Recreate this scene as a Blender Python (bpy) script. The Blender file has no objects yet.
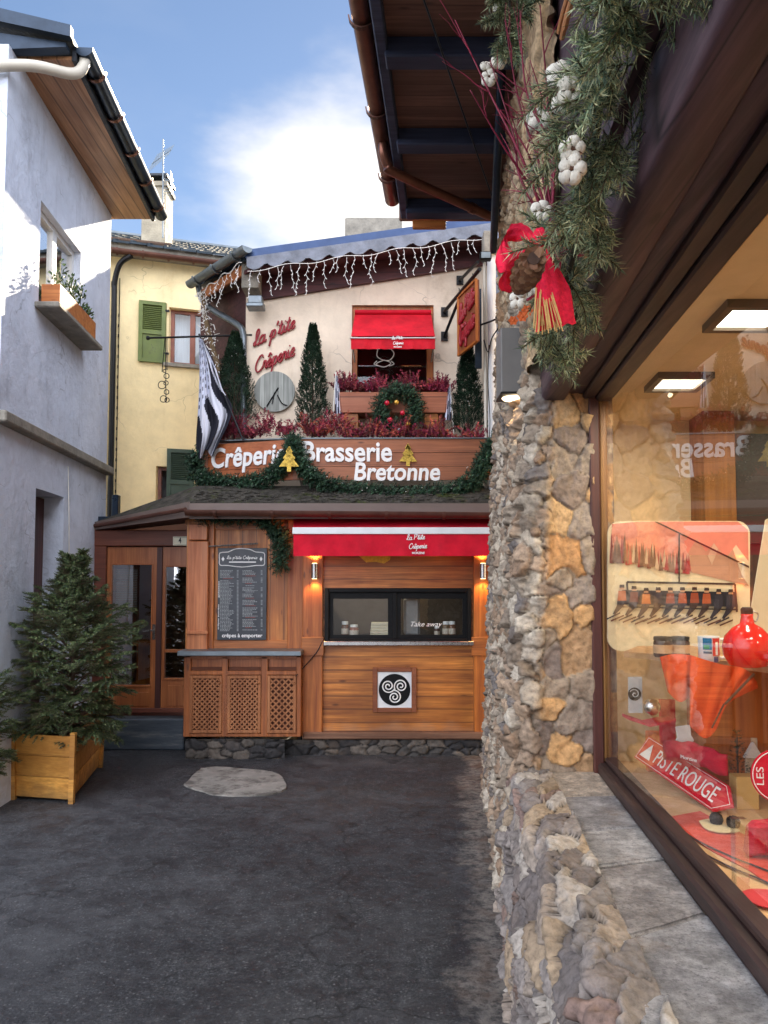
import bpy, bmesh, math, random
import numpy as np
from mathutils import Vector, Matrix
random.seed(7)
R = math.radians
C = bpy.context.scene.collection
S = bpy.context.scene
# ------------------------------------------------------------------ camera, sky, sun, exposure
FPX, CAMZ, PITCH, PPY = 740.0, 2.0, R(3.0), 547.0
cd = bpy.data.cameras.new("camera"); cam = bpy.data.objects.new("camera", cd); C.objects.link(cam)
cam.location = (0, 0, CAMZ); cam.rotation_euler = (R(90) + PITCH, 0, 0)
cd.sensor_fit = 'VERTICAL'; cd.sensor_height = 36; cd.lens = 36 * FPX / 1024
cd.shift_y = (PPY - 512) / 1024; cd.clip_end = 1000; cd.clip_start = 0.05
S.camera = cam
SUN_EL, SUN_AZ = R(29.5), R(11.5)                       # azimuth measured from +Y towards +X
w = bpy.data.worlds.new("World"); S.world = w; w.use_nodes = True
wn = w.node_tree.nodes; wl = w.node_tree.links; wn.clear()
def WN(t, **k):
    n = wn.new(t)
    for a, b in k.items(): setattr(n, a, b)
    return n
sky = WN('ShaderNodeTexSky', sky_type='NISHITA', sun_disc=False, sun_elevation=SUN_EL, sun_rotation=SUN_AZ,
         air_density=1.0, dust_density=0.05, ozone_density=3.0)
tc = WN('ShaderNodeTexCoord'); nz = WN('ShaderNodeTexNoise'); nz.inputs['Scale'].default_value = 2.6
nz.inputs['Detail'].default_value = 6; nz.inputs['Roughness'].default_value = .55
mp = WN('ShaderNodeMapping'); mp.inputs['Scale'].default_value = (1, 1, 2.2)
wl.new(tc.outputs['Generated'], mp.inputs['Vector']); wl.new(mp.outputs[0], nz.inputs['Vector'])
cr = WN('ShaderNodeValToRGB'); cr.color_ramp.elements[0].position = .44; cr.color_ramp.elements[1].position = .75
wl.new(nz.outputs['Fac'], cr.inputs[0])
gl = WN('ShaderNodeVectorMath', operation='DOT_PRODUCT')       # closeness to the bright cloud bank low ahead
cdir = Vector((-.03, 1, .50)).normalized(); gl.inputs[1].default_value = cdir
wl.new(tc.outputs['Generated'], gl.inputs[0])
g2 = WN('ShaderNodeMapRange'); g2.inputs['From Min'].default_value = .970; g2.inputs['From Max'].default_value = 1.0
g2.inputs['To Min'].default_value = .0; g2.inputs['To Max'].default_value = 1.15; g2.interpolation_type = 'SMOOTHSTEP'
wob = WN('ShaderNodeMath', operation='MULTIPLY_ADD'); wob.inputs[1].default_value = .07; wl.new(nz.outputs['Fac'], wob.inputs[0])
wb2 = WN('ShaderNodeMath', operation='SUBTRACT'); wl.new(gl.outputs['Value'], wob.inputs[2]); wl.new(wob.outputs[0], wb2.inputs[0]); wb2.inputs[1].default_value = .038
wl.new(wb2.outputs[0], g2.inputs['Value'])
ad = WN('ShaderNodeMath', operation='MULTIPLY_ADD', use_clamp=True); ad.inputs[1].default_value = .09
wl.new(cr.outputs[0], ad.inputs[0]); wl.new(g2.outputs[0], ad.inputs[2])
mx = WN('ShaderNodeMix', data_type='RGBA')
wl.new(ad.outputs[0], mx.inputs['Factor']); wl.new(sky.outputs[0], mx.inputs['A'])
mx.inputs['B'].default_value = (7.2, 7.6, 7.8, 1)
# unseen bright cloud veil added behind the camera to lift the ambient light; the clear part ahead is deep blue
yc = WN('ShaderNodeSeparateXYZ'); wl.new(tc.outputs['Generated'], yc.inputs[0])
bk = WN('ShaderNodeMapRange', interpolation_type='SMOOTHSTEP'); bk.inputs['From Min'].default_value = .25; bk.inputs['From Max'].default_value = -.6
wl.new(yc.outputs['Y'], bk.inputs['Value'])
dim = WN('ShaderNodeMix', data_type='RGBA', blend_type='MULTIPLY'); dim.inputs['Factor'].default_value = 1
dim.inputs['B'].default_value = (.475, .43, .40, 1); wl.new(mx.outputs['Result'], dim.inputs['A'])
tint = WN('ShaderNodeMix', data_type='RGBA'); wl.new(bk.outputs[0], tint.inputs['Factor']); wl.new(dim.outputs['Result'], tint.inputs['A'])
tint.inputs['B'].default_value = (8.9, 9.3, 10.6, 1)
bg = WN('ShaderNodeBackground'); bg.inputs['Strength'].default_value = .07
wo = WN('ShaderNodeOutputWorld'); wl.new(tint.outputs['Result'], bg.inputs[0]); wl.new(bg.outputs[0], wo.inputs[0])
sd = bpy.data.lights.new("sun", 'SUN'); sd.energy = 4.2; sd.angle = R(.6); sd.color = (1, .85, .64)
so = bpy.data.objects.new("sun", sd); C.objects.link(so)
sv = Vector((math.sin(SUN_AZ) * math.cos(SUN_EL), math.cos(SUN_AZ) * math.cos(SUN_EL), math.sin(SUN_EL)))
so.rotation_euler = sv.to_track_quat('Z', 'Y').to_euler(); so.location = (6, 20, 14)
S.view_settings.view_transform = 'Standard'; S.view_settings.look = 'None'
S.view_settings.exposure = 2.52; S.view_settings.gamma = 1.0; S.view_settings.use_curve_mapping = False
S.render.engine = 'CYCLES'; S.cycles.max_bounces = 8; S.cycles.transparent_max_bounces = 12

# ------------------------------------------------------------------ measuring
def ray(px, py):
    a = (px - 384) / FPX; b = (PPY - py) / FPX
    return Vector((a, math.cos(PITCH) - b * math.sin(PITCH), math.sin(PITCH) + b * math.cos(PITCH)))
O = Vector((0, 0, CAMZ))
def W(px, py, Y):
    r = ray(px, py); return O + r * (Y / r.y)
def hit(px, py, P0, N):
    r = ray(px, py); P0 = Vector(P0); N = Vector(N); return O + r * ((P0 - O).dot(N) / r.dot(N))
KS, KL, LW = .0967, -.069, -3.0
def SP(d, s, z): return Vector((d + KS * s, s, z))            # shop frame: d across, s along its wall
def LP(d, s, z): return Vector((LW + d + KL * s, s, z))       # left house frame
def hitS(px, py, d): return hit(px, py, SP(d, 0, 0), (1, -KS, 0))
def hitL(px, py, d=0): return hit(px, py, LP(d, 0, 0), (1, -KL, 0))
def XZ(px, py, Y): p = W(px, py, Y); return p.x, p.z

# ------------------------------------------------------------------ mesh builder
class MB:
    def __init__(s): s.v = []; s.f = []; s.c = []
    def add(s, vs, fs, c=None):
        n = len(s.v); s.v += [tuple(p) for p in vs]
        s.f += [tuple(i + n for i in f) for f in fs]
        if c is not None: s.c += [c] * len(fs)
        return s
    def box(s, x0, x1, y0, y1, z0, z1, fn=None, c=None):
        p = [(x, y, z) for z in (z0, z1) for y in (y0, y1) for x in (x0, x1)]
        if fn: p = [fn(*q) for q in p]
        return s.add(p, [(0, 2, 3, 1), (4, 5, 7, 6), (0, 1, 5, 4), (2, 6, 7, 3), (0, 4, 6, 2), (1, 3, 7, 5)], c)
    def bbox(s, x0, x1, y0, y1, z0, z1, b=.01, fn=None, c=None):     # box with bevelled long edges (all 12, via 3 nested rings)
        b = min(b, abs(x1-x0)*.45, abs(y1-y0)*.45, abs(z1-z0)*.45)
        bm = bmesh.new(); r = bmesh.ops.create_cube(bm, size=1)
        for q in bm.verts: q.co = Vector(((x0+x1)/2 + q.co.x*(x1-x0), (y0+y1)/2 + q.co.y*(y1-y0), (z0+z1)/2 + q.co.z*(z1-z0)))
        bmesh.ops.bevel(bm, geom=bm.edges[:], offset=b, segments=1, affect='EDGES')
        vs = [tuple(q.co) for q in bm.verts]; bm.verts.index_update()
        fs = [tuple(q.index for q in f.verts) for f in bm.faces]; bm.free()
        if fn: vs = [fn(*q) for q in vs]
        return s.add(vs, fs, c)
    def prism(s, pts, off, c=None):
        n = len(pts); off = Vector(off); P = [Vector(p) for p in pts]
        fs = [tuple(range(n))[::-1], tuple(range(n, 2*n))] + [(i, (i+1) % n, n+(i+1) % n, n+i) for i in range(n)]
        return s.add(P + [p + off for p in P], fs, c)
    def poly(s, pts, c=None): return s.add(pts, [tuple(range(len(pts)))], c)
    def tube(s, pts, r, n=6, c=None, cap=True, flat=None):
        P = [Vector(p) for p in pts]; m = len(P); base = len(s.v); prev = None; vs = []
        for i, p in enumerate(P):
            t = (P[min(i+1, m-1)] - P[max(i-1, 0)]);  t = t.normalized() if t.length > 1e-9 else Vector((0, 0, 1))
            if prev is None:
                a = t.orthogonal().normalized()
            else:
                a = prev - t * prev.dot(t); a = a.normalized() if a.length > 1e-6 else t.orthogonal().normalized()
            prev = a; b = t.cross(a); rr = r(i/(m-1)) if callable(r) else r
            for k in range(n):
                an = 2*math.pi*k/n; o = (a*math.cos(an) + b*math.sin(an))*rr
                if flat: o = o - flat * o.dot(flat) * .6
                vs.append(p + o)
        fs = [(i*n+k, i*n+(k+1) % n, (i+1)*n+(k+1) % n, (i+1)*n+k) for i in range(m-1) for k in range(n)]
        if cap: fs += [tuple(range(n))[::-1], tuple(range((m-1)*n, m*n))]
        return s.add(vs, fs, c)
    def lathe(s, c0, prof, n=20, ax=None, c=None):
        c0 = Vector(c0); q = Vector(ax).to_track_quat('Z', 'Y') if ax else None; vs = []
        for (r, z) in prof:
            for k in range(n):
                an = 2*math.pi*k/n; p = Vector((r*math.cos(an), r*math.sin(an), z))
                vs.append(c0 + (q @ p if q else p))
        m = len(prof)
        fs = [(i*n+k, i*n+(k+1) % n, (i+1)*n+(k+1) % n, (i+1)*n+k) for i in range(m-1) for k in range(n)]
        fs += [tuple(range(n))[::-1], tuple(range((m-1)*n, m*n))]
        return s.add(vs, fs, c)
    def ball(s, c0, r, n=10, sc=(1, 1, 1), c=None, jit=0):
        c0 = Vector(c0); m = n//2+1; vs = [c0 + Vector((0, 0, -r*sc[2]))]
        for i in range(1, m):
            th = math.pi*i/m
            for k in range(n):
                ph = 2*math.pi*k/n; j = 1 + random.uniform(-jit, jit)
                vs.append(c0 + Vector((r*sc[0]*math.sin(th)*math.cos(ph), r*sc[1]*math.sin(th)*math.sin(ph), -r*sc[2]*math.cos(th)))*j)
        vs.append(c0 + Vector((0, 0, r*sc[2]))); L = len(vs)-1
        fs = [(0, 1+(k+1) % n, 1+k) for k in range(n)] + [(L, 1+(m-2)*n+k, 1+(m-2)*n+(k+1) % n) for k in range(n)]
        fs += [(1+i*n+k, 1+i*n+(k+1) % n, 1+(i+1)*n+(k+1) % n, 1+(i+1)*n+k) for i in range(m-2) for k in range(n)]
        return s.add(vs, fs, c)
def wloc(o):
    p = Vector((0, 0, 0))
    while o: p += o.location; o = o.parent
    return p
def mesh(name, mb, m, smooth=None, off=Vector((0, 0, 0))):
    me = bpy.data.meshes.new(name)
    me.from_pydata([(x-off[0], y-off[1], z-off[2]) for x, y, z in mb.v], [], mb.f); me.validate()
    if len(mb.v) < 4000:
        bm = bmesh.new(); bm.from_mesh(me); bmesh.ops.recalc_face_normals(bm, faces=bm.faces); bm.to_mesh(me); bm.free()
    if mb.c and len(mb.c) == len(me.polygons):
        a = me.attributes.new('tint', 'FLOAT_COLOR', 'FACE'); a.data.foreach_set('color', np.array([(c, c, c, 1) if isinstance(c, (int, float)) else (*c, 1) for c in mb.c], dtype=np.float32).ravel())
    if smooth is not None:
        me.polygons.foreach_set('use_smooth', [True]*len(me.polygons))
        if smooth < 180: me.set_sharp_from_angle(angle=R(smooth))
    if m: me.materials.append(m)
    return me
def obj(name, mb, m, parent=None, smooth=None, label=None):
    o = bpy.data.objects.new(name, mesh(name, mb, m, smooth)); C.objects.link(o)
    if parent: o.parent = parent; o.location = -wloc(parent)
    if label: o['label'] = label
    return o
def tag(o, label, cat, group=None):
    o['label'] = label; o['category'] = cat
    if group: o['group'] = group
    return o
def thing(name, label, cat, loc, group=None):
    o = bpy.data.objects.new(name, None); C.objects.link(o); o.location = loc; o.empty_display_size = .1
    return tag(o, label, cat, group)
def solo(name, mb, m, label, cat, group=None, smooth=None):
    a = np.array(mb.v); base = Vector(((a[:, 0].min()+a[:, 0].max())/2, (a[:, 1].min()+a[:, 1].max())/2, a[:, 2].min()))
    o = bpy.data.objects.new(name, mesh(name, mb, m, smooth, base)); C.objects.link(o); o.location = base
    return tag(o, label, cat, group)
def struct(name, mb, m, smooth=None):
    o = obj(name, mb, m, None, smooth); o['kind'] = 'structure'; return o
def smooth_path(pts, n=8):
    P = [Vector(p) for p in pts]; out = []
    for i in range(len(P)-1):
        a, b, c, d = P[max(i-1, 0)], P[i], P[i+1], P[min(i+2, len(P)-1)]
        for k in range(n):
            t = k/n
            out.append(.5*((2*b) + (c-a)*t + (2*a-5*b+4*c-d)*t*t + (3*b-a-3*c+d)*t*t*t))
    return out + [P[-1]]

# ------------------------------------------------------------------ materials
def lin(c): return tuple(((x/255)/12.92 if x/255 <= .04045 else ((x/255+.055)/1.055)**2.4) for x in c)
class NT:
    def __init__(s, name):
        s.m = bpy.data.materials.new(name); s.m.use_nodes = True; s.t = s.m.node_tree; s.t.nodes.clear()
        s.out = s.n('ShaderNodeOutputMaterial'); s.b = s.n('ShaderNodeBsdfPrincipled'); s.l(s.b.outputs[0], s.out.inputs[0])
        s.tc = s.n('ShaderNodeTexCoord')
    def n(s, t, **k):
        x = s.t.nodes.new(t)
        for a, b in k.items(): setattr(x, a, b)
        return x
    def l(s, a, b): s.t.links.new(a, b)
    def noise(s, scale, detail=4, rough=.6, vec=None, sc=(1, 1, 1)):
        x = s.n('ShaderNodeTexNoise'); x.inputs['Scale'].default_value = scale; x.inputs['Detail'].default_value = detail
        x.inputs['Roughness'].default_value = rough
        v = vec or s.tc.outputs['Object']
        if sc != (1, 1, 1):
            mpn = s.n('ShaderNodeMapping'); mpn.inputs['Scale'].default_value = sc; s.l(v, mpn.inputs[0]); v = mpn.outputs[0]
        s.l(v, x.inputs['Vector']); return x.outputs['Fac']
    def ramp(s, fac, stops):
        x = s.n('ShaderNodeValToRGB'); e = x.color_ramp.elements
        while len(e) < len(stops): e.new(.5)
        for k, (p, c) in enumerate(stops):
            e[k].position = p; e[k].color = (c, c, c, 1) if isinstance(c, (int, float)) else (*c, 1)
        s.l(fac, x.inputs[0]); return x.outputs[0]
    def mix(s, fac, a, b, bt='MIX'):
        x = s.n('ShaderNodeMix', data_type='RGBA', blend_type=bt)
        for k, q in (('Factor', fac), ('A', a), ('B', b)):
            if hasattr(q, 'links'): s.l(q, x.inputs[k])
            elif k == 'Factor': x.inputs[k].default_value = q
            else: x.inputs[k].default_value = (*q, 1)
        return x.outputs['Result']
    def math(s, op, a, b=0, c=0, clamp=False):
        x = s.n('ShaderNodeMath', operation=op, use_clamp=clamp)
        for k, q in enumerate((a, b, c)):
            if hasattr(q, 'links'): s.l(q, x.inputs[k])
            else: x.inputs[k].default_value = q
        return x.outputs[0]
    def bump(s, h, strength=.4, dist=.01, prev=None):
        x = s.n('ShaderNodeBump'); x.inputs['Strength'].default_value = strength; x.inputs['Distance'].default_value = dist
        s.l(h, x.inputs['Height'])
        if prev: s.l(prev, x.inputs['Normal'])
        s.l(x.outputs[0], s.b.inputs['Normal']); return x.outputs[0]
    def set(s, **k):
        for a, q in k.items():
            i = s.b.inputs[a.replace('_', ' ')]
            if hasattr(q, 'links'): s.l(q, i)
            else: i.default_value = (*q, 1) if isinstance(q, tuple) and len(q) == 3 else q
        return s.m
def plain(name, c, rough=.6, var=.25, scale=6, bump=.2, bs=60, bd=.003, metal=0, spec=.5, sc=(1, 1, 1), dirt=None, attr=False):
    t = NT(name); c = lin(c) if max(c) > 1.001 else c
    d = tuple(x*(1-var) for x in c); e = tuple(min(1, x*(1+var*.6)) for x in c)
    col = t.ramp(t.noise(scale, 5, .65, sc=sc), [(.3, d), (.7, e)])
    if dirt: col = t.mix(t.ramp(t.noise(dirt[1], 7, .7), [(dirt[2], 0.), (dirt[2]+.12, 1.)]), col, lin(dirt[0]))
    if attr:
        a = t.n('ShaderNodeAttribute', attribute_name='tint'); col = t.mix(1, col, a.outputs['Color'], 'MULTIPLY')
    t.set(Base_Color=col, Metallic=metal, Specular_IOR_Level=spec)
    rr = t.ramp(t.noise(scale*1.7, 4), [(.3, max(.02, rough-.08)), (.7, min(1, rough+.08))]); t.set(Roughness=rr)
    if bump: t.bump(t.noise(bs, 4, .6, sc=sc), bump, bd)
    return t.m
def wood(name, c1, c2, grain='X', stack='Z', w=.14, rough=.5, gap=.03, off=0., dark=.25, grime=None, knots=True, bump=.5, coat=0):
    """c1/c2 srgb; boards stacked along `stack` with width w, fibres along `grain`; grooves are bumped"""
    t = NT(name); c1, c2 = lin(c1), lin(c2)
    sep = t.n('ShaderNodeSeparateXYZ'); t.l(t.tc.outputs['Object'], sep.inputs[0])
    sc = [14., 14., 14.]; sc['XYZ'.index(grain)] = .9
    fac = sep.outputs[stack]
    u = t.math('DIVIDE', t.math('ADD', fac, off + 50), w); fl = t.math('FLOOR', u); fr = t.math('FRACT', u)
    wnz = t.n('ShaderNodeTexWhiteNoise', noise_dimensions='1D'); t.l(fl, wnz.inputs['W'])
    shift = t.n('ShaderNodeVectorMath', operation='MULTIPLY_ADD'); t.l(wnz.outputs['Color'], shift.inputs[0]); shift.inputs[1].default_value = (7, 7, 7)
    t.l(t.tc.outputs['Object'], shift.inputs[2])
    g = t.noise(1.0, 8, .65, shift.outputs[0], tuple(sc))
    sc2 = [60., 60., 60.]; sc2['XYZ'.index(grain)] = 2.
    g2_ = t.noise(1.0, 3, .5, shift.outputs[0], tuple(sc2))
    big = t.noise(1.3, 3, .6)
    col = t.ramp(g, [(.32, tuple(x*.8 for x in c1)), (.5, tuple((a+b)/2 for a, b in zip(c1, c2))), (.68, c2)])
    col = t.mix(t.ramp(g2_, [(.35, .45), (.65, 0.)]), col, tuple(x*.45 for x in c1))
    col = t.mix(t.math('MULTIPLY', wnz.outputs['Value'], dark+.25), col, tuple(x*.45 for x in c1))
    col = t.mix(t.ramp(big, [(.42, 0.), (.68, .6)]), col, tuple(x*.55 for x in c1))
    if knots:
        vo = t.n('ShaderNodeTexVoronoi'); vo.inputs['Scale'].default_value = 1.0
        sk = [7., 7., 7.]; sk['XYZ'.index(grain)] = 2.2
        mk = t.n('ShaderNodeMapping'); mk.inputs['Scale'].default_value = tuple(sk); t.l(shift.outputs[0], mk.inputs[0]); t.l(mk.outputs[0], vo.inputs['Vector'])
        col = t.mix(t.ramp(vo.outputs['Distance'], [(.06, .85), (.13, 0.)]), col, tuple(x*.3 for x in c1))
    if grime:                                          # weathering splashed up from the ground
        z = t.math('ADD', sep.outputs['Z'], t.math('MULTIPLY', t.noise(5, 5), .35))
        col = t.mix(t.ramp(z, [(grime[1], .8), (grime[1]+.22, 0.)]), col, lin(grime[0]))
    e = t.math('ABSOLUTE', t.math('SUBTRACT', fr, .5)); groove = t.ramp(e, [(.5-gap, 0.), (.5, 1.)])
    if w < 5: col = t.mix(t.math('MULTIPLY', groove, .8), col, tuple(x*.12 for x in c1))
    t.set(Base_Color=col, Coat_Weight=coat, Coat_Roughness=.35)
    t.set(Roughness=t.ramp(g, [(.2, rough+.12), (.8, rough-.1)]))
    b1 = t.bump(g2_, .25*bump, .003)
    if w < 5: t.bump(groove, -1.0*bump, .01, b1); t.t.nodes[-1].invert = False
    return t.m
def emis(name, c, s):
    t = NT(name); t.set(Base_Color=c, Emission_Color=c, Emission_Strength=s); return t.m
def glassmat(name, tintc=(.95, .97, .96), boost=1.0, base=.0, rough=.0):
    t = NT(name); t.t.nodes.remove(t.b)
    f = t.n('ShaderNodeFresnel'); ge = t.n('ShaderNodeNewGeometry')
    t.l(t.math('MULTIPLY_ADD', ge.outputs['Backfacing'], 1/1.52-1.52, 1.52), f.inputs['IOR'])
    fa = t.math('MULTIPLY_ADD', f.outputs[0], boost, base, True)
    fa = t.math('MULTIPLY', fa, t.math('SUBTRACT', 1.0, ge.outputs['Backfacing']))
    tr = t.n('ShaderNodeBsdfTransparent'); tr.inputs[0].default_value = (*tintc, 1)
    g = t.n('ShaderNodeBsdfGlossy'); g.inputs['Roughness'].default_value = rough; g.inputs[0].default_value = (1, 1, 1, 1)
    x = t.n('ShaderNodeMixShader'); t.l(fa, x.inputs[0]); t.l(tr.outputs[0], x.inputs[1]); t.l(g.outputs[0], x.inputs[2]); t.l(x.outputs[0], t.out.inputs[0])
    return t.m
def attrmat(name, rough=.6, scale=30, var=.25, trans=0, bump=.3, bs=90, bd=.003, spec=.3, big=None):
    t = NT(name); a = t.n('ShaderNodeAttribute', attribute_name='tint')
    k = t.ramp(t.noise(scale, 6, .7), [(.28, 1-var*1.6), (.5, 1.), (.75, 1+var)])
    col = t.mix(1, a.outputs['Color'], k, 'MULTIPLY')
    if big: col = t.mix(t.ramp(t.noise(big[0], 6, .7), [(big[1], 0.), (big[1]+.15, big[2])]), col, lin(big[3]))
    t.set(Base_Color=col, Roughness=rough, Specular_IOR_Level=spec)
    if bump: t.bump(t.noise(bs, 6, .65), bump, bd)
    return t.m
M = {}
# plaster with trowel relief and stains
def plaster(name, c, stain, bump=.5, st=.56, bd=.012):
    t = NT(name); c = lin(c)
    col = t.ramp(t.noise(3, 6, .7), [(.3, tuple(x*.86 for x in c)), (.7, tuple(min(1, x*1.06) for x in c))])
    col = t.mix(t.ramp(t.noise(1.1, 8, .75), [(st, 0.), (st+.14, .65)]), col, lin(stain))
    col = t.mix(t.ramp(t.noise(1.0, 8, .75, sc=(6, 6, .7)), [(.54, 0.), (.74, .45)]), col, lin(stain))
    vo = t.n('ShaderNodeTexVoronoi', feature='DISTANCE_TO_EDGE'); vo.inputs['Scale'].default_value = 1.1
    wv = t.n('ShaderNodeVectorMath', operation='MULTIPLY_ADD'); nn = t.n('ShaderNodeTexNoise'); nn.inputs['Scale'].default_value = 3
    t.l(t.tc.outputs['Object'], nn.inputs['Vector']); t.l(nn.outputs['Color'], wv.inputs[0]); wv.inputs[1].default_value = (.5, .5, .5); t.l(t.tc.outputs['Object'], wv.inputs[2]); t.l(wv.outputs[0], vo.inputs['Vector'])
    crack = t.math('MULTIPLY', t.ramp(vo.outputs['Distance'], [(.0, 1.), (.006, 0.)]), t.ramp(t.noise(1.4, 2), [(.48, 0.), (.58, .8)]))
    col = t.mix(crack, col, tuple(x*.45 for x in c))
    t.set(Base_Color=col, Roughness=.9, Specular_IOR_Level=.15)
    b = t.bump(t.noise(9, 8, .62), bump, bd*1.6); t.bump(t.noise(70, 4, .6), bump*.8, bd*.35, b)
    return t.m
M['plaster_white'] = plaster('white_render', (212, 219, 232), (156, 160, 170), 1.0, .53)
M['plaster_yellow'] = plaster('yellow_render', (240, 220, 172), (214, 186, 136), .35, .6)
M['plaster_cream'] = plaster('cream_render', (238, 220, 196), (196, 174, 148), .35, .58)
M['facade_h'] = wood('larch_boards_horizontal', (152, 80, 22), (248, 162, 74), 'X', 'Z', .155, .42, .065, grime=((140, 114, 94), .34))
M['facade_v'] = wood('larch_boards_vertical', (162, 86, 28), (248, 164, 78), 'Z', 'X', .17, .45, .06)
M['post'] = wood('larch_post', (164, 84, 28), (240, 148, 64), 'Z', 'X', 60., .45, grime=((132, 104, 84), .22))
M['post_pale'] = wood('salmon_post', (196, 112, 66), (232, 152, 98), 'Z', 'X', 60., .5, knots=False)  # pinkish salmon wood, its own colour
M['rail'] = wood('larch_rail', (156, 84, 32), (228, 140, 64), 'X', 'Z', 60., .45)
M['door_wood'] = wood('door_oak', (162, 88, 44), (214, 136, 80), 'Z', 'X', 60., .4, knots=False)
M['sign_wood'] = wood('sign_boards', (160, 92, 56), (216, 138, 90), 'X', 'Z', .172, .5, .02, off=.02)
M['counter_wood'] = wood('counter_boards', (146, 76, 28), (216, 126, 56), 'Z', 'X', 60., .45)
M['lattice'] = wood('lattice_wood', (158, 92, 48), (208, 138, 84), 'Z', 'X', 60., .6, knots=False)
M['beam_dark'] = wood('stained_beam', (66, 44, 52), (112, 82, 88), 'Y', 'X', .145, .55, .035, off=.02)
M['frame_dark'] = wood('dark_window_frame', (50, 34, 32), (88, 64, 56), 'Y', 'Z', 60., .5, knots=False)
M['frame_red'] = wood('red_brown_jamb', (70, 34, 28), (104, 54, 42), 'Z', 'X', 60., .5, knots=False)
M['soffit_brown'] = wood('soffit_boards', (112, 78, 68), (166, 120, 100), 'X', 'Y', .13, .6, .03)
M['rafter'] = wood('tarred_rafter', (42, 52, 80), (80, 92, 122), 'X', 'Z', 60., .6)
M['soffit_left'] = wood('varnished_soffit', (178, 124, 84), (220, 168, 120), 'Y', 'X', .14, .45, .09, knots=False)
M['maroon'] = wood('maroon_boards', (70, 28, 30), (104, 44, 42), 'X', 'Z', .16, .6, .03)
M['planter'] = wood('planter_boards', (186, 124, 44), (232, 172, 84), 'X', 'Z', .225, .6, .02, off=.0)
M['orange_board'] = wood('orange_board', (188, 104, 46), (226, 146, 74), 'X', 'Z', 60., .5)
M['winbox'] = wood('window_box_wood', (190, 100, 48), (224, 138, 78), 'Y', 'Z', 60., .5, knots=False)
M['metal_dark'] = plain('blue_black_gutter', (46, 58, 72), .35, .3, 5, .1, metal=.6)
M['zinc'] = plain('zinc', (120, 128, 132), .42, .25, 4, .15, metal=.8, dirt=((90, 84, 78), 3, .6))
M['copper'] = plain('brown_copper', (124, 82, 66), .36, .3, 5, .15, metal=.75, dirt=((70, 46, 40), 4, .6))
M['brown_gutter'] = plain('brown_gutter', (96, 62, 50), .45, .3, 5, .2, metal=.4)
M['pvc'] = plain('cream_pvc', (206, 198, 180), .4, .12, 3, .05, dirt=((150, 120, 100), 4, .66))
M['black_metal'] = plain('black_iron', (26, 26, 28), .45, .3, 20, .2, metal=.5)
M['black_frame'] = plain('black_aluminium', (12, 12, 13), .5, .1, 10, 0, spec=.2)
M['steel'] = plain('brushed_steel', (170, 168, 164), .3, .15, 40, .1, metal=1., sc=(1, 1, .05))
M['white_paint'] = plain('white_paint', (222, 222, 220), .4, .08, 5, .08)
M['white_letter'] = plain('white_letter', (236, 234, 230), .4, .05, 8, .05)
M['red_letter'] = plain('dark_red_letter', (150, 22, 34), .4, .2, 12, .1)
M['red_canvas'] = plain('red_canvas', (206, 22, 46), .75, .28, 3.5, .4, 180, .001, spec=.2)
M['red_canvas2'] = plain('red_canvas_faded', (200, 26, 42), .75, .28, 5, .4, 180, .001, spec=.2)
M['green_shutter'] = plain('olive_paint', (94, 108, 44), .5, .25, 5, .2, 30, sc=(1, 1, 1), dirt=((60, 64, 34), 5, .6))
M['dgreen_shutter'] = plain('dark_green_paint', (44, 66, 50), .5, .25, 5, .2, 30)
M['brown_window'] = plain('brown_window', (130, 72, 48), .45, .25, 6, .1)
M['curtain'] = plain('net_curtain', (206, 212, 224), .9, .12, 6, .3, 20, sc=(8, 8, .3))
M['dark_room'] = plain('unlit_interior', (44, 34, 30), .9, .3, 3, 0)
M['slate_black'] = plain('slate_roof', (44, 48, 54), .55, .35, 4, .5, 25, .02)
M['stone_grey'] = plain('grey_stone', (142, 136, 124), .85, .35, 6, .7, 22, .02)
M['concrete'] = plain('concrete', (150, 146, 138), .85, .2, 5, .5, 60, .004, dirt=((110, 104, 96), 5, .56))
M['leaf'] = attrmat('evergreen_needles', .55, 3, .3, bump=0, spec=.3)
M['bark'] = plain('bark', (82, 62, 48), .9, .4, 14, .8, 30, .01, sc=(1, 1, .3))
M['flat'] = attrmat('painted_tones', .5, 14, .08, bump=.05, bs=60)
M['cloth'] = attrmat('woven_fabric', .85, 10, .1, bump=.5, bs=260, bd=.001)
M['glass'] = glassmat('window_glass', boost=1.3, base=.01)
M['glass_shop'] = glassmat('shop_glass', boost=1.25, base=.03)
M['glass_door'] = glassmat('door_glass', (.85, .87, .85), boost=2.0, base=.30)
M['gold'] = plain('gold_glitter', (206, 172, 74), .35, .45, 60, .9, 120, .004, metal=.6)
M['wire_white'] = plain('white_wire', (228, 224, 214), .5, .1, 10, 0)
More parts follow.
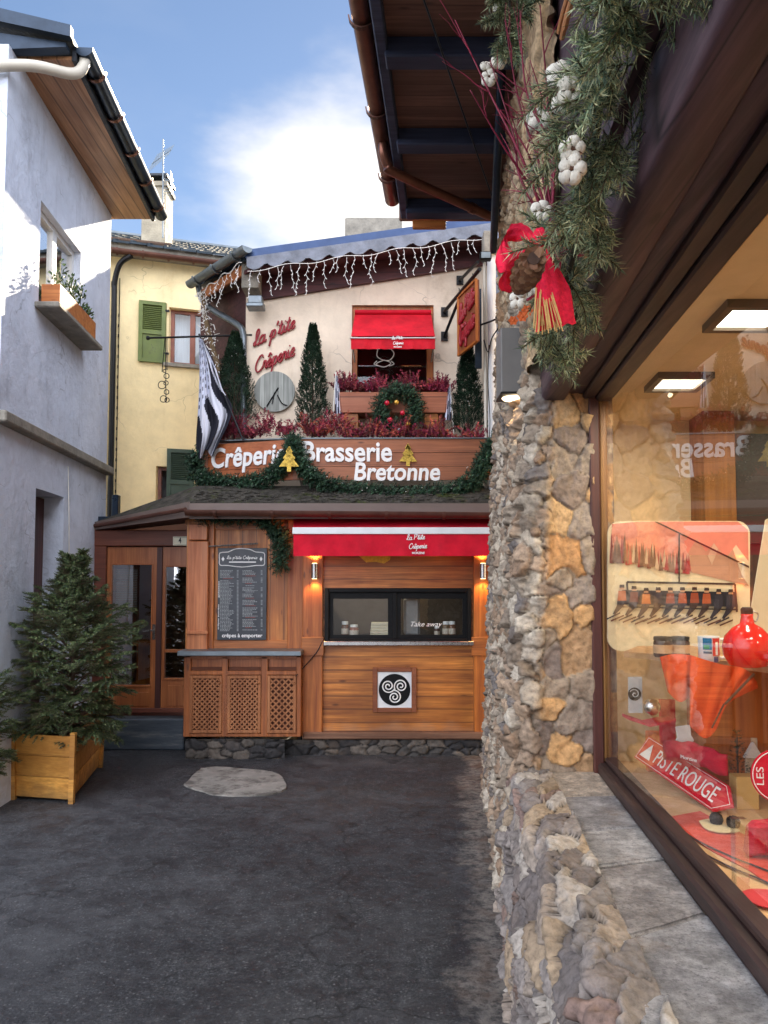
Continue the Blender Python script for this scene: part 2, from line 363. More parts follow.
# ------------------------------------------------------------------ ground
def asphalt():
    t = NT('asphalt'); 
    fine = t.noise(75, 5, .75); med = t.noise(16, 8, .75); big = t.noise(.55, 6, .65); worn = t.noise(1.5, 8, .7)
    col = t.ramp(fine, [(.34, (.015, .016, .019)), (.5, (.052, .054, .060)), (.62, (.13, .132, .138)), (.72, (.28, .28, .28))])
    col = t.mix(t.ramp(med, [(.42, .75), (.58, 0.)]), col, (.016, .016, .018))
    col = t.mix(t.ramp(big, [(.45, 0.), (.6, .6)]), col, (.10, .10, .105))
    blot = t.noise(3.4, 9, .8); col = t.mix(t.ramp(blot, [(.43, .6), (.56, 0.)]), col, (.018, .018, .022))
    gr = t.n('ShaderNodeTexVoronoi'); gr.inputs['Scale'].default_value = 48; t.l(t.tc.outputs['Object'], gr.inputs['Vector']); sepc = t.n('ShaderNodeSeparateColor'); t.l(gr.outputs['Color'], sepc.inputs[0]); col = t.mix(t.math('MULTIPLY', t.ramp(gr.outputs['Distance'], [(.25, 1.), (.4, 0.)]), t.ramp(sepc.outputs[0], [(.62, 0.), (.95, .5)])), col, (.22, .22, .22)); col = t.mix(t.ramp(t.noise(5.5, 8, .8), [(.53, 0.), (.66, .35)]), col, (.12, .12, .12))
    cv = t.n('ShaderNodeTexVoronoi', feature='DISTANCE_TO_EDGE'); cv.inputs['Scale'].default_value = .45; cw = t.n('ShaderNodeVectorMath', operation='MULTIPLY_ADD'); cn = t.n('ShaderNodeTexNoise'); cn.inputs['Scale'].default_value = 2.2; cn.inputs['Detail'].default_value = 6; t.l(t.tc.outputs['Object'], cn.inputs['Vector']); t.l(cn.outputs['Color'], cw.inputs[0]); cw.inputs[1].default_value = (.9, .9, .9); t.l(t.tc.outputs['Object'], cw.inputs[2]); t.l(cw.outputs[0], cv.inputs['Vector'])
    col = t.mix(t.ramp(cv.outputs['Distance'], [(.0, .85), (.006, 0.)]), col, (.008, .008, .008))
    col = t.mix(t.ramp(worn, [(.6, 0.), (.72, .55)]), col, (.03, .03, .033))
    # pale gritty strip of cement dust and reddish earth beside the stone wall
    sep = t.n('ShaderNodeSeparateXYZ'); t.l(t.tc.outputs['Object'], sep.inputs[0])
    d = t.math('SUBTRACT', sep.outputs['X'], t.math('MULTIPLY', sep.outputs['Y'], KS))
    dd = t.math('ADD', d, t.math('MULTIPLY_ADD', worn, 1.1, -.55))
    near = t.ramp(sep.outputs['Y'], [(.0, 1.), (1., 1.)])
    col = t.mix(t.ramp(dd, [(-.28, 0.), (.15, .85)]), col, t.mix(t.ramp(med, [(.40, 0.), (.56, 1.)]), (.07, .066, .062), (.30, .265, .225)))
    red = t.math('MULTIPLY', t.ramp(dd, [(.0, 0.), (.3, .8)]), t.ramp(t.noise(2.2, 5), [(.5, 0.), (.6, 1.)]))
    col = t.mix(red, col, (.12, .07, .045))
    vo = t.n('ShaderNodeTexVoronoi'); vo.inputs['Scale'].default_value = 3.2; t.l(t.tc.outputs['Object'], vo.inputs['Vector'])
    col = t.mix(t.math('MULTIPLY', t.ramp(vo.outputs['Distance'], [(.035, 1.), (.05, 0.)]), t.ramp(t.noise(3.1, 1), [(.55, 0.), (.6, 1.)])), col, (.42, .4, .38))
    t.set(Base_Color=col, Specular_IOR_Level=.45)
    t.set(Roughness=t.ramp(blot, [(.38, .42), (.56, .8)]))
    b = t.bump(fine, 1.0, .012); b = t.bump(med, .8, .025, b); t.bump(t.noise(.8, 4), .8, .06, b)
    return t.m
M['asphalt'] = asphalt()
g = MB(); n0 = 60
xs = np.concatenate([[-150, -40, -12], np.linspace(-6, 6, n0), [12, 40, 150]]); ys = np.concatenate([[-150, -40, -8], np.linspace(-2, 14, 80), [20, 60, 150]])
gv = []
for y in ys:
    for x in xs:
        z = .0
        if abs(x) < 5 and 0 < y < 9: z = .006*math.sin(x*2.1+.7*y)*math.sin(y*1.3+x) + .003*math.sin(x*5.3)*math.sin(y*4.1)
        gv.append((x, y, z))
nx = len(xs); g.add(gv, [(j*nx+i, j*nx+i+1, (j+1)*nx+i+1, (j+1)*nx+i) for j in range(len(ys)-1) for i in range(nx-1)])
struct('ground', g, M['asphalt'], 180)
p = MB(); pp = [W(184, 783, 7)]; ring = [(184, 784), (196, 773), (205, 767), (230, 767), (262, 770), (279, 774), (286, 786), (272, 793), (240, 795), (210, 793)]
pts = []
for a, b in smooth_path([(x, y, 0) for x, y in ring+[ring[0]]], 4) and [(q.x, q.y) for q in smooth_path([(x, y, 0) for x, y in ring+[ring[0]]], 4)][:-1]:
    q = hit(a+random.uniform(-1.2, 1.2), b+random.uniform(-.5, .5), (0, 0, .022), (0, 0, 1)); pts.append(q)
p.prism([Vector((q.x, q.y, -.03)) for q in pts], (0, 0, .049))
struct('concrete_patch', p, plain('patch_cement', (144, 140, 132), .9, .3, 5, .8, 60, .006, dirt=((92, 88, 82), 4, .48)))

# ------------------------------------------------------------------ numpy value noise + rubble walls
def vnoise(u, v, f, seed):
    u = u*f; v = v*f; iu = np.floor(u); iv = np.floor(v); fu = u-iu; fv = v-iv; fu = fu*fu*(3-2*fu); fv = fv*fv*(3-2*fv)
    def h(a, b): x = np.sin(a*127.1+b*311.7+seed*74.7)*43758.5453; return x-np.floor(x)
    return (h(iu, iv)*(1-fu)+h(iu+1, iv)*fu)*(1-fv)+(h(iu, iv+1)*(1-fu)+h(iu+1, iv+1)*fu)*fv
def fbm(u, v, f, seed, o=4): return sum(vnoise(u, v, f*2**k, seed+k*3.7)*.5**k for k in range(o))/sum(.5**k for k in range(o))
def voro(u, v, su, sv, seed, jit=.9):
    u = u/su; v = v/sv; iu = np.floor(u); iv = np.floor(v)
    def h(a, b, k): x = np.sin(a*127.1+b*311.7+k*91.3+seed*17.3)*43758.5453; return x-np.floor(x)
    F1 = np.full(u.shape, 9.); F2 = np.full(u.shape, 9.); ID = np.zeros(u.shape); CU = np.zeros(u.shape); CV = np.zeros(u.shape)
    for a in (-1, 0, 1):
        for b in (-1, 0, 1):
            cu = iu+a; cv = iv+b; du = cu+.5+(h(cu, cv, 1)-.5)*jit-u; dv = cv+.5+(h(cu, cv, 2)-.5)*jit-v
            wgt = .75+.5*h(cu, cv, 4); d = (.45*np.sqrt(du*du+dv*dv)+.55*np.maximum(np.abs(du+.25*dv), np.abs(dv-.2*du)))*wgt; q = h(cu, cv, 3)
            n = d < F1; F2 = np.where(n, F1, np.minimum(F2, d)); F1 = np.where(n, d, F1); ID = np.where(n, q, ID); CU = np.where(n, du, CU); CV = np.where(n, dv, CV)
    return F1, F2, ID, CU, CV
def rubble(u, v, su, sv, seed, amp, warp=.25, tilt=.3, edge=.32, rag=.42):
    wu = u + su*warp*(fbm(u, v, 1.6/su, seed+5)-.5)*2+.012*(fbm(u, v, 22, seed+6, 2)-.5); wv = v + sv*warp*(fbm(u, v, 1.6/su, seed+9)-.5)*2
    F1, F2, ID, CU, CV = voro(wu, wv, su, sv, seed)
    e = np.clip((F2-F1)/edge, 0, 1); e = 1-(1-e)**2.2
    h2 = (ID*7.3) % 1; h3 = (ID*13.7) % 1; h4 = (ID*29.1) % 1
    prof = e*(.45+.75*h2) + tilt*e*((h3-.5)*CU+(h4-.5)*CV)*2
    rd = 1-np.abs(fbm(u, v, 2.4/su, seed+20, 5)*2-1)*2.2; rough = (fbm(u, v, 4.5/su, seed+25, 4)-.5)
    return amp*(prof + rag*(.45*rd+.8*rough)*(.35+.65*e)), e, ID
def paint(e, ID, u, v, pal, mortar, seed):
    pal = np.array([lin(c) for c in pal]); k = (ID*997).astype(int) % len(pal); c = pal[k]
    n = fbm(u, v, 26, seed+40, 4)[:, None]; n2 = fbm(u, v, 5, seed+50, 4)[:, None]
    c = c*(.62+.75*n); c = c*(1-.35*np.clip((n2-.5)*4, 0, 1)) + np.array(lin((150, 126, 104)))*.16*np.clip((n2-.5)*4, 0, 1)
    m = np.array(lin(mortar))*(.7+.6*n); t = np.clip(e*2.6-.25, 0, 1)[:, None]
    return m*(1-t)+c*t
def sheet(name, U, V, posfn, nrmfn, hfn, mat, parent):
    uu, vv = np.meshgrid(U, V); u = uu.ravel(); v = vv.ravel()
    h, col = hfn(u, v); P = posfn(u, v); N = nrmfn(u, v); P = P + N*h[:, None]
    nu, nv = len(U), len(V); i = np.arange((nu-1)*(nv-1)); a = (i//(nu-1))*nu + i % (nu-1)
    F = np.stack([a, a+1, a+nu+1, a+nu], 1)
    me = bpy.data.meshes.new(name); me.vertices.add(len(P)); me.vertices.foreach_set('co', P.ravel())
    me.loops.add(F.size); me.loops.foreach_set('vertex_index', F.ravel()); me.polygons.add(len(F))
    me.polygons.foreach_set('loop_start', np.arange(len(F))*4); me.polygons.foreach_set('loop_total', np.full(len(F), 4))
    me.update(calc_edges=True); me.validate()
    at = me.attributes.new('tint', 'FLOAT_COLOR', 'POINT'); at.data.foreach_set('color', np.concatenate([col, np.ones((len(col), 1))], 1).astype(np.float32).ravel())
    me.polygons.foreach_set('use_smooth', [True]*len(F)); me.materials.append(mat)
    o = bpy.data.objects.new(name, me); C.objects.link(o)
    if parent: o.parent = parent; o.location = -wloc(parent)
    return o
M['rubble'] = attrmat('rubble_stone', .85, 34, .3, bump=.8, bs=75, bd=.006, spec=.25)
M['rubble_far'] = attrmat('river_stone', .7, 34, .25, bump=.6, bs=60, bd=.006, spec=.3)

# ------------------------------------------------------------------ left house
lh = thing('white_house', 'white rendered house on the left with varnished soffit, dark gutter and a white upstairs window', 'house', LP(-1, 8.2, 0))
wp0, wp1 = hitL(40, 210), hitL(75, 250)               # upstairs window opening in the wall plane
wins = wp0.y+.02; wine = hitL(81, 250).y; wz1 = hitL(41, 200).z; wz0 = hitL(42, 306).z
ds0, ds1, dz1 = hitL(36, 488).y, hitL(64, 497).y, hitL(36, 488).z
near_s, far_s, topz = 6.56, 9.72, 6.98
m = MB()
def wall_holes(m, a0, a1, z0, z1, holes, fnbox):
    A = sorted({a0, a1} | {q for h in holes for q in h[:2]}); Z = sorted({z0, z1} | {q for h in holes for q in h[2:]})
    for i in range(len(A)-1):
        for j in range(len(Z)-1):
            am, zm = (A[i]+A[i+1])/2, (Z[j]+Z[j+1])/2
            if not any(h[0] < am < h[1] and h[2] < zm < h[3] for h in holes): fnbox(A[i], A[i+1], Z[j], Z[j+1])
wall_holes(m, near_s, far_s, 0, topz, [(wins, wine, wz0, wz1), (ds0, ds1, -1, dz1)], lambda a, b, c, d: m.box(-.32, 0, a, b, c, d, LP))
m.box(-4, -.32, near_s, near_s+.3, 0, topz, LP); m.box(-4, -.32, far_s-.3, far_s, 0, topz, LP); m.box(-4, -.34, near_s+.3, far_s-.3, 2.9, 3.05, LP)
obj('wall', m, M['plaster_white'], lh)
m = MB(); m.box(-.75, -.33, ds0-.05, ds1+.3, 0, dz1+.1, LP); obj('door_recess', m, M['dark_room'], lh)
dr = MB(); dr.box(-.28, -.22, ds0, ds1, 0, dz1-.02, LP); dob = obj('door', dr, M['frame_red'], lh)
dh = MB(); dh.tube([LP(-.22, ds0+.12, 1.25), LP(-.16, ds0+.12, 1.25), LP(-.16, ds0+.24, 1.25)], .011, 8); obj('handle', dh, M['steel'], dob, 40)
m = MB(); lz = hitL(14, 420).z; m.bbox(-.02, .11, near_s-.10, far_s-.01, lz-.10, lz, .012, LP); m.bbox(-4, -.02, near_s-.10, near_s+.02, lz-.10, lz, .012, LP)
obj('ledge', m, M['stone_grey'], lh)
m = MB(); sz = hitL(42, 318, .2).z; m.bbox(-.1, .25, wins-.10, wine+.10, wz0-.08, wz0-.02, .012, LP); obj('window_sill', m, M['stone_grey'], lh)
wf = MB(); a, b = wins, wine; c, d = wz0-.01, wz1; mid = (a+b)/2; Dp = -.10
for q in ((a, a+.06, c, d), (b-.06, b, c, d), (mid-.055, mid+.055, c+.05, d-.05), (a+.06, b-.06, c, c+.06), (a+.06, b-.06, d-.06, d)): wf.box(Dp-.05, Dp+.02, *q, LP)
wfo = obj('window', wf, M['white_paint'], lh)
m = MB(); m.box(Dp-.02, Dp-.012, a+.05, b-.05, c+.05, d-.05, LP); obj('pane', m, M['glass_door'], wfo)
m = MB(); m.box(-.5, -.33, a-.1, b+.1, c-.1, d+.1, LP); obj('room', m, M['dark_room'], lh); m = MB(); m.box(Dp-.1, Dp-.08, a+.08, a+.42, c, d, LP); obj('curtain', m, M['curtain'], lh)
nr_s = 6.74
# soffit, roof, gutter, verge
ov = .55
m = MB(); m.box(-.1, ov-.04, nr_s+.02, far_s+.10, topz, topz+.03, LP); obj('soffit', m, M['soffit_left'], lh)
m = MB(); m.prism([LP(ov, nr_s-.14, topz+.10), LP(ov, far_s+.14, topz+.10), LP(-3, far_s+.14, topz+1.0), LP(-3, nr_s-.14, topz+1.0)], (0, 0, .05)); 
m.box(ov-.04, ov, nr_s+.02, far_s+.14, topz-.01, topz+.11, LP)
obj('roof', m, M['slate_black'], lh)
m = MB(); m.prism([LP(ov+.02, nr_s-.2, topz+.06), LP(ov+.02, nr_s-.2, topz+.17), LP(-3, nr_s-.2, topz+1.05), LP(-3, nr_s-.2, topz+.85)], (0, .07, 0)); 
obj('verge_board', m, M['metal_dark'], lh)
m = MB(); m.prism([LP(.0, nr_s-.12, topz+.0), LP(ov-.05, nr_s-.12, topz+.02), LP(ov-.05, nr_s-.12, topz+.06), LP(-.8, nr_s-.12, topz+.26), LP(-.8, nr_s-.12, topz)], (0, .1, 0)); obj('gable_board', m, M['metal_dark'], lh)
def gutter_prof(a, b, r, n=9):                       # half-round channel between two points, closed ends
    a, b = Vector(a), Vector(b); t = (b-a).normalized(); sd_ = t.cross(Vector((0, 0, 1))).normalized(); mb = MB()
    rings = []
    for P_ in (a, b):
        o_ = [P_ + sd_*(r*math.cos(math.pi*k/n)) - Vector((0, 0, 1))*(r*math.sin(math.pi*k/n)) for k in range(n+1)]
        i_ = [P_ + sd_*((r-.008)*math.cos(math.pi*k/n)) - Vector((0, 0, 1))*((r-.008)*math.sin(math.pi*k/n)) for k in range(n, -1, -1)]
        rings.append(o_+i_)
    m_ = len(rings[0]); mb.add(rings[0]+rings[1], [(k, (k+1) % m_, m_+(k+1) % m_, m_+k) for k in range(m_)])
    for P_ in rings: mb.poly(P_[:n+1])
    return mb
def gutter(par, a, b, r, mat_, n_br, brmat=None):
    go_ = obj('gutter', gutter_prof(a, b, r), mat_, par, 50); a, b = Vector(a), Vector(b); t = (b-a).normalized(); sd_ = t.cross(Vector((0, 0, 1))).normalized()
    for k in range(n_br):
        P_ = a + (b-a)*((k+.5)/n_br); mb = MB(); arc = [P_ + sd_*((r+.012)*math.cos(math.pi*j/8)) - Vector((0, 0, (r+.012)*math.sin(math.pi*j/8))) for j in range(9)]
        ar2 = [p_ + t*.035 for p_ in arc]; up = [p_ + (p_-P_-Vector((0, 0, 0)))*.12 for p_ in arc]; up2 = [p_ + t*.035 for p_ in up]
        n_ = 9; mb.add(arc+ar2+up+up2, [(j, j+1, n_+j+1, n_+j) for j in range(8)] + [(2*n_+j, 2*n_+j+1, 3*n_+j+1, 3*n_+j) for j in range(8)] + [(j, j+1, 2*n_+j+1, 2*n_+j) for j in range(8)] + [(n_+j, n_+j+1, 3*n_+j+1, 3*n_+j) for j in range(8)])
        obj('gutter_bracket', mb, brmat or mat_, go_)
    return go_
gutter(lh, LP(ov+.07, nr_s+.02, topz+.12), LP(ov+.07, far_s+.22, topz+.12), .085, M['metal_dark'], 5, M['copper'])
m = MB(); m.tube(smooth_path([LP(ov+.05, nr_s+.1, topz+.12), LP(ov+.05, nr_s+.08, topz-.02), LP(ov-.04, nr_s+.02, topz-.14), LP(.2, nr_s-.2, topz-.22), LP(-.3, near_s-.09, topz-.30), LP(-1.4, near_s-.09, topz-.42)], 6), .05, 12); obj('downpipe', m, M['pvc'], lh, 60)
# flower box on the sill
fb = thing('flower_box', 'orange wooden flower box with leafy plants on the sill of the white upstairs window', 'flower box', LP(.15, (wins+wine)/2, wz0-.02))
m = MB(); s0, s1 = wins+.02, wine-.05
for q in ((.18, .21, s0, s1), (.02, .05, s0, s1), (.05, .18, s0, s0+.03), (.05, .18, s1-.03, s1)): m.box(*q, wz0-.02, wz0+.2, LP)
m.box(.05, .18, s0+.03, s1-.03, wz0, wz0+.15, LP); obj('box', m, M['orange_board'], fb)
def leafy(mb, c, r, n, L, wd, tone, up=.5, shape=None):
    for _ in range(n):
        while True:
            q = Vector((random.uniform(-1, 1), random.uniform(-1, 1), random.uniform(-1, 1)))
            if q.length < 1: break
        P_ = Vector((c[0]+q.x*r[0], c[1]+q.y*r[1], c[2]+q.z*r[2]))
        d_ = (q + Vector((random.gauss(0, .5), random.gauss(0, .5), up+random.gauss(0, .4)))).normalized()*L*random.uniform(.6, 1.3)
        sd_ = d_.cross(Vector((random.gauss(0, 1), random.gauss(0, 1), random.gauss(0, 1)))).normalized()*wd*random.uniform(.7, 1.3)
        t_ = random.choice(tone); k = random.uniform(.6, 1.35); t_ = tuple(x*k for x in t_)
        mb.add([P_, P_+d_*.5+sd_, P_+d_, P_+d_*.5-sd_], [(0, 1, 2, 3)], t_)
GR = [(.05, .09, .03), (.08, .13, .04), (.03, .06, .025), (.12, .17, .06)]
DG = [(.012, .035, .018), (.02, .05, .024), (.03, .065, .03), (.01, .025, .014)]
m = MB()
for k in range(9):
    s_ = s0+.08+(s1-s0-.16)*k/8; h = random.uniform(.14, .36)
    st = [LP(.13, s_, wz0+.15), LP(.16+random.uniform(-.05, .08), s_+random.uniform(-.06, .06), wz0+.15+h)]
    m.tube(st, .004, 4, c=(.06, .08, .03)); leafy(m, (st[0]+st[1])/2+Vector((0, 0, .03)), (.06, .07, h*.6), 46, .05, .011, GR, .7)
obj('plants', m, M['leaf'], fb)

# ------------------------------------------------------------------ yellow house behind
YK = .3
def YP(px, py, out=0): return hit(px, py, (-4.38, 11.9-out, 0), (-YK, 1, 0))
def YX(x, out, z): return Vector((x, 11.9+YK*(x+4.38)-out, z))
yh = thing('yellow_house', 'pale yellow house with tiled roof standing behind the crepe restaurant', 'house', (-3.4, 12.8, 0))
gz = YP(130, 262).z
holes = []
def yrect(x0, x1, y0, y1): a, b = YP(x0, y0), YP(x1, y1); return (a.x, b.x, b.z, a.z)
win = yrect(169, 207, 307, 366); low = yrect(156, 170, 466, 512)
m = MB(); wall_holes(m, -6.0, -.6, 0, gz+.1, [win, low], lambda a, b, c, d: m.box(a, b, -.3, 0, c, d, lambda x, y, z: YX(x, y, z)))
m.box(-6, -5.7, -3, -.3, 0, gz+.1, YX); m.box(-.9, -.6, -3, -.3, 0, gz+.1, YX); obj('wall', m, M['plaster_yellow'], yh)
m = MB(); m.box(win[0]-.3, win[1]+.3, -.9, -.31, win[2]-.3, win[3]+.2, YX); obj('room', m, M['curtain'], yh)
m = MB(); m.box(low[0]-.3, low[1]+.3, -.9, -.31, low[2]-.3, low[3]+.2, YX); obj('lower_room', m, M['dark_room'], yh)
def casement(par, r, dep, fr, matf, mullion=True):
    m = MB(); a, b, c, d = r; L_ = [(a, a+fr, c, d), (b-fr, b, c, d), (a+fr, b-fr, c, c+fr), (a+fr, b-fr, d-fr, d)]
    if mullion: L_.append(((a+b)/2+.0, (a+b)/2+fr*1.4, c+fr, d-fr))
    for q in L_: m.box(q[0], q[1], -dep-.05, -dep, q[2], q[3], YX)
    o_ = obj('window', m, matf, par); m = MB(); m.box(a+fr*.5, b-fr*.5, -dep-.035, -dep-.028, c+fr*.5, d-fr*.5, YX); obj('pane', m, M['glass'], o_)
casement(yh, win, .12, .055, M['brown_window']); casement(yh, low, .12, .05, M['brown_window'], False)
m = MB(); m.bbox(win[0]-.06, win[1]+.06, -.05, .06, win[2]-.07, win[2]-.005, .008, YX); obj('window_sill', m, M['stone_grey'], yh)
def shutter(r, mat_):
    a, b, c, d = r; m = MB(); fr = .06
    for q in ((a, a+fr, c, d), (b-fr, b, c, d), (a+fr, b-fr, c, c+fr), (a+fr, b-fr, d-fr, d), (a+fr, b-fr, c+(d-c)*.46, c+(d-c)*.46+.07)): m.box(q[0], q[1], .01, .055, q[2], q[3], YX)
    m.box(a+fr, b-fr, .012, .03, c+fr, c+(d-c)*.46, YX)
    z = c+(d-c)*.46+.085
    while z < d-fr-.01:
        m.prism([YX(a+fr, .015, z), YX(b-fr, .015, z), YX(b-fr, .045, z-.02), YX(a+fr, .045, z-.02)], (0, 0, .008)); z += .032
    m.box(a+fr, b-fr, .004, .01, c+(d-c)*.5, d-fr, YX)
    o_ = obj('shutter', m, mat_, yh); h_ = MB()
    for zz in (c+.15, d-.15): h_ = MB(); h_.box(b-.01, b+.05, .03, .06, zz, zz+.03, YX); obj('hinge', h_, M['black_metal'], o_)
shutter(yrect(140, 166, 301, 364), M['green_shutter']); shutter(yrect(168, 194, 449, 515), M['dgreen_shutter'])
gutter(yh, YX(-6, .32, gz+.05), YX(-.7, .32, gz+.05), .07, M['brown_gutter'], 14)
m = MB(); m.box(-6, -.7, -.02, .24, gz+.06, gz+.12, YX); m.box(-6, -.7, .2, .24, gz+.02, gz+.2, YX); obj('eave_board', m, M['stone_grey'], yh)
# tile rows
m = MB(); ridge = 9.0; rows = 13; run = 3.1
for r_ in range(rows):
    y0 = .32-run*r_/rows; z0 = gz+.17+(ridge-gz-.2)*r_/rows; y1 = y0-run/rows-.06; z1 = z0+(ridge-gz-.2)/rows
    x = -6.1 - (r_ % 2)*.12
    while x < -.7:
        x2 = x+.25; j = random.uniform(-.008, .012)
        P_ = [YX(x+.006, y0, z0+j), YX(x2-.006, y0, z0+j), YX(x2-.006, y1, z1+.02), YX(x+.006, y1, z1+.02)]
        m.prism(P_, (0, 0, .035)); m.prism([YX(x+.006, y0, z0+j+.036), YX(x+.05, y0, z0+j+.036), YX(x+.05, y1, z1+.05), YX(x+.006, y1, z1+.05)], (0, 0, .02)); x = x2
rf = obj('roof', m, plain('grey_tiles', (64, 72, 78), .8, .4, 3, .3, 30, .004, dirt=((80, 84, 80), 4, .58), spec=.02), yh)
m = MB(); m.tube([YX(-6, -run+.25, ridge+.02), YX(-.7, -run+.25, ridge+.02)], .07, 8); obj('ridge_cap', m, M['zinc'], yh)
m = MB(); m.tube([YX(-6, .12, gz+.26), YX(-3.55, .12, gz+.30)], .05, 8); obj('snow_guard', m, M['bark'], yh)
ca, cb = W(141, 240, 12.6), W(166, 174, 12.6)
m = MB(); m.bbox(ca.x, cb.x, 12.6, 13.05, 7.2, cb.z-.14, .01); m.box(ca.x-.03, cb.x+.03, 12.57, 13.08, cb.z-.22, cb.z-.14)
ch = obj('chimney', m, plain('chimney_render', (170, 160, 138), .9, .3, 4, .8, 30, .015, dirt=((120, 110, 94), 3, .55)), yh)
m = MB(); m.box(ca.x-.03, cb.x+.03, 12.57, 13.08, cb.z-.04, cb.z)
for q in (ca.x, cb.x-.07): m.box(q, q+.07, 12.6, 12.68, cb.z-.14, cb.z-.04); m.box(q, q+.07, 12.97, 13.05, cb.z-.14, cb.z-.04)
obj('chimney_cap', m, M['slate_black'], ch)
m = MB(); e0 = YP(116, 262, .25); m.tube(smooth_path([YX(YP(138, 268).x, .32, gz-.02), YX(YP(124, 272).x, .2, gz-.14), YX(YP(116, 285).x, .08, gz-.45), YX(YP(116, 300).x, .08, gz-.8), YX(YP(112, 510).x, .08, 2.6)], 6), .045, 10); obj('downpipe', m, M['black_metal'], yh, 60)
m = MB(); m.tube([YX(-4.62, .06, gz-.3), YX(-4.62, .06, 2.6)], .05, 10); obj('vent_pipe', m, M['pvc'], yh, 60)
m = MB()
for k in range(26):
    z = gz-.9-k*.17; m.tube([YX(YP(118, 400).x, .03, z), YX(YP(118, 400).x, .03, z-.05)], .012, 5)
m.tube([YX(YP(118, 400).x, .02, gz-.3), YX(YP(118, 400).x, .02, 2.6)], .007, 5); obj('cable', m, M['black_metal'], yh)
# TV antenna
an = thing('tv_antenna', 'old TV aerial with mast, comb rods and a grid panel on the chimney', 'antenna', W(163, 238, 12.55))
m = MB(); top = W(163, 139, 12.5); m.tube([W(163, 238, 12.5), top], .014, 6); obj('mast', m, M['zinc'], an)
m = MB()
c0, c1 = W(152, 164, 12.2), W(171, 150, 12.9); m.tube([c0, c1], .008, 5)
for k in range(12):
    q = c0.lerp(c1, k/11); l_ = .20-.008*k; m.tube([q-Vector((l_*.5, 0, l_*.9)), q+Vector((l_*.5, 0, l_*.9))], .004, 4)
obj('yagi', m, M['zinc'], an)
m = MB(); q0 = W(168, 175, 12.5)
for k in range(7):
    z = q0.z-.02-.055*k; m.tube([(q0.x-.06, 12.5, z), (q0.x+.08, 12.48, z), (q0.x+.1, 12.3, z-.01)], .004, 4)
m.tube([(q0.x+.08, 12.48, q0.z), (q0.x+.08, 12.48, q0.z-.36)], .005, 4); m.tube([(q0.x-.05, 12.5, q0.z-.1), (q0.x+.1, 12.48, q0.z-.1)], .008, 4); obj('grid_panel', m, M['zinc'], an)

# ------------------------------------------------------------------ restaurant
rs = thing('creperie_building', 'timber fronted crepe restaurant with cream upper wall and low slate roof', 'restaurant', (-.4, 9.6, 0))
YF, YU = 8.92, 9.70
def FB(m, x0, x1, y0, y1, Ya, Yb, ref=None, b=0, c=None):     # box from picture measures taken on depth ref (default its front Ya)
    r_ = ref or Ya; a = W(x0, y0, r_); q = W(x1, y1, r_)
    if b: m.bbox(a.x, q.x, Ya, Yb, q.z, a.z, b)
    else: m.box(a.x, q.x, Ya, Yb, q.z, a.z, None, c)
    return m
# stone plinth: round dark river stones
pz1 = W(300, 739, 8.88).z; px0, px1 = W(184, 745, 8.6).x, W(494, 745, 8.88).x+.3
def plinth(u, v):
    h, e, ID = rubble(u, v, .17, .10, 3, .035, .2); return h, paint(e, ID, u, v, [(66, 62, 58), (96, 88, 80), (48, 46, 46), (80, 74, 68), (58, 56, 56)], (20, 18, 17), 3)
sheet('plinth', np.arange(px0+1.02, px1, .014), np.arange(-.02, pz1+.001, .012), lambda u, v: np.stack([u, np.full_like(u, 8.87), v], 1), lambda u, v: np.tile([0, -1., 0], (len(u), 1)), plinth, M['rubble_far'], rs)
sheet('counter_plinth', np.arange(px0, px0+1.16, .014), np.arange(-.02, W(200, 738, 8.66).z, .012), lambda u, v: np.stack([u, np.full_like(u, 8.68), v], 1), lambda u, v: np.tile([0, -1., 0], (len(u), 1)), plinth, M['rubble_far'], rs)
# ground-floor body
XR = 2.3; zt = W(300, 505, 8.9).z
wx0, wz1_ = XZ(325, 588, YF); wx1, wz0_ = XZ(471, 642, YF)
xl, _ = XZ(303, 600, YF); xr, _ = XZ(492, 600, YF)
m = MB(); wall_holes(m, xl, xr, .0, zt, [(wx0, wx1, wz0_, wz1_)], lambda a, b, c, d: m.box(a, b, YF, YF+.12, c, d)); m.box(xr, XR, YF, YF+.12, 0, zt)
obj('takeaway_wall', m, M['facade_h'], rs)
for (a, b) in ((303, 322), (473, 492)):
    m = MB(); FB(m, a, b, 522, 737, 8.85, 8.925, b=.008); po = obj('post', m, M['post'], rs)
    m = MB(); FB(m, a-1.5, b+1.5, 637, 656, 8.825, 8.848, b=.006); obj('post_block', m, M['rail'], po)
m = MB(); FB(m, 303, 492, 732.5, 739.5, 8.80, 8.92, b=.012); obj('base_board', m, wood('weathered_base', (110, 70, 48), (160, 120, 92), 'X', 'Z', 60., .7), rs)
m = MB(); FB(m, 322, 472, 522, 545, 8.86, 8.918, b=.006); obj('header_board', m, M['rail'], rs)
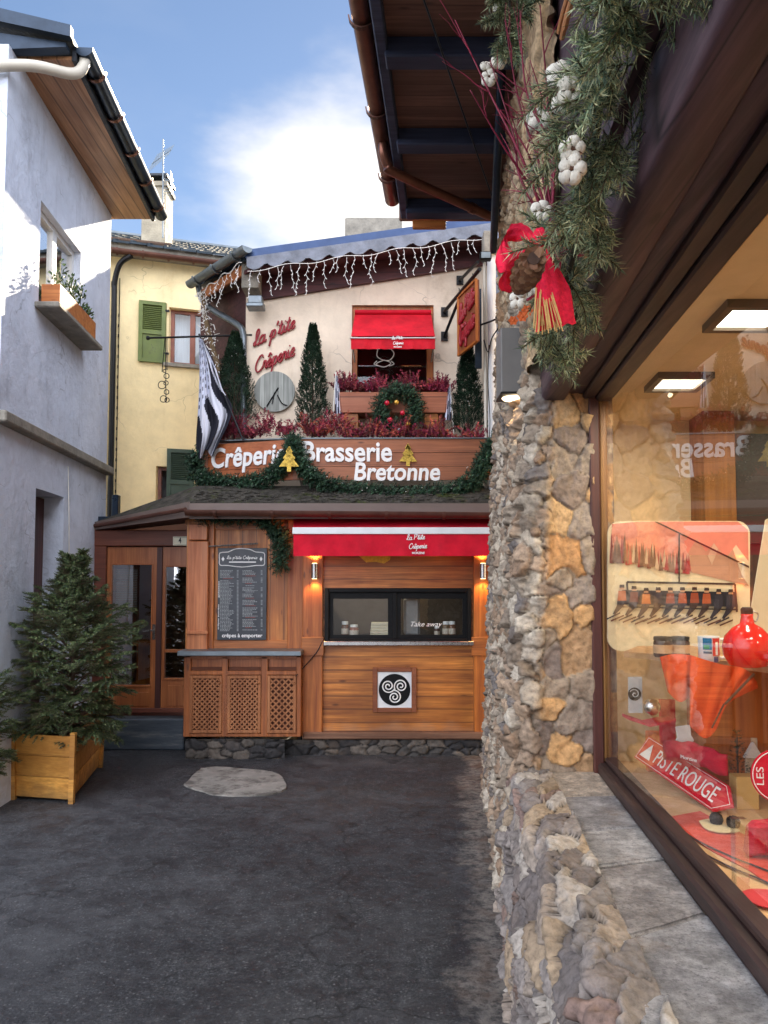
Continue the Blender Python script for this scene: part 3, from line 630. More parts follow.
# serving window
m = MB(); f = .05
for q in ((wx0, wx0+f, wz0_, wz1_), (wx1-f, wx1, wz0_, wz1_), (wx0+f, wx1-f, wz0_, wz0_+f*.8), (wx0+f, wx1-f, wz1_-f, wz1_)): m.bbox(q[0], q[1], 8.86, 8.99, q[2], q[3], .006)
mc = XZ(395, 600, YF)[0]; m.bbox(mc-.035, mc+.02, 8.89, 8.96, wz0_+f*.8, wz1_-f, .004)
for (a, b) in ((wx0+f, mc-.035), (mc+.02, wx1-f)):
    for q in ((a, a+.05, wz0_+.04, wz1_-f), (b-.05, b, wz0_+.04, wz1_-f), (a+.05, b-.05, wz0_+.04, wz0_+.085), (a+.05, b-.05, wz1_-f-.08, wz1_-f)): m.box(q[0], q[1], 8.92, 8.95, q[2], q[3])
sw = obj('serving_window', m, M['black_frame'], rs)
m = MB(); m.box(wx0+.06, mc-.04, 8.934, 8.94, wz0_+.05, wz1_-.06); obj('pane', m, M['glass'], sw)
m = MB(); m.box(mc+.03, wx1-.06, 8.946, 8.952, wz0_+.05, wz1_-.06); obj('pane', m, M['glass'], sw)
m = MB(); FB(m, 323.5, 473.5, 641.5, 645.5, 8.80, 8.96, b=.004); obj('window_shelf', m, M['steel'], rs)
# kitchen behind
m = MB(); m.box(-1.0, 1.3, 10.8, 10.85, 0, 2.9); m.box(-1.05, -1.0, 9.05, 10.8, 0, 2.9); m.box(1.3, 1.35, 9.05, 10.8, 0, 2.9); m.box(-1, 1.3, 9.05, 10.8, 2.8, 2.85); m.box(-1, 1.3, 9.05, 10.8, wz0_-.6, wz0_-.5); m.box(-.9, 1.2, 9.0, 9.45, wz0_+.01, wz0_+.045)
obj('kitchen_walls', m, plain('kitchen_paint', (66, 60, 54), .8, .3, 3, .1), rs)
# menu wall and corner post
m = MB(); FB(m, 187, 303, 516, 656, 8.98, 9.06); obj('menu_wall', m, M['facade_v'], rs)
for a, b in ((288, 303.0), (207, 213)):
    m = MB(); FB(m, a, b, 520, 650, 8.93, 8.98, b=.006); obj('post', m, M['post'], rs)
m = MB(); FB(m, 213, 288, 520, 530, 8.955, 8.98, b=.006); obj('rail', m, M['rail'], rs)
m = MB(); FB(m, 213, 288, 640, 650, 8.955, 8.98, b=.006); obj('rail', m, M['rail'], rs)
m = MB(); FB(m, 187.5, 207, 541, 652, 8.86, 9.0, b=.01); po = obj('post', m, M['post_pale'], rs)
m = MB(); FB(m, 188.5, 207, 524, 540, 8.84, 9.0, b=.008); FB(m, 186.5, 207.5, 631, 634, 8.83, 8.86, b=.004); obj('post_block', m, M['post_pale'], po)
# counter with lattice doors
ct = thing('serving_counter', 'low wooden counter with zinc top and three lattice doors under the menu board', 'counter', (-1.6, 8.8, 0))
cxa, cxb = W(184, 700, 8.66).x, W(300.5, 700, 8.66).x; czt = W(200, 657, 8.66).z; czb = W(200, 737.5, 8.66).z
m = MB(); m.box(cxa, cxb, 8.72, 8.975, czb, czt); obj('carcass', m, M['counter_wood'], ct)
m = MB()
for (a, b, c, d) in ((184, 189.5, 657, 737), (222, 227, 657, 737), (261, 267, 657, 737), (296.5, 300.5, 657, 737), (189.5, 222, 671, 675), (227, 261, 671, 675), (267, 296.5, 671, 675), (189.5, 222, 733.5, 737), (227, 261, 733.5, 737), (267, 296.5, 733.5, 737), (189.5, 296.5, 655, 659)):
    a_, b_ = W(a, c, 8.66), W(b, d, 8.66); m.bbox(a_.x, b_.x, 8.67, 8.718, b_.z, a_.z, .004)
obj('face_frame', m, M['counter_wood'], ct)
def lattice(x0, x1, y0, y1, step, both):
    m = MB(); a, b = W(x0, y0, 8.66), W(x1, y1, 8.66); X0, X1, Z0, Z1 = a.x, b.x, b.z, a.z; f = .035
    for q in ((X0, X0+f, Z0, Z1), (X1-f, X1, Z0, Z1), (X0+f, X1-f, Z0, Z0+f), (X0+f, X1-f, Z1-f, Z1)): m.bbox(q[0], q[1], 8.650, 8.668, q[2], q[3], .004)
    X0 += f; X1 -= f; Z0 += f; Z1 -= f; Wd, Ht = X1-X0, Z1-Z0
    def strip(sg, yy):
        t = -Ht
        while t < Wd+Ht:
            pts_ = []                                             # line x = X0+t+u, z = Z0+u (sg=1) or Z1-u clipped
            u0, u1 = max(0, -t), min(Ht, Wd-t)
            if u1-u0 > .02:
                za, zb = (Z0+u0, Z0+u1) if sg > 0 else (Z1-u0, Z1-u1)
                p0, p1 = Vector((X0+t+u0, yy, za)), Vector((X0+t+u1, yy, zb)); n_ = (p1-p0).normalized(); s_ = Vector((-n_.z, 0, n_.x))*.009
                m.prism([p0-s_, p1-s_, p1+s_, p0+s_], (0, .005, 0))
            t += step
    strip(1, 8.655); 
    if both: strip(-1, 8.661)
    o_ = obj('lattice_door', m, M['lattice'], ct); k = MB(); k.ball((X1+.01, 8.645, Z1-.05), .014, 8); obj('knob', k, M['lattice'], o_, 180)
lattice(190, 221.5, 675.5, 733, .058, True); lattice(227.5, 260.5, 675.5, 733, .058, True); lattice(267.5, 296, 675.5, 733, .072, True)
m = MB(); m.box(cxa+.05, cxb-.05, 8.71, 8.718, czb+.02, czt-.12); obj('backing', m, plain('counter_backing', (96, 52, 30), .8, .2), ct)
m = MB(); m.bbox(cxa-.06, W(301.5, 650, 8.6).x, 8.56, 8.985, W(200, 656, 8.56).z, W(200, 651.2, 8.56).z, .006); obj('countertop', m, M['zinc'], ct)

# entrance: two glazed leaves, frame, lintel, number plate
YD = 9.35; dx0, dx1 = W(93, 600, YD).x, W(190, 600, YD).x; dzb = W(150, 712, YD).z
m = MB(); FB(m, 93, 190, 530, 546, YD-.06, YD+.15, b=.01); FB(m, 92, 103, 546, 712, YD-.05, YD+.12, b=.006); m.box(dx0, dx1, YD+.02, YD+.15, dzb-.4, dzb-.01)
FB(m, 103, 189, 708.5, 713, YD-.05, YD+.12, b=.006)
obj('door_frame', m, wood('entrance_frame', (104, 50, 34), (150, 84, 56), 'X', 'Z', 60., .5, knots=False), rs)
def leaf_(x0, x1, y0, y1, pane, panel, mid=None):
    m = MB(); a, b = W(x0, y0, YD), W(x1, y1, YD); pa, pb = W(pane[0], pane[2], YD), W(pane[1], pane[3], YD)
    wall_holes(m, a.x, b.x, b.z, a.z, [(pa.x, pb.x, pb.z, pa.z)], lambda q, r_, s_, t_: m.box(q, r_, YD, YD+.05, s_, t_))
    for q in ((pa.x-.02, pa.x, pb.z-.02, pa.z+.02), (pb.x, pb.x+.02, pb.z-.02, pa.z+.02), (pa.x, pb.x, pa.z, pa.z+.02), (pa.x, pb.x, pb.z-.025, pb.z)): m.bbox(q[0], q[1], YD-.014, YD, q[2], q[3], .004)
    if mid: zz = W(150, mid, YD).z; m.bbox(pa.x, pb.x, YD+.005, YD+.04, zz-.02, zz+.02, .004)
    qa, qb = W(panel[0], panel[2], YD), W(panel[1], panel[3], YD); m.bbox(qa.x, qb.x, YD-.012, YD, qb.z, qa.z, .01)
    o_ = obj('door', m, M['door_wood'], rs); m = MB(); m.box(pa.x-.005, pb.x+.005, YD+.02, YD+.026, pb.z-.005, pa.z+.005); obj('pane', m, M['glass_door'], o_); return o_
d1 = leaf_(104, 157, 547, 711, (112, 150, 565, 685), (114, 149, 692, 706))
d2 = leaf_(160, 190, 547, 711, (166, 188, 567, 678), (168, 188, 685, 706), 651)
m = MB(); h = W(154, 630, YD); m.bbox(h.x-.018, h.x+.018, YD-.01, YD, h.z-.12, h.z+.07, .003); m.tube([(h.x, YD-.01, h.z), (h.x, YD-.055, h.z), (h.x-.12, YD-.06, h.z-.015)], .01, 8); obj('handle', m, M['steel'], d1, 40)
m = MB(); FB(m, 157, 160, 547, 711, YD-.025, YD+.04, b=.004); obj('cover_strip', m, M['frame_red'], rs)
m = MB(); m.box(dx0-.1, dx1+.3, YD+1.3, YD+1.35, 0, 2.9); m.box(dx0-.1, dx0-.05, YD+.2, YD+1.3, 0, 2.9); m.box(dx1+.3, dx1+.35, YD+.2, YD+1.3, 0, 2.9); m.box(dx0-.1, dx1+.3, YD+.2, YD+1.3, 2.6, 2.65); m.box(dx0-.1, dx1+.3, YD+.2, YD+1.3, dzb-.1, dzb-.05)
obj('entrance_hall', m, plain('hall_wood', (110, 70, 46), .7, .3, 3, .1), rs)
m = MB()
for k in range(22):
    z = W(120, 568, YD).z-.02-k*.022; m.prism([(W(113, 600, YD).x, YD+.10, z), (W(134, 600, YD).x, YD+.10, z), (W(134, 600, YD).x, YD+.12, z-.012), (W(113, 600, YD).x, YD+.12, z-.012)], (0, .002, .002))
obj('blind', m, M['white_paint'], rs)
m = MB(); q = W(140, 640, YD+.5); m.box(q.x-.04, q.x+.3, YD+.5, YD+.56, dzb, q.z); m.box(q.x-.02, q.x+.3, YD+.3, YD+.9, q.z-.06, q.z); obj('bar_panel', m, M['post'], rs)
m = MB(); FB(m, 173, 187.5, 536.5, 545.5, YD-.075, YD-.061, b=.002); npl = obj('number_plate', m, plain('enamel', (226, 220, 190), .35, .08), rs)
st = MB(); za, zb = W(150, 716, YD).z, 0
st.bbox(W(96, 730, 9.12).x, W(184, 730, 9.12).x, 9.12, YD+.02, 0, W(150, 719, 9.12).z, .015)
t = NT('worn_step'); t.set(Base_Color=t.ramp(t.noise(3, 7, .7, sc=(.6, 1, 5)), [(.3, (.02, .03, .045)), (.55, (.06, .075, .09)), (.75, (.2, .19, .17))]), Roughness=.45); t.bump(t.noise(12, 6), .4, .01)
obj('door_step', st, t.m, rs)
# walls closing the ground floor, terrace slab
m = MB(); m.box(-3.62, -3.55, YD, 11.5, 0, 2.8); m.box(XR, XR+.1, 8.95, 14, 0, 2.8); m.box(-2.45, XR+.1, 9.08, 9.14, 2.75, 3.0)
obj('ground_floor_wall', m, M['facade_h'], rs)
# lower roof (mossy boards), its gutter
zg = W(300, 508, 8.52).z
m = MB(); gl_ = W(190, 506, 8.55); gr_ = Vector((XR, 8.55, gl_.z)); bl = W(196, 490, 9.08); br = Vector((XR, 9.08, bl.z)); lf = W(95, 526, 9.3); 
m.prism([gl_+Vector((0, 0, .0)), gr_, br, bl], (0, 0, .05)); 
m.prism([lf, gl_, bl, Vector((lf.x, 9.9, lf.z+.12))], (0, 0, .05)); m.prism([bl, br, Vector((XR, 9.8, br.z+.02)), Vector((lf.x, 9.9, lf.z+.12))], (0, 0, .04))
t = NT('mossy_roof'); col = t.ramp(t.noise(9, 7, .7), [(.3, (.03, .028, .025)), (.6, (.10, .09, .075)), (.8, (.2, .18, .14))])
col = t.mix(t.ramp(t.noise(5, 7, .75), [(.54, 0.), (.66, .9)]), col, t.ramp(t.noise(40, 4), [(.3, (.03, .045, .012)), (.7, (.10, .12, .03))])); t.set(Base_Color=col, Roughness=.95, Specular_IOR_Level=.1); t.bump(t.noise(24, 7, .75), 1., .04); M['moss'] = t.m
lr = obj('lower_roof', m, M['moss'], rs)
mm = MB()                                            # lumpy moss pads
for k in range(420):
    x = random.uniform(gl_.x+.02, XR-.3); y = 8.56+abs(random.gauss(0, .2)); z = gl_.z+.05+(y-8.55)*(bl.z-gl_.z)/.53
    if y < 9.05: mm.ball((x, y, z), random.uniform(.012, .034), 6, (1.5, 1.2, .6), jit=.25)
obj('moss', mm, M['moss'], lr)['kind'] = 'stuff'
m = MB(); m.prism([gl_+Vector((0, -.02, -.15)), gr_+Vector((0, -.02, -.15)), gr_+Vector((0, -.02, .03)), gl_+Vector((0, -.02, .03))], (0, .03, 0))
m.prism([lf+Vector((0, -.02, -.05)), gl_+Vector((0, -.021, -.13)), gl_+Vector((0, -.021, .05)), lf+Vector((0, -.02, .05))], (0, .03, 0)); obj('fascia', m, plain('grey_brown_fascia', (112, 96, 88), .6, .2, 5, .2, sc=(.2, 1, 1)), rs)
m = MB(); m.box(gl_.x, XR, 8.58, 8.98, gl_.z-.10, gl_.z-.08); m.prism([lf+Vector((0, .05, -.06)), gl_+Vector((0, .02, -.1)), Vector((gl_.x, 9.4, gl_.z-.1)), Vector((lf.x, 9.6, lf.z-.06))], (0, 0, .02)); obj('eave_lining', m, M['frame_red'], rs)
gutter(rs, Vector((gl_.x-.02, 8.44, gl_.z-.06)), Vector((XR, 8.44, gl_.z-.10)), .065, M['brown_gutter'], 7)
m = MB(); m.tube([lf+Vector((0, -.03, -.0)), gl_+Vector((-.02, -.11, -.05))], .025, 8); obj('drip_edge', m, M['brown_gutter'], rs)
m = MB(); m.bbox(W(117, 500, 9.9).x, W(122, 500, 9.9).x+.02, 9.7, 9.8, 2.7, 3.2, .01); m.box(lf.x, lf.x+.45, 9.4, 9.8, lf.z+.06, lf.z+.13); obj('flashing', m, M['metal_dark'], rs)

# ---- upper storey
ux0, ux1 = W(246, 300, YU).x, W(484, 300, YU).x
def rz(x, Y): return 6.22 + .143*(x+1.74) + .2*(Y-9.25)           # roof plane (top)
h0 = XZ(352, 305, YU); h1 = XZ(434, 400, YU)
m = MB(); ZB = rz(ux0, YU)-.32
wall_holes(m, ux0, XR, 2.9, ZB, [(h0[0], h1[0], h1[1], h0[1])], lambda a, b, c, d: m.box(a, b, YU, YU+.35, c, d))
m.prism([Vector((ux0, YU, ZB)), Vector((XR, YU, ZB)), Vector((XR, YU, rz(XR, YU)-.2)), Vector((ux0, YU, rz(ux0, YU)-.2))], (0, .35, 0))
obj('upper_wall', m, M['plaster_cream'], rs)
m = MB(); m.prism([Vector((ux0, YU+.02, 2.9)), Vector((-2.75, 10.9, 2.9)), Vector((-2.75, 10.9, 6.2)), Vector((ux0, YU+.02, 6.05))], (.05, .1, 0)); obj('side_wall', m, M['maroon'], rs)
A_, B_ = Vector((-1.74, 9.22, 0)), Vector((-2.66, 10.3, 0))
pl = [A_, Vector((XR+.3, 9.22, 0)), Vector((XR+.3, 14, 0)), Vector((-2.66, 14, 0)), B_]
m = MB(); m.prism([Vector((p_.x, p_.y, rz(p_.x, p_.y)-.06)) for p_ in pl], (0, 0, .06)); obj('upper_roof', m, M['metal_dark'], rs)
m = MB(); m.prism([Vector((p_.x+(.03 if i in (0, 4) else 0), p_.y+.04, rz(p_.x, p_.y)-.2)) for i, p_ in enumerate(pl)], (0, 0, .05)); obj('upper_soffit', m, M['maroon'], rs)
m = MB(); m.prism([Vector((ux0+.2, YU-.06, rz(ux0, YU)-.50)), Vector((XR, YU-.06, rz(XR, YU)-.46)), Vector((XR, YU-.06, rz(XR, YU)-.2)), Vector((ux0+.2, YU-.06, rz(ux0, YU)-.2))], (0, .055, 0)); obj('wall_plate', m, M['maroon'], rs)
m = MB(); fa, fb_ = Vector((-1.76, 9.2, rz(-1.76, 9.2))), Vector((XR+.3, 9.2, rz(XR+.3, 9.2)))
m.prism([fa+Vector((0, 0, -.05)), fb_+Vector((0, 0, -.05)), fb_+Vector((0, 0, .06)), fa+Vector((0, 0, .06))], (0, .06, 0)); obj('ridge_flashing', m, plain('blue_grey_sheet', (56, 74, 108), .45, .2, 4, .1, metal=.5), rs)
# scalloped slate strip along the front edge
m = MB(); N_ = 12
for k in range(N_):
    xa = -1.74+(1.42+1.74)*k/N_; xb = -1.74+(1.42+1.74)*(k+1)/N_+.02; pts = [Vector((xa, 9.17, rz(xa, 9.2)-.05)), Vector((xb, 9.17, rz(xb, 9.2)-.05))]
    nn = 9
    for j in range(nn+1):
        t_ = 1-j/nn; x = xa+(xb-xa)*t_; pts.append(Vector((x, 9.17-.003*(k % 2), rz(x, 9.2)-.17-.055*math.sin(math.pi*min(1, t_*1.25)) + random.uniform(-.004, .004))))
    m.prism(pts, (0, .02, 0))
obj('slate_edging', m, plain('grey_slate', (112, 116, 126), .6, .45, 5, .7, 26, .008, dirt=((150, 112, 90), 5, .66)), rs)
gutter(rs, Vector((-1.72, 9.1, 6.26)), Vector((-2.74, 10.25, 6.27)), .075, M['zinc'], 3)
m = MB(); m.prism([Vector((-1.82, 9.38, 6.02)), Vector((-2.58, 10.22, 6.02)), Vector((-2.58, 10.22, 6.16)), Vector((-1.82, 9.38, 6.16))], (.03, .02, 0)); obj('eave_board', m, M['orange_board'], rs)
dpx = lambda x, y, Y=10.2: W(x, y, Y)
m = MB(); m.tube(smooth_path([dpx(198, 276, 10.25), dpx(199, 290, 10.25), dpx(204, 303, 10.2), dpx(216, 312, 10.1), dpx(238, 325, 9.75), dpx(243, 333, 9.66), dpx(243.5, 350, 9.64), dpx(244, 420, 9.64), dpx(244, 440, 9.64)], 6), .042, 10); obj('downpipe', m, M['zinc'], rs, 60)
m = MB(); m.box(ux0+.0, ux0+.22, YU-.32, YU, W(250, 288, YU-.3).z, W(250, 262, YU-.3).z+.1); obj('corner_pier', m, M['stone_grey'], rs)
# window reveal, dark room, timber jambs
m = MB(); m.box(h0[0]-.3, h1[0]+.3, YU+1.2, YU+1.25, h1[1]-.3, h0[1]+.3); m.box(h0[0]-.3, h0[0]-.25, YU+.36, YU+1.2, h1[1]-.3, h0[1]+.3); m.box(h1[0]+.25, h1[0]+.3, YU+.36, YU+1.2, h1[1]-.3, h0[1]+.3)
m.box(h0[0]-.3, h1[0]+.3, YU+.36, YU+1.2, h0[1]+.25, h0[1]+.3); m.box(h0[0]-.3, h1[0]+.3, YU+.36, YU+1.2, h1[1]-.3, h1[1]-.25); obj('upstairs_room', m, M['dark_room'], rs)
m = MB(); J = .07
for q in ((h0[0], h0[0]+J, h1[1], h0[1]), (h1[0]-J*1.3, h1[0], h1[1], h0[1]), (h0[0]+J, h1[0]-J*1.3, h0[1]-J, h0[1])): m.bbox(q[0], q[1], YU+.05, YU+.2, q[2], q[3], .006)
uw = obj('window_frame', m, M['post'], rs); m = MB(); m.box(h0[0]+J, h1[0]-.09, YU+.12, YU+.126, h1[1], h0[1]-J); obj('pane', m, M['glass'], uw)
# chimney stub behind the roof
m = MB(); ka, kb = W(345, 236, 12.2), W(402, 217, 12.2); m.bbox(ka.x, kb.x, 12.2, 12.8, 6.2, kb.z, .02); obj('chimney', m, M['stone_grey'], rs)
# terrace front: planter boards (two runs that meet at an angle)
tp = thing('terrace_planter', 'long boarded planter with white lettering along the terrace edge', 'planter', (-.4, 9.1, 3.2))
P1 = W(293, 439, 8.95); P1b = W(293, 480, 8.95); P0 = W(206, 442, 9.32); P0b = W(206, 478, 9.32); P2 = W(497, 447.5, 8.93); P2b = W(497, 482, 8.93)
ztp = P1.z; zbt = P1b.z
def run_(name, a, b, z0a, z1a, m_, th=.04):
    m = MB(); n_ = (Vector((b.x-a.x, b.y-a.y, 0))).normalized(); nrm = Vector((-n_.y, n_.x, 0))*th
    hh = (z1a-z0a)/3
    for k in range(3): m.prism([Vector((a.x, a.y, z0a+hh*k+.002)), Vector((b.x, b.y, z0a+hh*k+.002)), Vector((b.x, b.y, z0a+hh*(k+1)-.004)), Vector((a.x, a.y, z0a+hh*(k+1)-.004))], nrm)
    o_ = obj(name, m, m_, tp); return o_
bd1 = run_('front_board', P1, P2, zbt, ztp, M['sign_wood']); bd0 = run_('side_board', P0, P1, zbt, ztp, wood('sign_boards_orange', (184, 96, 48), (222, 136, 82), 'X', 'Z', .172, .5, .02))
m = MB(); m.prism([P0+Vector((0, -.02, 0)), P1+Vector((0, -.02, 0)), P1+Vector((0, .1, 0)), P0+Vector((0, .1, 0))], (0, 0, .012)); m.prism([P1+Vector((0, -.02, 0)), Vector((P2.x, P2.y-.02, ztp)), Vector((P2.x, P2.y+.1, ztp)), P1+Vector((0, .1, 0))], (0, 0, .012)); obj('top_trim', m, M['zinc'], tp)
m = MB(); m.prism([P0+Vector((0, .35, -.1)), P1+Vector((0, .35, -.1)), Vector((P2.x, P2.y+.35, ztp-.1)), Vector((P2.x, P2.y+.05, ztp-.1)), P1+Vector((0, .05, -.1)), P0+Vector((0, .05, -.1))], (0, 0, .03)); obj('soil', m, M['bark'], tp)
m = MB(); m.box(P2.x-.03, P2.x+.02, P2.y-.03, P2.y+.4, zbt, ztp+.02); m.box(P0.x-.02, P0.x+.03, P0.y-.03, P0.y+.4, zbt, ztp+.01); obj('end_board', m, M['sign_wood'], tp)
m = MB(); m.prism([P0+Vector((0, .36, -.5)), P1+Vector((0, .36, -.5)), Vector((P2.x, P2.y+.36, ztp-.5)), Vector((P2.x, P2.y+.36, ztp-.02)), P1+Vector((0, .36, -.02)), P0+Vector((0, .36, -.02))], (0, .02, 0))
# pale neighbour strip at the right end, with pipes
nb = thing('pale_gable', 'narrow pale grey wall strip with white pipes between restaurant and stone wall', 'building', (1.5, 9, 0))
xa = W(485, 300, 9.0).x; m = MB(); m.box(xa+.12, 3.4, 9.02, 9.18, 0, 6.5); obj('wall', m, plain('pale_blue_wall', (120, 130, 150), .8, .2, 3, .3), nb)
m = MB(); m.tube([(xa+.08, 8.98, 3.1), (xa+.08, 8.98, W(485, 245, 9).z)], .055, 12); obj('downpipe', m, M['white_paint'], nb, 60)
m = MB(); m.tube([(xa+.0, 9.02, 3.1), (xa+.0, 9.02, W(485, 262, 9).z)], .02, 8); obj('thin_pipe', m, M['pvc'], nb, 60)
m = MB(); m.box(xa-.13, xa-.05, 8.96, 9.0, W(485, 333, 9).z-.45, W(485, 290, 9).z); obj('steel_plate', m, M['metal_dark'], nb)
m = MB(); m.bbox(xa-.03, xa+.14, 8.85, 9.05, W(485, 257, 9).z, W(485, 236, 9).z, .01); obj('junction_box', m, M['stone_grey'], nb)
m = MB(); m.tube(smooth_path([W(480, 325, 8.95), W(489, 322, 8.9), W(499, 318, 8.6)], 4), .012, 6); m.tube(smooth_path([W(484, 340, 8.95), W(488, 352, 8.9), W(492, 338, 8.9), W(500, 325, 8.8), W(504, 310, 8.6)], 4), .008, 5)
m.tube(smooth_path([W(489, 345, 8.9), W(488, 380, 8.9), W(490, 420, 8.9), W(489, 440, 8.9)], 4), .006, 5); obj('cable', m, M['black_metal'], nb)
# ------------------------------------------------------------------ shop building on the right
sh = thing('stone_shop', 'stone built shop on the right with a large display window, slate sill and timber eaves', 'shop', SP(1.5, 5, 0))
PAL_L = [(160, 146, 128), (138, 124, 108), (178, 164, 144), (150, 130, 110), (118, 110, 104), (168, 144, 120), (146, 122, 100), (184, 172, 154)]
PAL_F = [(190, 148, 100), (170, 136, 100), (152, 134, 114), (196, 160, 116), (132, 116, 104), (182, 136, 90), (146, 130, 114)]
rc = .12; A1 = .95-.36-rc; AR = rc*math.pi/2; B1 = 3.0; 
def pill(u, v):
    u = np.asarray(u, float); d = np.zeros_like(u); s_ = np.zeros_like(u); nx_ = np.zeros_like(u); ny_ = np.zeros_like(u)
    a = u < A1; d[a] = .95-u[a]; s_[a] = 4.6; ny_[a] = -1
    b = (u >= A1) & (u < A1+AR); an = (u[b]-A1)/rc; d[b] = .36+rc-rc*np.sin(an); s_[b] = 4.6+rc-rc*np.cos(an); nx_[b] = -np.sin(an); ny_[b] = -np.cos(an)
    c = (u >= A1+AR) & (u < A1+AR+B1); d[c] = .36; s_[c] = 4.6+rc+(u[c]-A1-AR); nx_[c] = -1
    e = (u >= A1+AR+B1) & (u < A1+2*AR+B1); an = (u[e]-A1-AR-B1)/rc; d[e] = .36+rc-rc*np.cos(an); s_[e] = 4.6+rc+B1+rc*np.sin(an); nx_[e] = -np.cos(an); ny_[e] = np.sin(an)
    f = u >= A1+2*AR+B1; d[f] = .36+rc+(u[f]-A1-2*AR-B1); s_[f] = 4.6+2*rc+B1; ny_[f] = 1
    bat = (np.clip(v, 0, 5)-.9)*.043+np.clip((v-1.2)/2, 0, 1)*.05*np.exp(-((s_-4.65)/.35)**2)
    d = d + bat*np.clip((.95-d)/.5, 0, 1)
    return d, s_, nx_, ny_
def pill_pos(u, v): d, s_, _, _ = pill(u, v); return np.stack([d+KS*s_, s_, v], 1)
def pill_n(u, v): _, _, a, b = pill(u, v); return np.stack([a, b, a*0], 1)
def pill_h(u, v):
    hF, eF, iF = rubble(u, v, .24, .19, 11, .034, .25, 1., .10, .7); cF = paint(eF, iF, u, v, PAL_F, (152, 136, 114), 11)
    hL, eL, iL = rubble(u, v, .095, .115, 23, .058, .35, 1.1, .2, .5); cL = paint(eL, iL, u, v, PAL_L, (126, 112, 96), 23)
    w_ = np.clip((u-A1+.06)/.10, 0, 1); w_ = w_*w_*(3-2*w_)
    h = hF*(1-w_)+hL*w_; col = cF*(1-w_[:, None])+cL*w_[:, None]
    top = np.clip((v-3.9)/.5, 0, 1)[:, None]; col = col*(1-top)+col*top*np.array([1.15, 1.02, .85])
    k_ = np.clip((u-.07)/.05, .12, 1)
    return (h + .06*(fbm(u, v, 1.3, 77, 3)-.5))*k_, col
UU = np.concatenate([np.arange(-.04, A1+AR+.3, .009), np.arange(A1+AR+.3, A1+2*AR+B1+1.0, .013)])
sheet('pillar', UU, np.concatenate([np.arange(-.03, 3.3, .010), np.arange(3.3, 5.95, .016)]), pill_pos, pill_n, pill_h, M['rubble'], sh)
# low parapet below the sill: leaning courses of long stones, running towards the camera
def par_pos(u, v):                                                # u runs along s, v climbs the face then rolls onto the top
    z = np.minimum(v, .80); over = np.clip(v-.80, 0, .3); an = np.clip(over/.10, 0, math.pi/2)
    d = .315+.07*z/.8+.08*(1-np.cos(an))+np.clip(over-.157, 0, 1); z = z+.06*np.sin(an)
    return np.stack([d+KS*u, u, z], 1)
def par_n(u, v): an = np.clip((v-.8)/.10, 0, math.pi/2); return np.stack([-np.cos(an), an*0, np.sin(an)], 1)
def par_h(u, v):
    r_ = u*.9+v*.42; q_ = v*.9-u*.42
    h, e, ID = rubble(q_, r_, .10, .25, 31, .062, .28, 1.3, .18, .42)
    col = paint(e, ID, u, v, [(142, 132, 124), (124, 114, 108), (156, 142, 128), (134, 112, 102), (158, 138, 114), (114, 106, 102), (172, 162, 150), (128, 120, 114)], (52, 45, 40), 31)
    return h*(1-.55*np.clip((v-.84)/.12, 0, 1))+.05*(fbm(u, v, 1.6, 99, 3)-.5), col
sheet('parapet', np.concatenate([np.arange(-.6, 1.2, .012), np.arange(1.2, 3.6, .0075), np.arange(3.6, 4.72, .011)]), np.arange(-.04, 1.06, .0085), par_pos, par_n, par_h, M['rubble'], sh)
def up_h(u, v):
    h, e, ID = rubble(u, v, .22, .2, 41, .05, .4, .4); return h, paint(e, ID, u, v, [(190, 158, 118), (170, 144, 112), (150, 134, 116), (200, 172, 134)], (126, 114, 100), 41)
sheet('upper_stone_wall', np.arange(3.35, 4.7, .015), np.arange(3.35, 5.95, .018), lambda u, v: np.stack([.50+KS*u, u, v], 1), lambda u, v: np.tile([-1., 0, 0], (len(u), 1)), up_h, M['rubble'], sh)
m = MB(); m.box(.56, 6, 5.6, 7.6, 0, 6, SP); m.box(.56, 6, -2, 5.6, 3.42, 6, SP); m.box(3.9, 6, -2, 5.6, 0, 3.42, SP); m.box(.5, 1.5, -2, 4.6, 0, .80, SP); m.box(.5, 3.9, -2.0, -1.6, 0, 3.42, SP); obj('core_wall', m, M['plaster_cream'], sh)
# slate slabs
def slate(k, base):
    t = NT('sill_slate_%s' % 'abcdef'[k]); b = lin(base)
    col = t.ramp(t.noise(7, 12, .8), [(.34, tuple(x*.4 for x in b)), (.5, b), (.64, tuple(min(1, x*1.8) for x in b))])
    col = t.mix(t.ramp(t.noise(60, 6, .8), [(.36, .6), (.5, 0.)]), col, lin((72, 70, 72)))
    wv = t.n('ShaderNodeTexWave', wave_type='BANDS'); wv.inputs['Scale'].default_value = 1.7; wv.inputs['Distortion'].default_value = 9; wv.inputs['Detail'].default_value = 5
    mpn = t.n('ShaderNodeMapping'); mpn.inputs['Rotation'].default_value = (.3, .2, .5+.6*k); t.l(t.tc.outputs['Object'], mpn.inputs[0]); t.l(mpn.outputs[0], wv.inputs['Vector'])
    col = t.mix(t.ramp(wv.outputs['Fac'], [(.992, 0.), (1., .16)]), col, lin((196, 194, 190)))
    col = t.mix(t.ramp(t.noise(2.2, 7, .7), [(.56, 0.), (.68, .5)]), col, lin((158, 132, 108)))
    col = t.mix(t.ramp(t.noise(13, 8, .7), [(.6, 0.), (.68, .5)]), col, lin((78, 76, 80)))
    t.set(Base_Color=col, Roughness=t.ramp(t.noise(4, 5), [(.3, .38), (.7, .62)]), Specular_IOR_Level=.5)
    bb = t.bump(t.noise(8, 12, .78), 1.0, .035); t.bump(t.noise(60, 6, .7), .8, .006, bb); return t.m
cuts = [4.62]
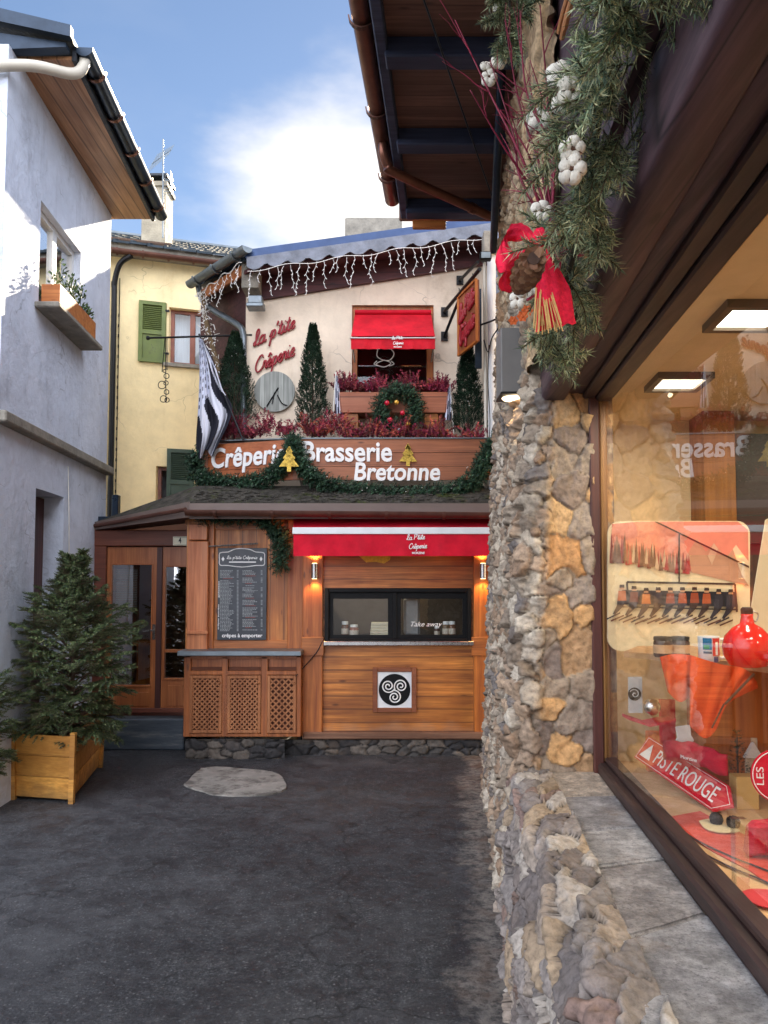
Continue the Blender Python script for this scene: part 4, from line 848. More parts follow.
for (px_, py_) in ((547, 794), (563, 829), (577, 866), (592, 937)): cuts.append(hit(px_, py_, (0, 0, .88), (0, 0, 1)).y)
cuts += [1.45, .6, -.5]
bases = [(190, 174, 156), (158, 154, 152), (178, 174, 170), (154, 148, 144), (162, 160, 160), (154, 152, 150), (160, 154, 150)]
for k in range(len(cuts)-1):
    s1, s0 = cuts[k]-.009, cuts[k+1]+.009; random.seed(50+k); sk0 = random.uniform(-.04, .04) if k else 0
    outer = []; n_ = 9
    for j in range(n_+1):
        s_ = s1+(s0-s1)*j/n_; outer.append((.462+random.uniform(-.014, .010)+(.012 if 0 < j < n_ else .03), s_))
    SK = (0, .04, .08, .13, .21, .1, .12, .1); pts = [(.868, s1+SK[k])] + [(.868-(.868-.49)*.5, s1+SK[k]*.5+random.uniform(-.008, .004))]*(k > 0) + [(d, s_) for d, s_ in outer] + [(.868-(.868-.49)*.45, s0+SK[k+1]*.5+random.uniform(0, .01)), (.868, s0+SK[k+1])]
    bm = bmesh.new(); vs = [bm.verts.new(SP(d, s_, .862+random.uniform(-.002, .002)+.0025*(k % 3))) for d, s_ in pts]; f = bm.faces.new(vs)
    ex = bmesh.ops.extrude_face_region(bm, geom=[f]); bmesh.ops.translate(bm, verts=[q for q in ex['geom'] if isinstance(q, bmesh.types.BMVert)], vec=(0, 0, -.055))
    bmesh.ops.recalc_face_normals(bm, faces=bm.faces)
    bmesh.ops.bevel(bm, geom=[e for e in bm.edges if abs(e.verts[0].co.z-e.verts[1].co.z) < .02 and min(e.verts[0].co.z, e.verts[1].co.z) > .85], offset=.010, segments=3, affect='EDGES')
    mb = MB(); bm.verts.index_update(); mb.v = [tuple(q.co) for q in bm.verts]; mb.f = [tuple(q.index for q in f_.verts) for f_ in bm.faces]; bm.free()
    obj('sill_slab', mb, slate(min(k, 5), bases[k]), sh)
random.seed(11)
m = MB(); m.box(.47, .9, -1, 4.6, .805, .838, SP); obj('mortar_bed', m, plain('lime_mortar', (160, 142, 120), .95, .3, 20, .8, 60, .006), sh)
# window frame, glass
gs1 = 4.575
fr = MB(); fr.bbox(.86, .985, -1.2, gs1+.03, .855, .925, .012, SP); fr.bbox(.905, .98, -1.2, gs1, .925, .958, .008, SP)
fo = obj('window_frame', fr, M['frame_dark'], sh)
m = MB(); m.bbox(.835, .90, gs1-.02, 4.66, .86, 3.2, .008, SP); obj('jamb', m, M['frame_red'], fo)
m = MB(); m.bbox(.902, .945, gs1-.012, 4.64, .93, 3.16, .006, SP); obj('inner_jamb', m, wood('gold_oak', (150, 104, 56), (196, 148, 92), 'Z', 'X', 60., .4, knots=False), fo)
m = MB(); m.bbox(.88, .98, -1.2, gs1, 3.15, 3.25, .01, SP); m.bbox(.80, .88, -1.2, gs1+.06, 3.17, 3.26, .01, SP); obj('head_rail', m, M['frame_dark'], fo)
m = MB(); m.prism([SP(.908, gs1, .955), SP(.978, 2.05, .955), SP(.978, 2.05, 3.155), SP(.908, gs1, 3.155)], (.006, 0, 0)); obj('pane', m, M['glass_shop'], fo)
m = MB(); m.box(.935, .943, -1.1, 2.0, .955, 3.155, SP); obj('pane', m, M['glass_shop'], fo)
m = MB(); m.box(.900, .985, 2.0, 2.05, .955, 3.155, SP); obj('mullion', m, M['frame_dark'], fo)
# big beam over the window
m = MB(); m.bbox(.545, .70, -1.5, 4.84, 3.16, 3.46, .02, SP); obj('beam', m, M['beam_dark'], sh, 60)
m = MB(); m.bbox(.703, .83, -1.5, 4.80, 3.20, 3.44, .015, SP); obj('beam', m, M['beam_dark'], sh, 60)
m = MB(); m.box(.505, .552, -1.5, 3.5, 3.463, 5.85, SP); obj('upper_cladding', m, M['beam_dark'], sh)
# eaves over the lane
ez = 5.86; e1 = 7.38
m = MB(); m.box(-.50, .62, -1.5, e1, ez, ez+.03, SP); obj('soffit', m, M['soffit_brown'], sh)
m = MB()
for k, s_ in enumerate((7.18, 6.04, 5.0, 4.0, 2.9, 1.8)):
    r_ = MB(); r_.bbox(-.48, .56, s_, s_+.15, ez-.15, ez-.002, .01, SP); obj('rafter', r_, M['rafter'], sh)
m = MB(); m.bbox(-.54, -.46, -1.5, e1+.04, ez-.11, ez+.16, .01, SP); obj('fascia', m, M['rafter'], sh)
m = MB(); m.bbox(-.56, .5, e1, e1+.05, ez-.12, ez+.25, .01, SP); obj('verge_board', m, M['soffit_brown'], sh)
m = MB(); m.bbox(-.42, -.08, e1-.06, e1-.015, ez-.24, ez-.153, .01, SP); obj('rafter_foot', m, M['orange_board'], sh)
m = MB(); m.prism([SP(-.60, -1.5, ez+.17), SP(-.60, e1+.08, ez+.17), SP(6, e1+.08, ez+2.6), SP(6, -1.5, ez+2.6)], (0, 0, .06)); m.prism([SP(.3, e1, ez), SP(6, e1, ez), SP(6, e1, ez+2.55), SP(-.5, e1, ez+.18)], (0, -.1, 0)); obj('roof', m, M['slate_black'], sh)
gutter(sh, SP(-.63, -1.5, ez+.12), SP(-.63, e1+.05, ez+.12), .08, M['copper'], 9, M['brown_gutter'])
m = MB(); m.tube(smooth_path([SP(-.62, 6.35, ez+.06), SP(-.62, 6.35, ez-.04), SP(-.58, 6.4, ez-.13), SP(-.5, 6.46, ez-.17), SP(.42, 7.1, ez-.26)], 7), .042, 14); dp_ = obj('downpipe', m, M['copper'], sh, 60)
m = MB(); m.tube([SP(.16, 6.92, ez-.235), SP(.20, 6.947, ez-.24)], .05, 14); obj('pipe_clip', m, M['copper'], dp_)
m = MB(); m.tube([SP(.36, 5.3, ez-.05), SP(.36, 6.2, ez-.55), SP(.38, 7.0, ez-.62)], .035, 8); m.tube([SP(-.5, 3.1, ez-.17), SP(.4, 7.0, ez-.17)], .008, 5); obj('conduit', m, M['metal_dark'], sh, 60)
# interior
def pw(name, c, r=.8, v=.12): return plain(name, c, r, v, 2.5, .1)
m = MB(); m.box(.95, 3.9, 5.2, 5.3, 0, 3.4, SP); m.box(3.7, 3.8, -1.5, 5.2, 0, 3.4, SP); m.box(.95, 3.7, -1.6, -1.5, 0, 3.4, SP); m.box(.56, .95, 4.72, 5.2, 0, 3.2, SP)
obj('interior_wall', m, pw('shop_wall', (226, 196, 152)), sh)
m = MB(); m.box(.99, 3.7, -1.5, 5.2, 3.17, 3.22, SP); obj('ceiling', m, pw('shop_ceiling', (224, 196, 156)), sh)
m = MB(); m.box(.95, 3.7, -1.5, 5.2, .3, .35, SP); obj('interior_floor', m, pw('shop_floor', (110, 80, 58)), sh)
m = MB(); m.box(1.66, 1.87, 4.9, 5.19, .35, 3.17, SP); obj('interior_post', m, wood('amber_post', (150, 92, 30), (190, 124, 50), 'Z', 'X', 60., .4), sh)
m = MB(); m.box(1.88, 3.69, 4.92, 5.19, .35, 3.02, SP)
for k in range(5): m.box(1.90, 3.68, 4.87, 4.92, .6+.42*k, .63+.42*k, SP)
obj('back_cabinet', m, pw('dark_cabinet', (46, 32, 26), .5), sh)
m = MB(); m.bbox(.99, 2.0, -1.4, 4.7, .86, .905, .006, SP); m.box(1.96, 2.0, -1.4, 4.7, .35, .86, SP); obj('display_base', m, pw('display_board', (214, 172, 124), .6), sh)
lampm = emis('lamp_panel', (1, .86, .64), 1.3)
for k, (d_, s_) in enumerate(((1.27, 4.15), (1.27, 3.12), (1.27, 1.9), (2.6, 4.1), (2.6, 2.6), (1.27, .6), (2.6, .8))):
    cf = MB(); H = .155
    for q in ((d_-H, d_-H+.035, s_-H, s_+H), (d_+H-.035, d_+H, s_-H, s_+H), (d_-H+.035, d_+H-.035, s_-H, s_-H+.035), (d_-H+.035, d_+H-.035, s_+H-.035, s_+H)): cf.box(*q, 3.135, 3.172, SP)
    co = obj('ceiling_light', cf, plain('light_frame', (90, 78, 66), .4, .1) if k == 0 else bpy.data.materials['light_frame'], sh)
    dm = MB(); dm.box(d_-H+.036, d_+H-.036, s_-H+.036, s_+H-.036, 3.150, 3.165, SP); obj('diffuser', dm, lampm, co)
    la = bpy.data.lights.new('ceiling_lamp', 'AREA'); la.size = .24; la.energy = 2.8; la.color = (1, .88, .70)
    lo = bpy.data.objects.new('ceiling_lamp', la); C.objects.link(lo); lo.location = SP(d_, s_, 3.13)
# entrance step of light: downlight box on the stone wall
dl = thing('downlight', 'grey box downlight with warm glowing lens below the Christmas garland', 'wall lamp', W(517, 394, 4.95))
a, b = W(501, 345, 4.9), W(532, 392, 4.9); m = MB(); m.bbox(a.x, b.x, 4.9, 5.12, b.z, a.z+.12, .006); obj('housing', m, plain('grey_lamp_box', (112, 110, 106), .5, .1), dl)
m = MB(); m.box(a.x-.004, b.x+.004, 4.896, 5.124, b.z-.012, b.z-.001); obj('rim', m, M['black_metal'], dl)
m = MB(); m.lathe(((a.x+b.x)/2, 5.01, b.z-.022), [(.001, 0), (.075, 0), (.082, .009)], 24); obj('lens', m, emis('warm_lens', (1, .78, .48), .9), dl)
la = bpy.data.lights.new('downlight_lamp', 'SPOT'); la.energy = 2; la.color = (1, .72, .4); la.spot_size = R(100); la.shadow_soft_size = .06
lo = bpy.data.objects.new('downlight_lamp', la); C.objects.link(lo); lo.location = ((a.x+b.x)/2, 5.01, b.z-.04)
# ------------------------------------------------------------------ lettering helpers
FONT = bpy.data.fonts.load('<builtin>') if '<builtin>' in bpy.data.fonts else None
def text_mesh(txt, extr=.01, bold=.0, shear=0, spacing=1.0):
    cu = bpy.data.curves.new('lettering', 'FONT'); cu.body = txt; cu.extrude = extr; cu.offset = bold; cu.shear = shear; cu.resolution_u = 4; cu.space_character = spacing
    o = bpy.data.objects.new('lettering', cu); C.objects.link(o); bpy.context.view_layer.update()
    me = bpy.data.meshes.new_from_object(o.evaluated_get(bpy.context.evaluated_depsgraph_get())); vs = [tuple(v.co) for v in me.vertices]; fs = [tuple(p.vertices) for p in me.polygons]
    bpy.data.objects.remove(o); bpy.data.curves.remove(cu); bpy.data.meshes.remove(me); return vs, fs
def text_on(mb, txt, org, ux, uz, width, height=None, depth=.01, bold=0, shear=0, spacing=1.0, c=None):
    """fits text (its own bounding box) on a plane: org = lower left corner, ux / uz unit vectors, real width and height"""
    vs, fs = text_mesh(txt, .5, bold, shear, spacing); A = np.array(vs); x0, y0 = A[:, 0].min(), A[:, 1].min(); w_, h_ = A[:, 0].max()-x0, A[:, 1].max()-y0
    kx = width/w_; ky = (height/h_) if height else kx; ux = Vector(ux).normalized(); uz = Vector(uz).normalized(); nn = ux.cross(uz).normalized()
    mb.add([Vector(org)+ux*((x-x0)*kx)+uz*((y-y0)*ky)+nn*((z+.5)*depth) for x, y, z in vs], fs, c); return mb
GLY = {'l': ([[(0, .2), (.35, .7), (.55, 1.5), (.42, 1.95), (.25, 1.6), (.2, .4), (.38, 0), (.62, .15)]], .6),
 'L': ([[(-.1, .35), (.3, .7), (.7, 1.6), (.5, 2.05), (.25, 1.6), (.25, .5), (.05, .05), (.0, .25), (.3, .2), (.6, 0), (.8, .2)]], .8),
 'a': ([[(.8, .8), (.45, 1), (.1, .6), (.15, .1), (.45, .0), (.75, .4), (.85, 1), (.8, .3), (.95, 0), (1.15, .2)]], 1.1),
 'p': ([[(0, .3), (.3, 1.05), (.22, .0), (.05, -.9)], [(.25, .3), (.45, .9), (.75, .95), (.85, .5), (.6, .05), (.3, .15)]], 1.0),
 "'": ([[(.15, 1.95), (.0, 1.45)]], .32),
 't': ([[(0, .2), (.3, 1), (.42, 1.75), (.3, .4), (.45, 0), (.72, .2)], [(.02, 1.2), (.66, 1.3)]], .68),
 'i': ([[(0, .2), (.25, 1), (.22, .25), (.4, 0), (.6, .2)], [(.33, 1.4), (.38, 1.52)]], .55),
 'e': ([[(0, .3), (.4, .5), (.65, .8), (.45, 1.02), (.15, .7), (.15, .2), (.45, 0), (.8, .25)]], .76),
 'C': ([[(1.2, 1.5), (1.0, 1.9), (.6, 1.8), (.15, 1.2), (.1, .5), (.5, 0), (1.0, .15), (1.25, .45)]], 1.22),
 'P': ([[(.25, 1.8), (.2, 1.0), (.1, 0)], [(0, 1.6), (.5, 1.95), (.95, 1.6), (.8, 1.05), (.25, .9)]], 1.0),
 'r': ([[(0, .2), (.2, 1.08), (.3, .85), (.55, .98), (.5, .4), (.56, .05), (.8, .2)]], .72)}
GLY['ê'] = (GLY['e'][0]+[[(.12, 1.3), (.4, 1.7), (.68, 1.3)]], .76)
def script_on(mb, txt, org, ux, uz, width, thick, depth=None, xh=None):
    ux = Vector(ux).normalized(); uz = Vector(uz).normalized(); nn = ux.cross(uz).normalized(); adv = sum(.6 if ch_ == ' ' else GLY[ch_][1] for ch_ in txt); k = width/adv; kz = xh or k; x = 0
    for ch_ in txt:
        if ch_ == ' ': x += .6; continue
        for st_ in GLY[ch_][0]:
            pts = smooth_path([Vector((a, b, 0)) for a, b in st_], 4); P_ = [Vector(org)+ux*((x+q.x+.12*q.y)*k)+uz*(q.y*kz)+nn*(depth or thick*.6) for q in pts]
            mb.tube(P_, thick, 6)
        x += GLY[ch_][1]
    return mb
X_, Z_ = Vector((1, 0, 0)), Vector((0, 0, 1))
# planter lettering
ux0_ = (P1-P0); ux0_ = Vector((ux0_.x, ux0_.y, 0)).normalized(); n0 = ux0_.cross(Z_)
nP = P0+n0*.004
la_ = hit(212, 471.5, nP, n0); lb_ = hit(286, 465, nP, n0); tt = hit(212, 447, nP, n0)
m = MB(); text_on(m, 'Crêperie', la_+Vector((0, 0, -.045)), ux0_+Vector((0, 0, .02)), Z_, (lb_-la_).length+.0, .335, .02, .022, .12, 1.02); obj('letters', m, M['white_letter'], bd0)
def front_text(txt, x0, x1, yb, yt, par, Y=8.945, **k):
    a, b = W(x0, yb, Y), W(x1, yt, Y); m = MB(); text_on(m, txt, (a.x, Y, a.z), X_, Z_, b.x-a.x, b.z-a.z, .02, **k); return obj('letters', m, M['white_letter'], par)
front_text('Brasserie', 303, 392, 462, 441.5, bd1, bold=.022, shear=.0)
front_text('Bretonne', 354, 440, 481, 462.5, bd1, bold=.022, shear=.12)
# script on the upper wall
wsn = thing('wall_script_sign', 'slanted dark red script lettering fixed to the cream upper wall', 'sign', W(275, 372, YU))
m = MB(); sl = Vector((1, 0, .47)); a = W(254, 347, YU-.01); script_on(m, "La p'tite", a, sl, Z_, .60, .0125, .018, .100); obj('lettering', m, M['red_letter'], wsn, 180)
m = MB(); a = W(255, 374, YU-.01); script_on(m, "Crêperie", a, sl, Z_, .58, .012, .018, .108); obj('lettering', m, M['red_letter'], wsn, 180)
# round planked disc
m = MB(); dc = W(274.5, 391.5, YU-.05); m.lathe((dc.x, YU-.02, dc.z), [(.001, 0), (.262, 0), (.27, .008), (.27, .03), (.001, .03)], 40, (0, -1, 0))
dk = thing('planked_disc', 'round weathered grey plank disc with thin dark hands on the cream wall', 'wall clock', (dc.x, YU-.03, dc.z-.27))
obj('dial', m, wood('whitewashed_planks', (150, 152, 144), (196, 198, 188), 'Z', 'X', .062, .7, .05, knots=False), dk, 40)
m = MB(); m.tube([(dc.x-.10, YU-.06, dc.z-.2), (dc.x+.05, YU-.06, dc.z+.05)], .009, 6); obj('hand', m, M['black_metal'], dk)
m = MB(); m.tube([(dc.x+.0, YU-.064, dc.z-.02), (dc.x-.03, YU-.064, dc.z-.17)], .007, 6); m.tube(smooth_path([(dc.x+.04, YU-.064, dc.z-.05), (dc.x+.10, YU-.064, dc.z-.16), (dc.x+.17, YU-.064, dc.z-.19)], 4), .008, 6); obj('hand', m, M['black_metal'], dk)

# ---- awnings
def awning(name, label, x0, x1, ytop, yfold, ybot, Yw, Yo, text_spec, stripe, mat_, slant=0):
    a, b = W(x0, ytop, Yw), W(x1, ytop, Yw); c_, d_ = W(x0-(4 if slant else 0), yfold, Yo), W(x1+(4 if slant else 0), yfold, Yo); e_, f_ = W(x0-(4 if slant else 0), ybot, Yo), W(x1+(4 if slant else 0), ybot, Yo)
    aw = thing(name, label, 'awning', ((a.x+b.x)/2, Yw, e_.z)); m = MB(); n_ = 24; L_ = []
    for j in range(9):
        t_ = j/8
        for i in range(n_+1):
            s_ = i/n_; p_ = a.lerp(b, s_).lerp(c_.lerp(d_, s_), t_); p_.z -= .02*math.sin(math.pi*t_)*(1+.3*math.sin(s_*9)); L_.append(p_)
    m.add(L_, [(j*(n_+1)+i, j*(n_+1)+i+1, (j+1)*(n_+1)+i+1, (j+1)*(n_+1)+i) for j in range(8) for i in range(n_)])
    m.add([p_-Vector((0, 0, .006)) for p_ in L_], [(j*(n_+1)+i, j*(n_+1)+i+1, (j+1)*(n_+1)+i+1, (j+1)*(n_+1)+i) for j in range(8) for i in range(n_)])
    cv = obj('canopy', m, mat_, aw, 180)
    m = MB(); L_ = []
    zt_ = c_.z-.035
    for j in range(7):
        t_ = j/6
        for i in range(n_*2+1):
            s_ = i/(n_*2); p_ = Vector((c_.x, Yo, zt_)).lerp(Vector((d_.x, Yo, zt_)), s_); p_.z += (e_.z-zt_)*t_; p_.y += .008*t_*math.sin(s_*31+1)+.006*t_*math.sin(s_*67); L_.append(p_)
    w2 = n_*2+1; F_ = [(j*w2+i, j*w2+i+1, (j+1)*w2+i+1, (j+1)*w2+i) for j in range(6) for i in range(w2-1)]
    m.add(L_, F_); m.add([p_+Vector((0, .004, 0)) for p_ in L_], F_); va = obj('valance', m, mat_, aw, 180)
    m = MB(); m.bbox(c_.x-.01, d_.x+.01, Yo-.02, Yo+.03, zt_, zt_+(.075 if stripe else .012), .004); obj('front_bar', m, M['white_paint'], aw)
    m = MB(); m.tube([Vector((a.x, Yw-.03, a.z)), Vector((b.x, Yw-.03, b.z))], .03, 10); obj('roller', m, M['red_canvas'], aw, 60)
    for q, r_ in ((a, c_), (b, d_)):
        m = MB(); m.tube([Vector((q.x, Yw, q.z-.22 if not slant else e_.z-.02)), Vector((r_.x, Yo+.02, r_.z-.02))], .010, 6); obj('arm', m, M['steel'], aw)
    m = MB(); 
    for (t1, x, z, w_, th, kind) in text_spec:
        o_ = Vector((x, Yo-.014, z))
        if kind: script_on(m, t1, o_, X_+Z_*.05, Z_, w_, th, .003)
        else: text_on(m, t1, o_, X_, Z_, w_, None, .004, .03)
    obj('lettering', m, M['white_letter'], va)
    return aw
q = W(405, 541, 8.25); q2 = W(407, 549, 8.25); q3 = W(412, 555, 8.25)
awning('takeaway_awning', 'long red awning with a white front bar over the serving window', 293.5, 499, 516.5, 531, 556, 8.86, 8.25,
       [("La P'tite", q.x+.02, q.z+.01, .20, .004, 1), ("Crêperie", q2.x+.02, q2.z-.0, .20, .004, 1), ("MORZINE", q3.x, q3.z+.01, .14, .004, 0)], True, M['red_canvas'])
yq = 9.2; q = W(392, 340, yq); q2 = W(393, 343.5, yq); q3 = W(393, 348, yq)
awning('upstairs_awning', 'small slanted red awning in the upstairs window opening', 355, 431, 313, 336, 349, 9.68, yq,
       [("La P'tite", q.x, q.z, .14, .003, 1), ("Crêperie", q2.x, q2.z-.02, .13, .003, 1), ("MORZINE", q3.x+.01, q3.z+.0, .10, .003, 0)], False, M['red_canvas2'], 1)
# ---- wall lamps beside the serving window
for k, (px_, lab) in enumerate(((314.5, 'steel tube wall lamp on the left post of the serving window'), (483, 'steel tube wall lamp on the right post near the stone wall'))):
    c_ = W(px_, 571, 8.79); o_ = thing('wall_lamp', lab, 'wall lamp', (c_.x, 8.85, c_.z-.09), 'lamps beside the serving window')
    m = MB(); m.lathe((c_.x, 8.79, c_.z-.09), [(.034, 0), (.038, .002), (.038, .178), (.034, .18)], 20); obj('tube', m, M['steel'], o_, 40)
    m = MB(); m.box(c_.x-.02, c_.x+.02, 8.81, 8.85, c_.z-.03, c_.z+.03); obj('bracket', m, M['steel'], o_)
    for zz in (c_.z+.091, c_.z-.093):
        m = MB(); m.lathe((c_.x, 8.79, zz), [(.001, 0), (.03, 0), (.03, .002), (.001, .002)], 14); obj('lens', m, emis('lamp_lens', (1, .6, .25), 2.4) if 'lamp_lens' not in bpy.data.materials else bpy.data.materials['lamp_lens'], o_)
    for sg in (1, -1):
        la = bpy.data.lights.new('wall_lamp_light', 'SPOT'); la.energy = 3.6 if sg > 0 else 1.8; la.color = (1, .52, .2); la.spot_size = R(130); la.spot_blend = .6; la.shadow_soft_size = .02
        lo = bpy.data.objects.new('wall_lamp_light', la); C.objects.link(lo); lo.location = (c_.x, 8.785, c_.z+sg*.11); lo.rotation_euler = (R(180) if sg > 0 else 0, 0, 0)
# ---- menu board
mbd = thing('menu_board', 'black chalkboard menu with a white scroll frame on the larch wall above the counter', 'menu board', W(242, 640, 8.97))
a, b = W(217, 640, 8.93), W(267, 548, 8.93)
t = NT('chalkboard'); t.set(Base_Color=t.ramp(t.noise(5, 6), [(.3, (.012, .015, .02)), (.7, (.035, .04, .05))]), Roughness=.4); 
m = MB(); m.bbox(a.x, b.x, 8.93, 8.95, a.z, b.z, .003); bo = obj('board', m, t.m, mbd)
def seg(m, x0, y0, x1, y1, Y=8.926): p_, q_ = W(x0, y1, Y), W(x1, y0, Y); m.box(p_.x, q_.x, Y, Y+.002, p_.z, q_.z)
m = MB(); cxm = 242; pts = [(219.5, 559), (220, 553), (228, 552), (234, 549.5), (242, 548.5), (250, 549.5), (256, 552), (264, 553), (264.5, 559), (264, 565), (256, 565.5), (242, 567), (228, 565.5), (220, 565), (219.5, 559)]
P_ = [W(x, y, 8.925) for x, y in pts]; m.tube(smooth_path(P_, 3), .006, 5)
sc_ = W(223.5, 559, 8.924); script_on(m, "La p'tite Crêperie", W(227, 559, 8.926), X_, Z_, .365, .0034, .001, .020); 
for xx in (223, 261): p_ = W(xx, 559, 8.926); m.prism([p_+Vector((0, 0, -.03)), p_+Vector((.018, 0, 0)), p_+Vector((0, 0, .03)), p_+Vector((-.018, 0, 0))], (0, .002, 0))
seg(m, 229, 561.5, 256, 562.6); obj('scroll_frame', m, M['white_letter'], bo)
random.seed(5); m = MB(); y = 570.5
red = MB()
for col0, col1 in ((220, 239), (242.5, 263)):
    y = 570.2
    while y < 631:
        head = random.random() < .12
        x = col0+(0 if not head else 3)
        xe = col0+random.uniform(.45, .75)*(col1-col0); mm_ = red if (head and random.random() < .6) else m
        while x < xe:
            wq = random.uniform(.8, 2.2); seg(mm_, x, y, min(x+wq, xe), y+.55); x += wq+.5
        if not head: seg(m, col1-2.2, y, col1-.5, y+.5)
        y += 1.35 if not head else 2.2
obj('writing', m, plain('chalk', (168, 172, 172), .9, .3, 40, 0), bo); obj('headings', red, plain('red_chalk', (160, 70, 60), .9, .3), bo)
m = MB(); p_ = W(222, 637.5, 8.926); text_on(m, 'crêpes à emporter', (p_.x, 8.926, p_.z-.012), X_, Z_, .485, .058, .002, .02)
p_ = W(218.3, 606, 8.926); text_on(m, 'crêpes sucrées', (p_.x+.014, 8.926, p_.z-.28), Z_, -X_, .30, .018, .002, .02); text_on(m, 'galettes', (p_.x+.014, 8.926, p_.z+.10), Z_, -X_, .2, .018, .002, .02); obj('lettering', m, M['white_letter'], bo)
m = MB(); m.tube([W(208, 546.5, 8.88), W(258, 543.5, 8.88)], .009, 8); m.tube([W(232, 545, 8.88), W(232, 545, 8.98)], .007, 6); obj('picture_light', m, M['steel'], mbd)
# plate text
m = MB(); q = W(174.5, 544.5, 9.27); a = W(178.5, 543.3, 9.272); text_on(m, '4', (a.x, 9.272, a.z), X_, Z_, .035, .075, .002, .02); 
m.tube([W(174, 537.4, 9.272), W(186.7, 537.4, 9.272)], .002, 4); m.tube([W(174, 544.8, 9.272), W(186.7, 544.8, 9.272)], .002, 4); obj('number', m, M['black_metal'], npl)
# ---- triskele sign
tk = thing('triskele_sign', 'square white panel with black disc and three white spirals in a wooden frame', 'sign', W(394.5, 712, 8.9))
a, b = W(372.5, 712.5, 8.88), W(416.5, 667.5, 8.88); c_, d_ = W(377.5, 708, 8.88), W(411.5, 672, 8.88)
m = MB()
for q in ((a.x, c_.x, a.z, b.z), (d_.x, b.x, a.z, b.z), (c_.x, d_.x, a.z, c_.z), (c_.x, d_.x, d_.z, b.z)): m.bbox(q[0], q[1], 8.88, 8.918, q[2], q[3], .006)
obj('frame', m, wood('sign_frame', (140, 74, 38), (176, 104, 60), 'X', 'Z', 60., .5, knots=False), tk)
m = MB(); m.box(c_.x, d_.x, 8.902, 8.917, c_.z, d_.z); obj('panel', m, M['white_paint'], tk)
cc = (c_+d_)/2; Rr = (d_.x-c_.x)/2*.93
def triskele(par, C0, R_, ux, uz, nn, th, name='triskele'):
    m = MB(); ux, uz, nn = Vector(ux), Vector(uz), Vector(nn); n_ = 48
    def P(x, y, h): return Vector(C0)+ux*x*R_+uz*y*R_+nn*h
    ring = [P(math.cos(2*math.pi*k/n_), math.sin(2*math.pi*k/n_), 0) for k in range(n_)]; m.prism(ring, nn*.003)
    do = obj('disc', m, M['black_frame'], par); m = MB()
    for k in range(3):
        an0 = math.pi/2+2*math.pi*k/3+2*math.pi/6; cx, cy = .46*math.cos(an0), .46*math.sin(an0); pts = []
        for j in range(64):
            t_ = j/63; r_ = .06+.36*t_; an = an0+math.pi-(1-t_)*3.9*math.pi; pts.append(P(cx+r_*math.cos(an), cy+r_*math.sin(an), .004))
        pts.append(P(0, 0, .004)); m.tube(pts, th, 5, flat=nn)
    ringp = [P(.985*math.cos(2*math.pi*k/n_), .985*math.sin(2*math.pi*k/n_), .003) for k in range(n_+1)]; obj(name, m, M['white_letter'], do, 180)
triskele(tk, (cc.x, 8.900, cc.z), Rr, (1, 0, 0), (0, 0, 1), (0, -1, 0), .0085)
# cable from counter to window post
m = MB(); m.tube(smooth_path([W(296, 676, 8.62), W(303, 668, 8.83), (W(312, 658, 8.82)), W(318, 650, 8.82), W(323, 640, 8.83)], 5), .006, 6); solo('power_cable', m, M['black_metal'], 'thin black cable looping from the counter up to the serving window', 'cable', smooth=180)
# yellow sticker/sign under the awning
m = MB(); pts = [W(x, y, 8.845) for x, y in ((357, 554), (372, 553), (391, 554), (390, 560), (384, 563.5), (376, 562), (366, 562.5))]; m.prism(pts, (0, .012, 0)); solo('hanging_plaque', m, plain('plaque_yellow', (214, 170, 40), .5, .3, 30), 'small yellow and black plaque peeping out below the long red awning', 'plaque')
# take away lettering on glass + things inside the serving window
m = MB(); a = W(411, 628, 8.92); 
text_on(m, 'Take away', (a.x, 8.925, a.z), X_, Z_, .375, .075, .002, .0, .35); obj('lettering', m, M['white_letter'], sw)
jars = [(216, 8), (0, 0)]
def jar(px_, lab, tone, hh=.19, rr=.045, Y=9.12):
    c_ = W(px_, 633, Y); z0 = wz0_+.047; o_ = thing('jar', lab, 'jar', (c_.x, Y, z0), 'jars on the inner window shelf')
    m = MB(); m.lathe((c_.x, Y, z0), [(rr*.9, 0), (rr, .01), (rr, hh*.72), (rr*.8, hh*.8)], 16); obj('body', m, plain('jar_body_%d' % px_, tone, .25, .3, 30, 0), o_, 60)
    m = MB(); m.lathe((c_.x, Y, z0+hh*.8), [(rr*.86, 0), (rr*.86, hh*.18), (rr*.8, hh*.2)], 16); obj('lid', m, M['white_paint'], o_, 60)
    m = MB(); m.lathe((c_.x, Y, z0+hh*.2), [(rr*1.01, 0), (rr*1.01, hh*.35)], 16); obj('label', m, plain('jar_label_%d' % px_, (200, 186, 170), .6, .3, 60, 0), o_, 60)
jar(345, 'leftmost white lidded jar behind the serving window', (120, 84, 60)); jar(354, 'squat jar with a reddish label beside the leftmost jar in the serving window', (150, 90, 70), .15, .055)
jar(437, 'small dark jar under the white script on the serving window', (90, 60, 50), .13, .035); jar(446, 'white lidded jar in the middle of the three on the right of the serving window', (120, 96, 70)); jar(452, 'rightmost jar behind the serving window', (110, 74, 50))
m = MB()
for k in range(5): m.bbox(W(370, 620, 9.2).x+.004*k, W(391, 620, 9.2).x-.003*k, 9.15, 9.32, wz0_+.048+k*.035, wz0_+.08+k*.035, .006)
solo('takeaway_boxes', m, plain('card_box', (206, 196, 170), .7, .15, 10, .1), 'stack of pale takeaway boxes behind the left pane of the serving window', 'boxes')
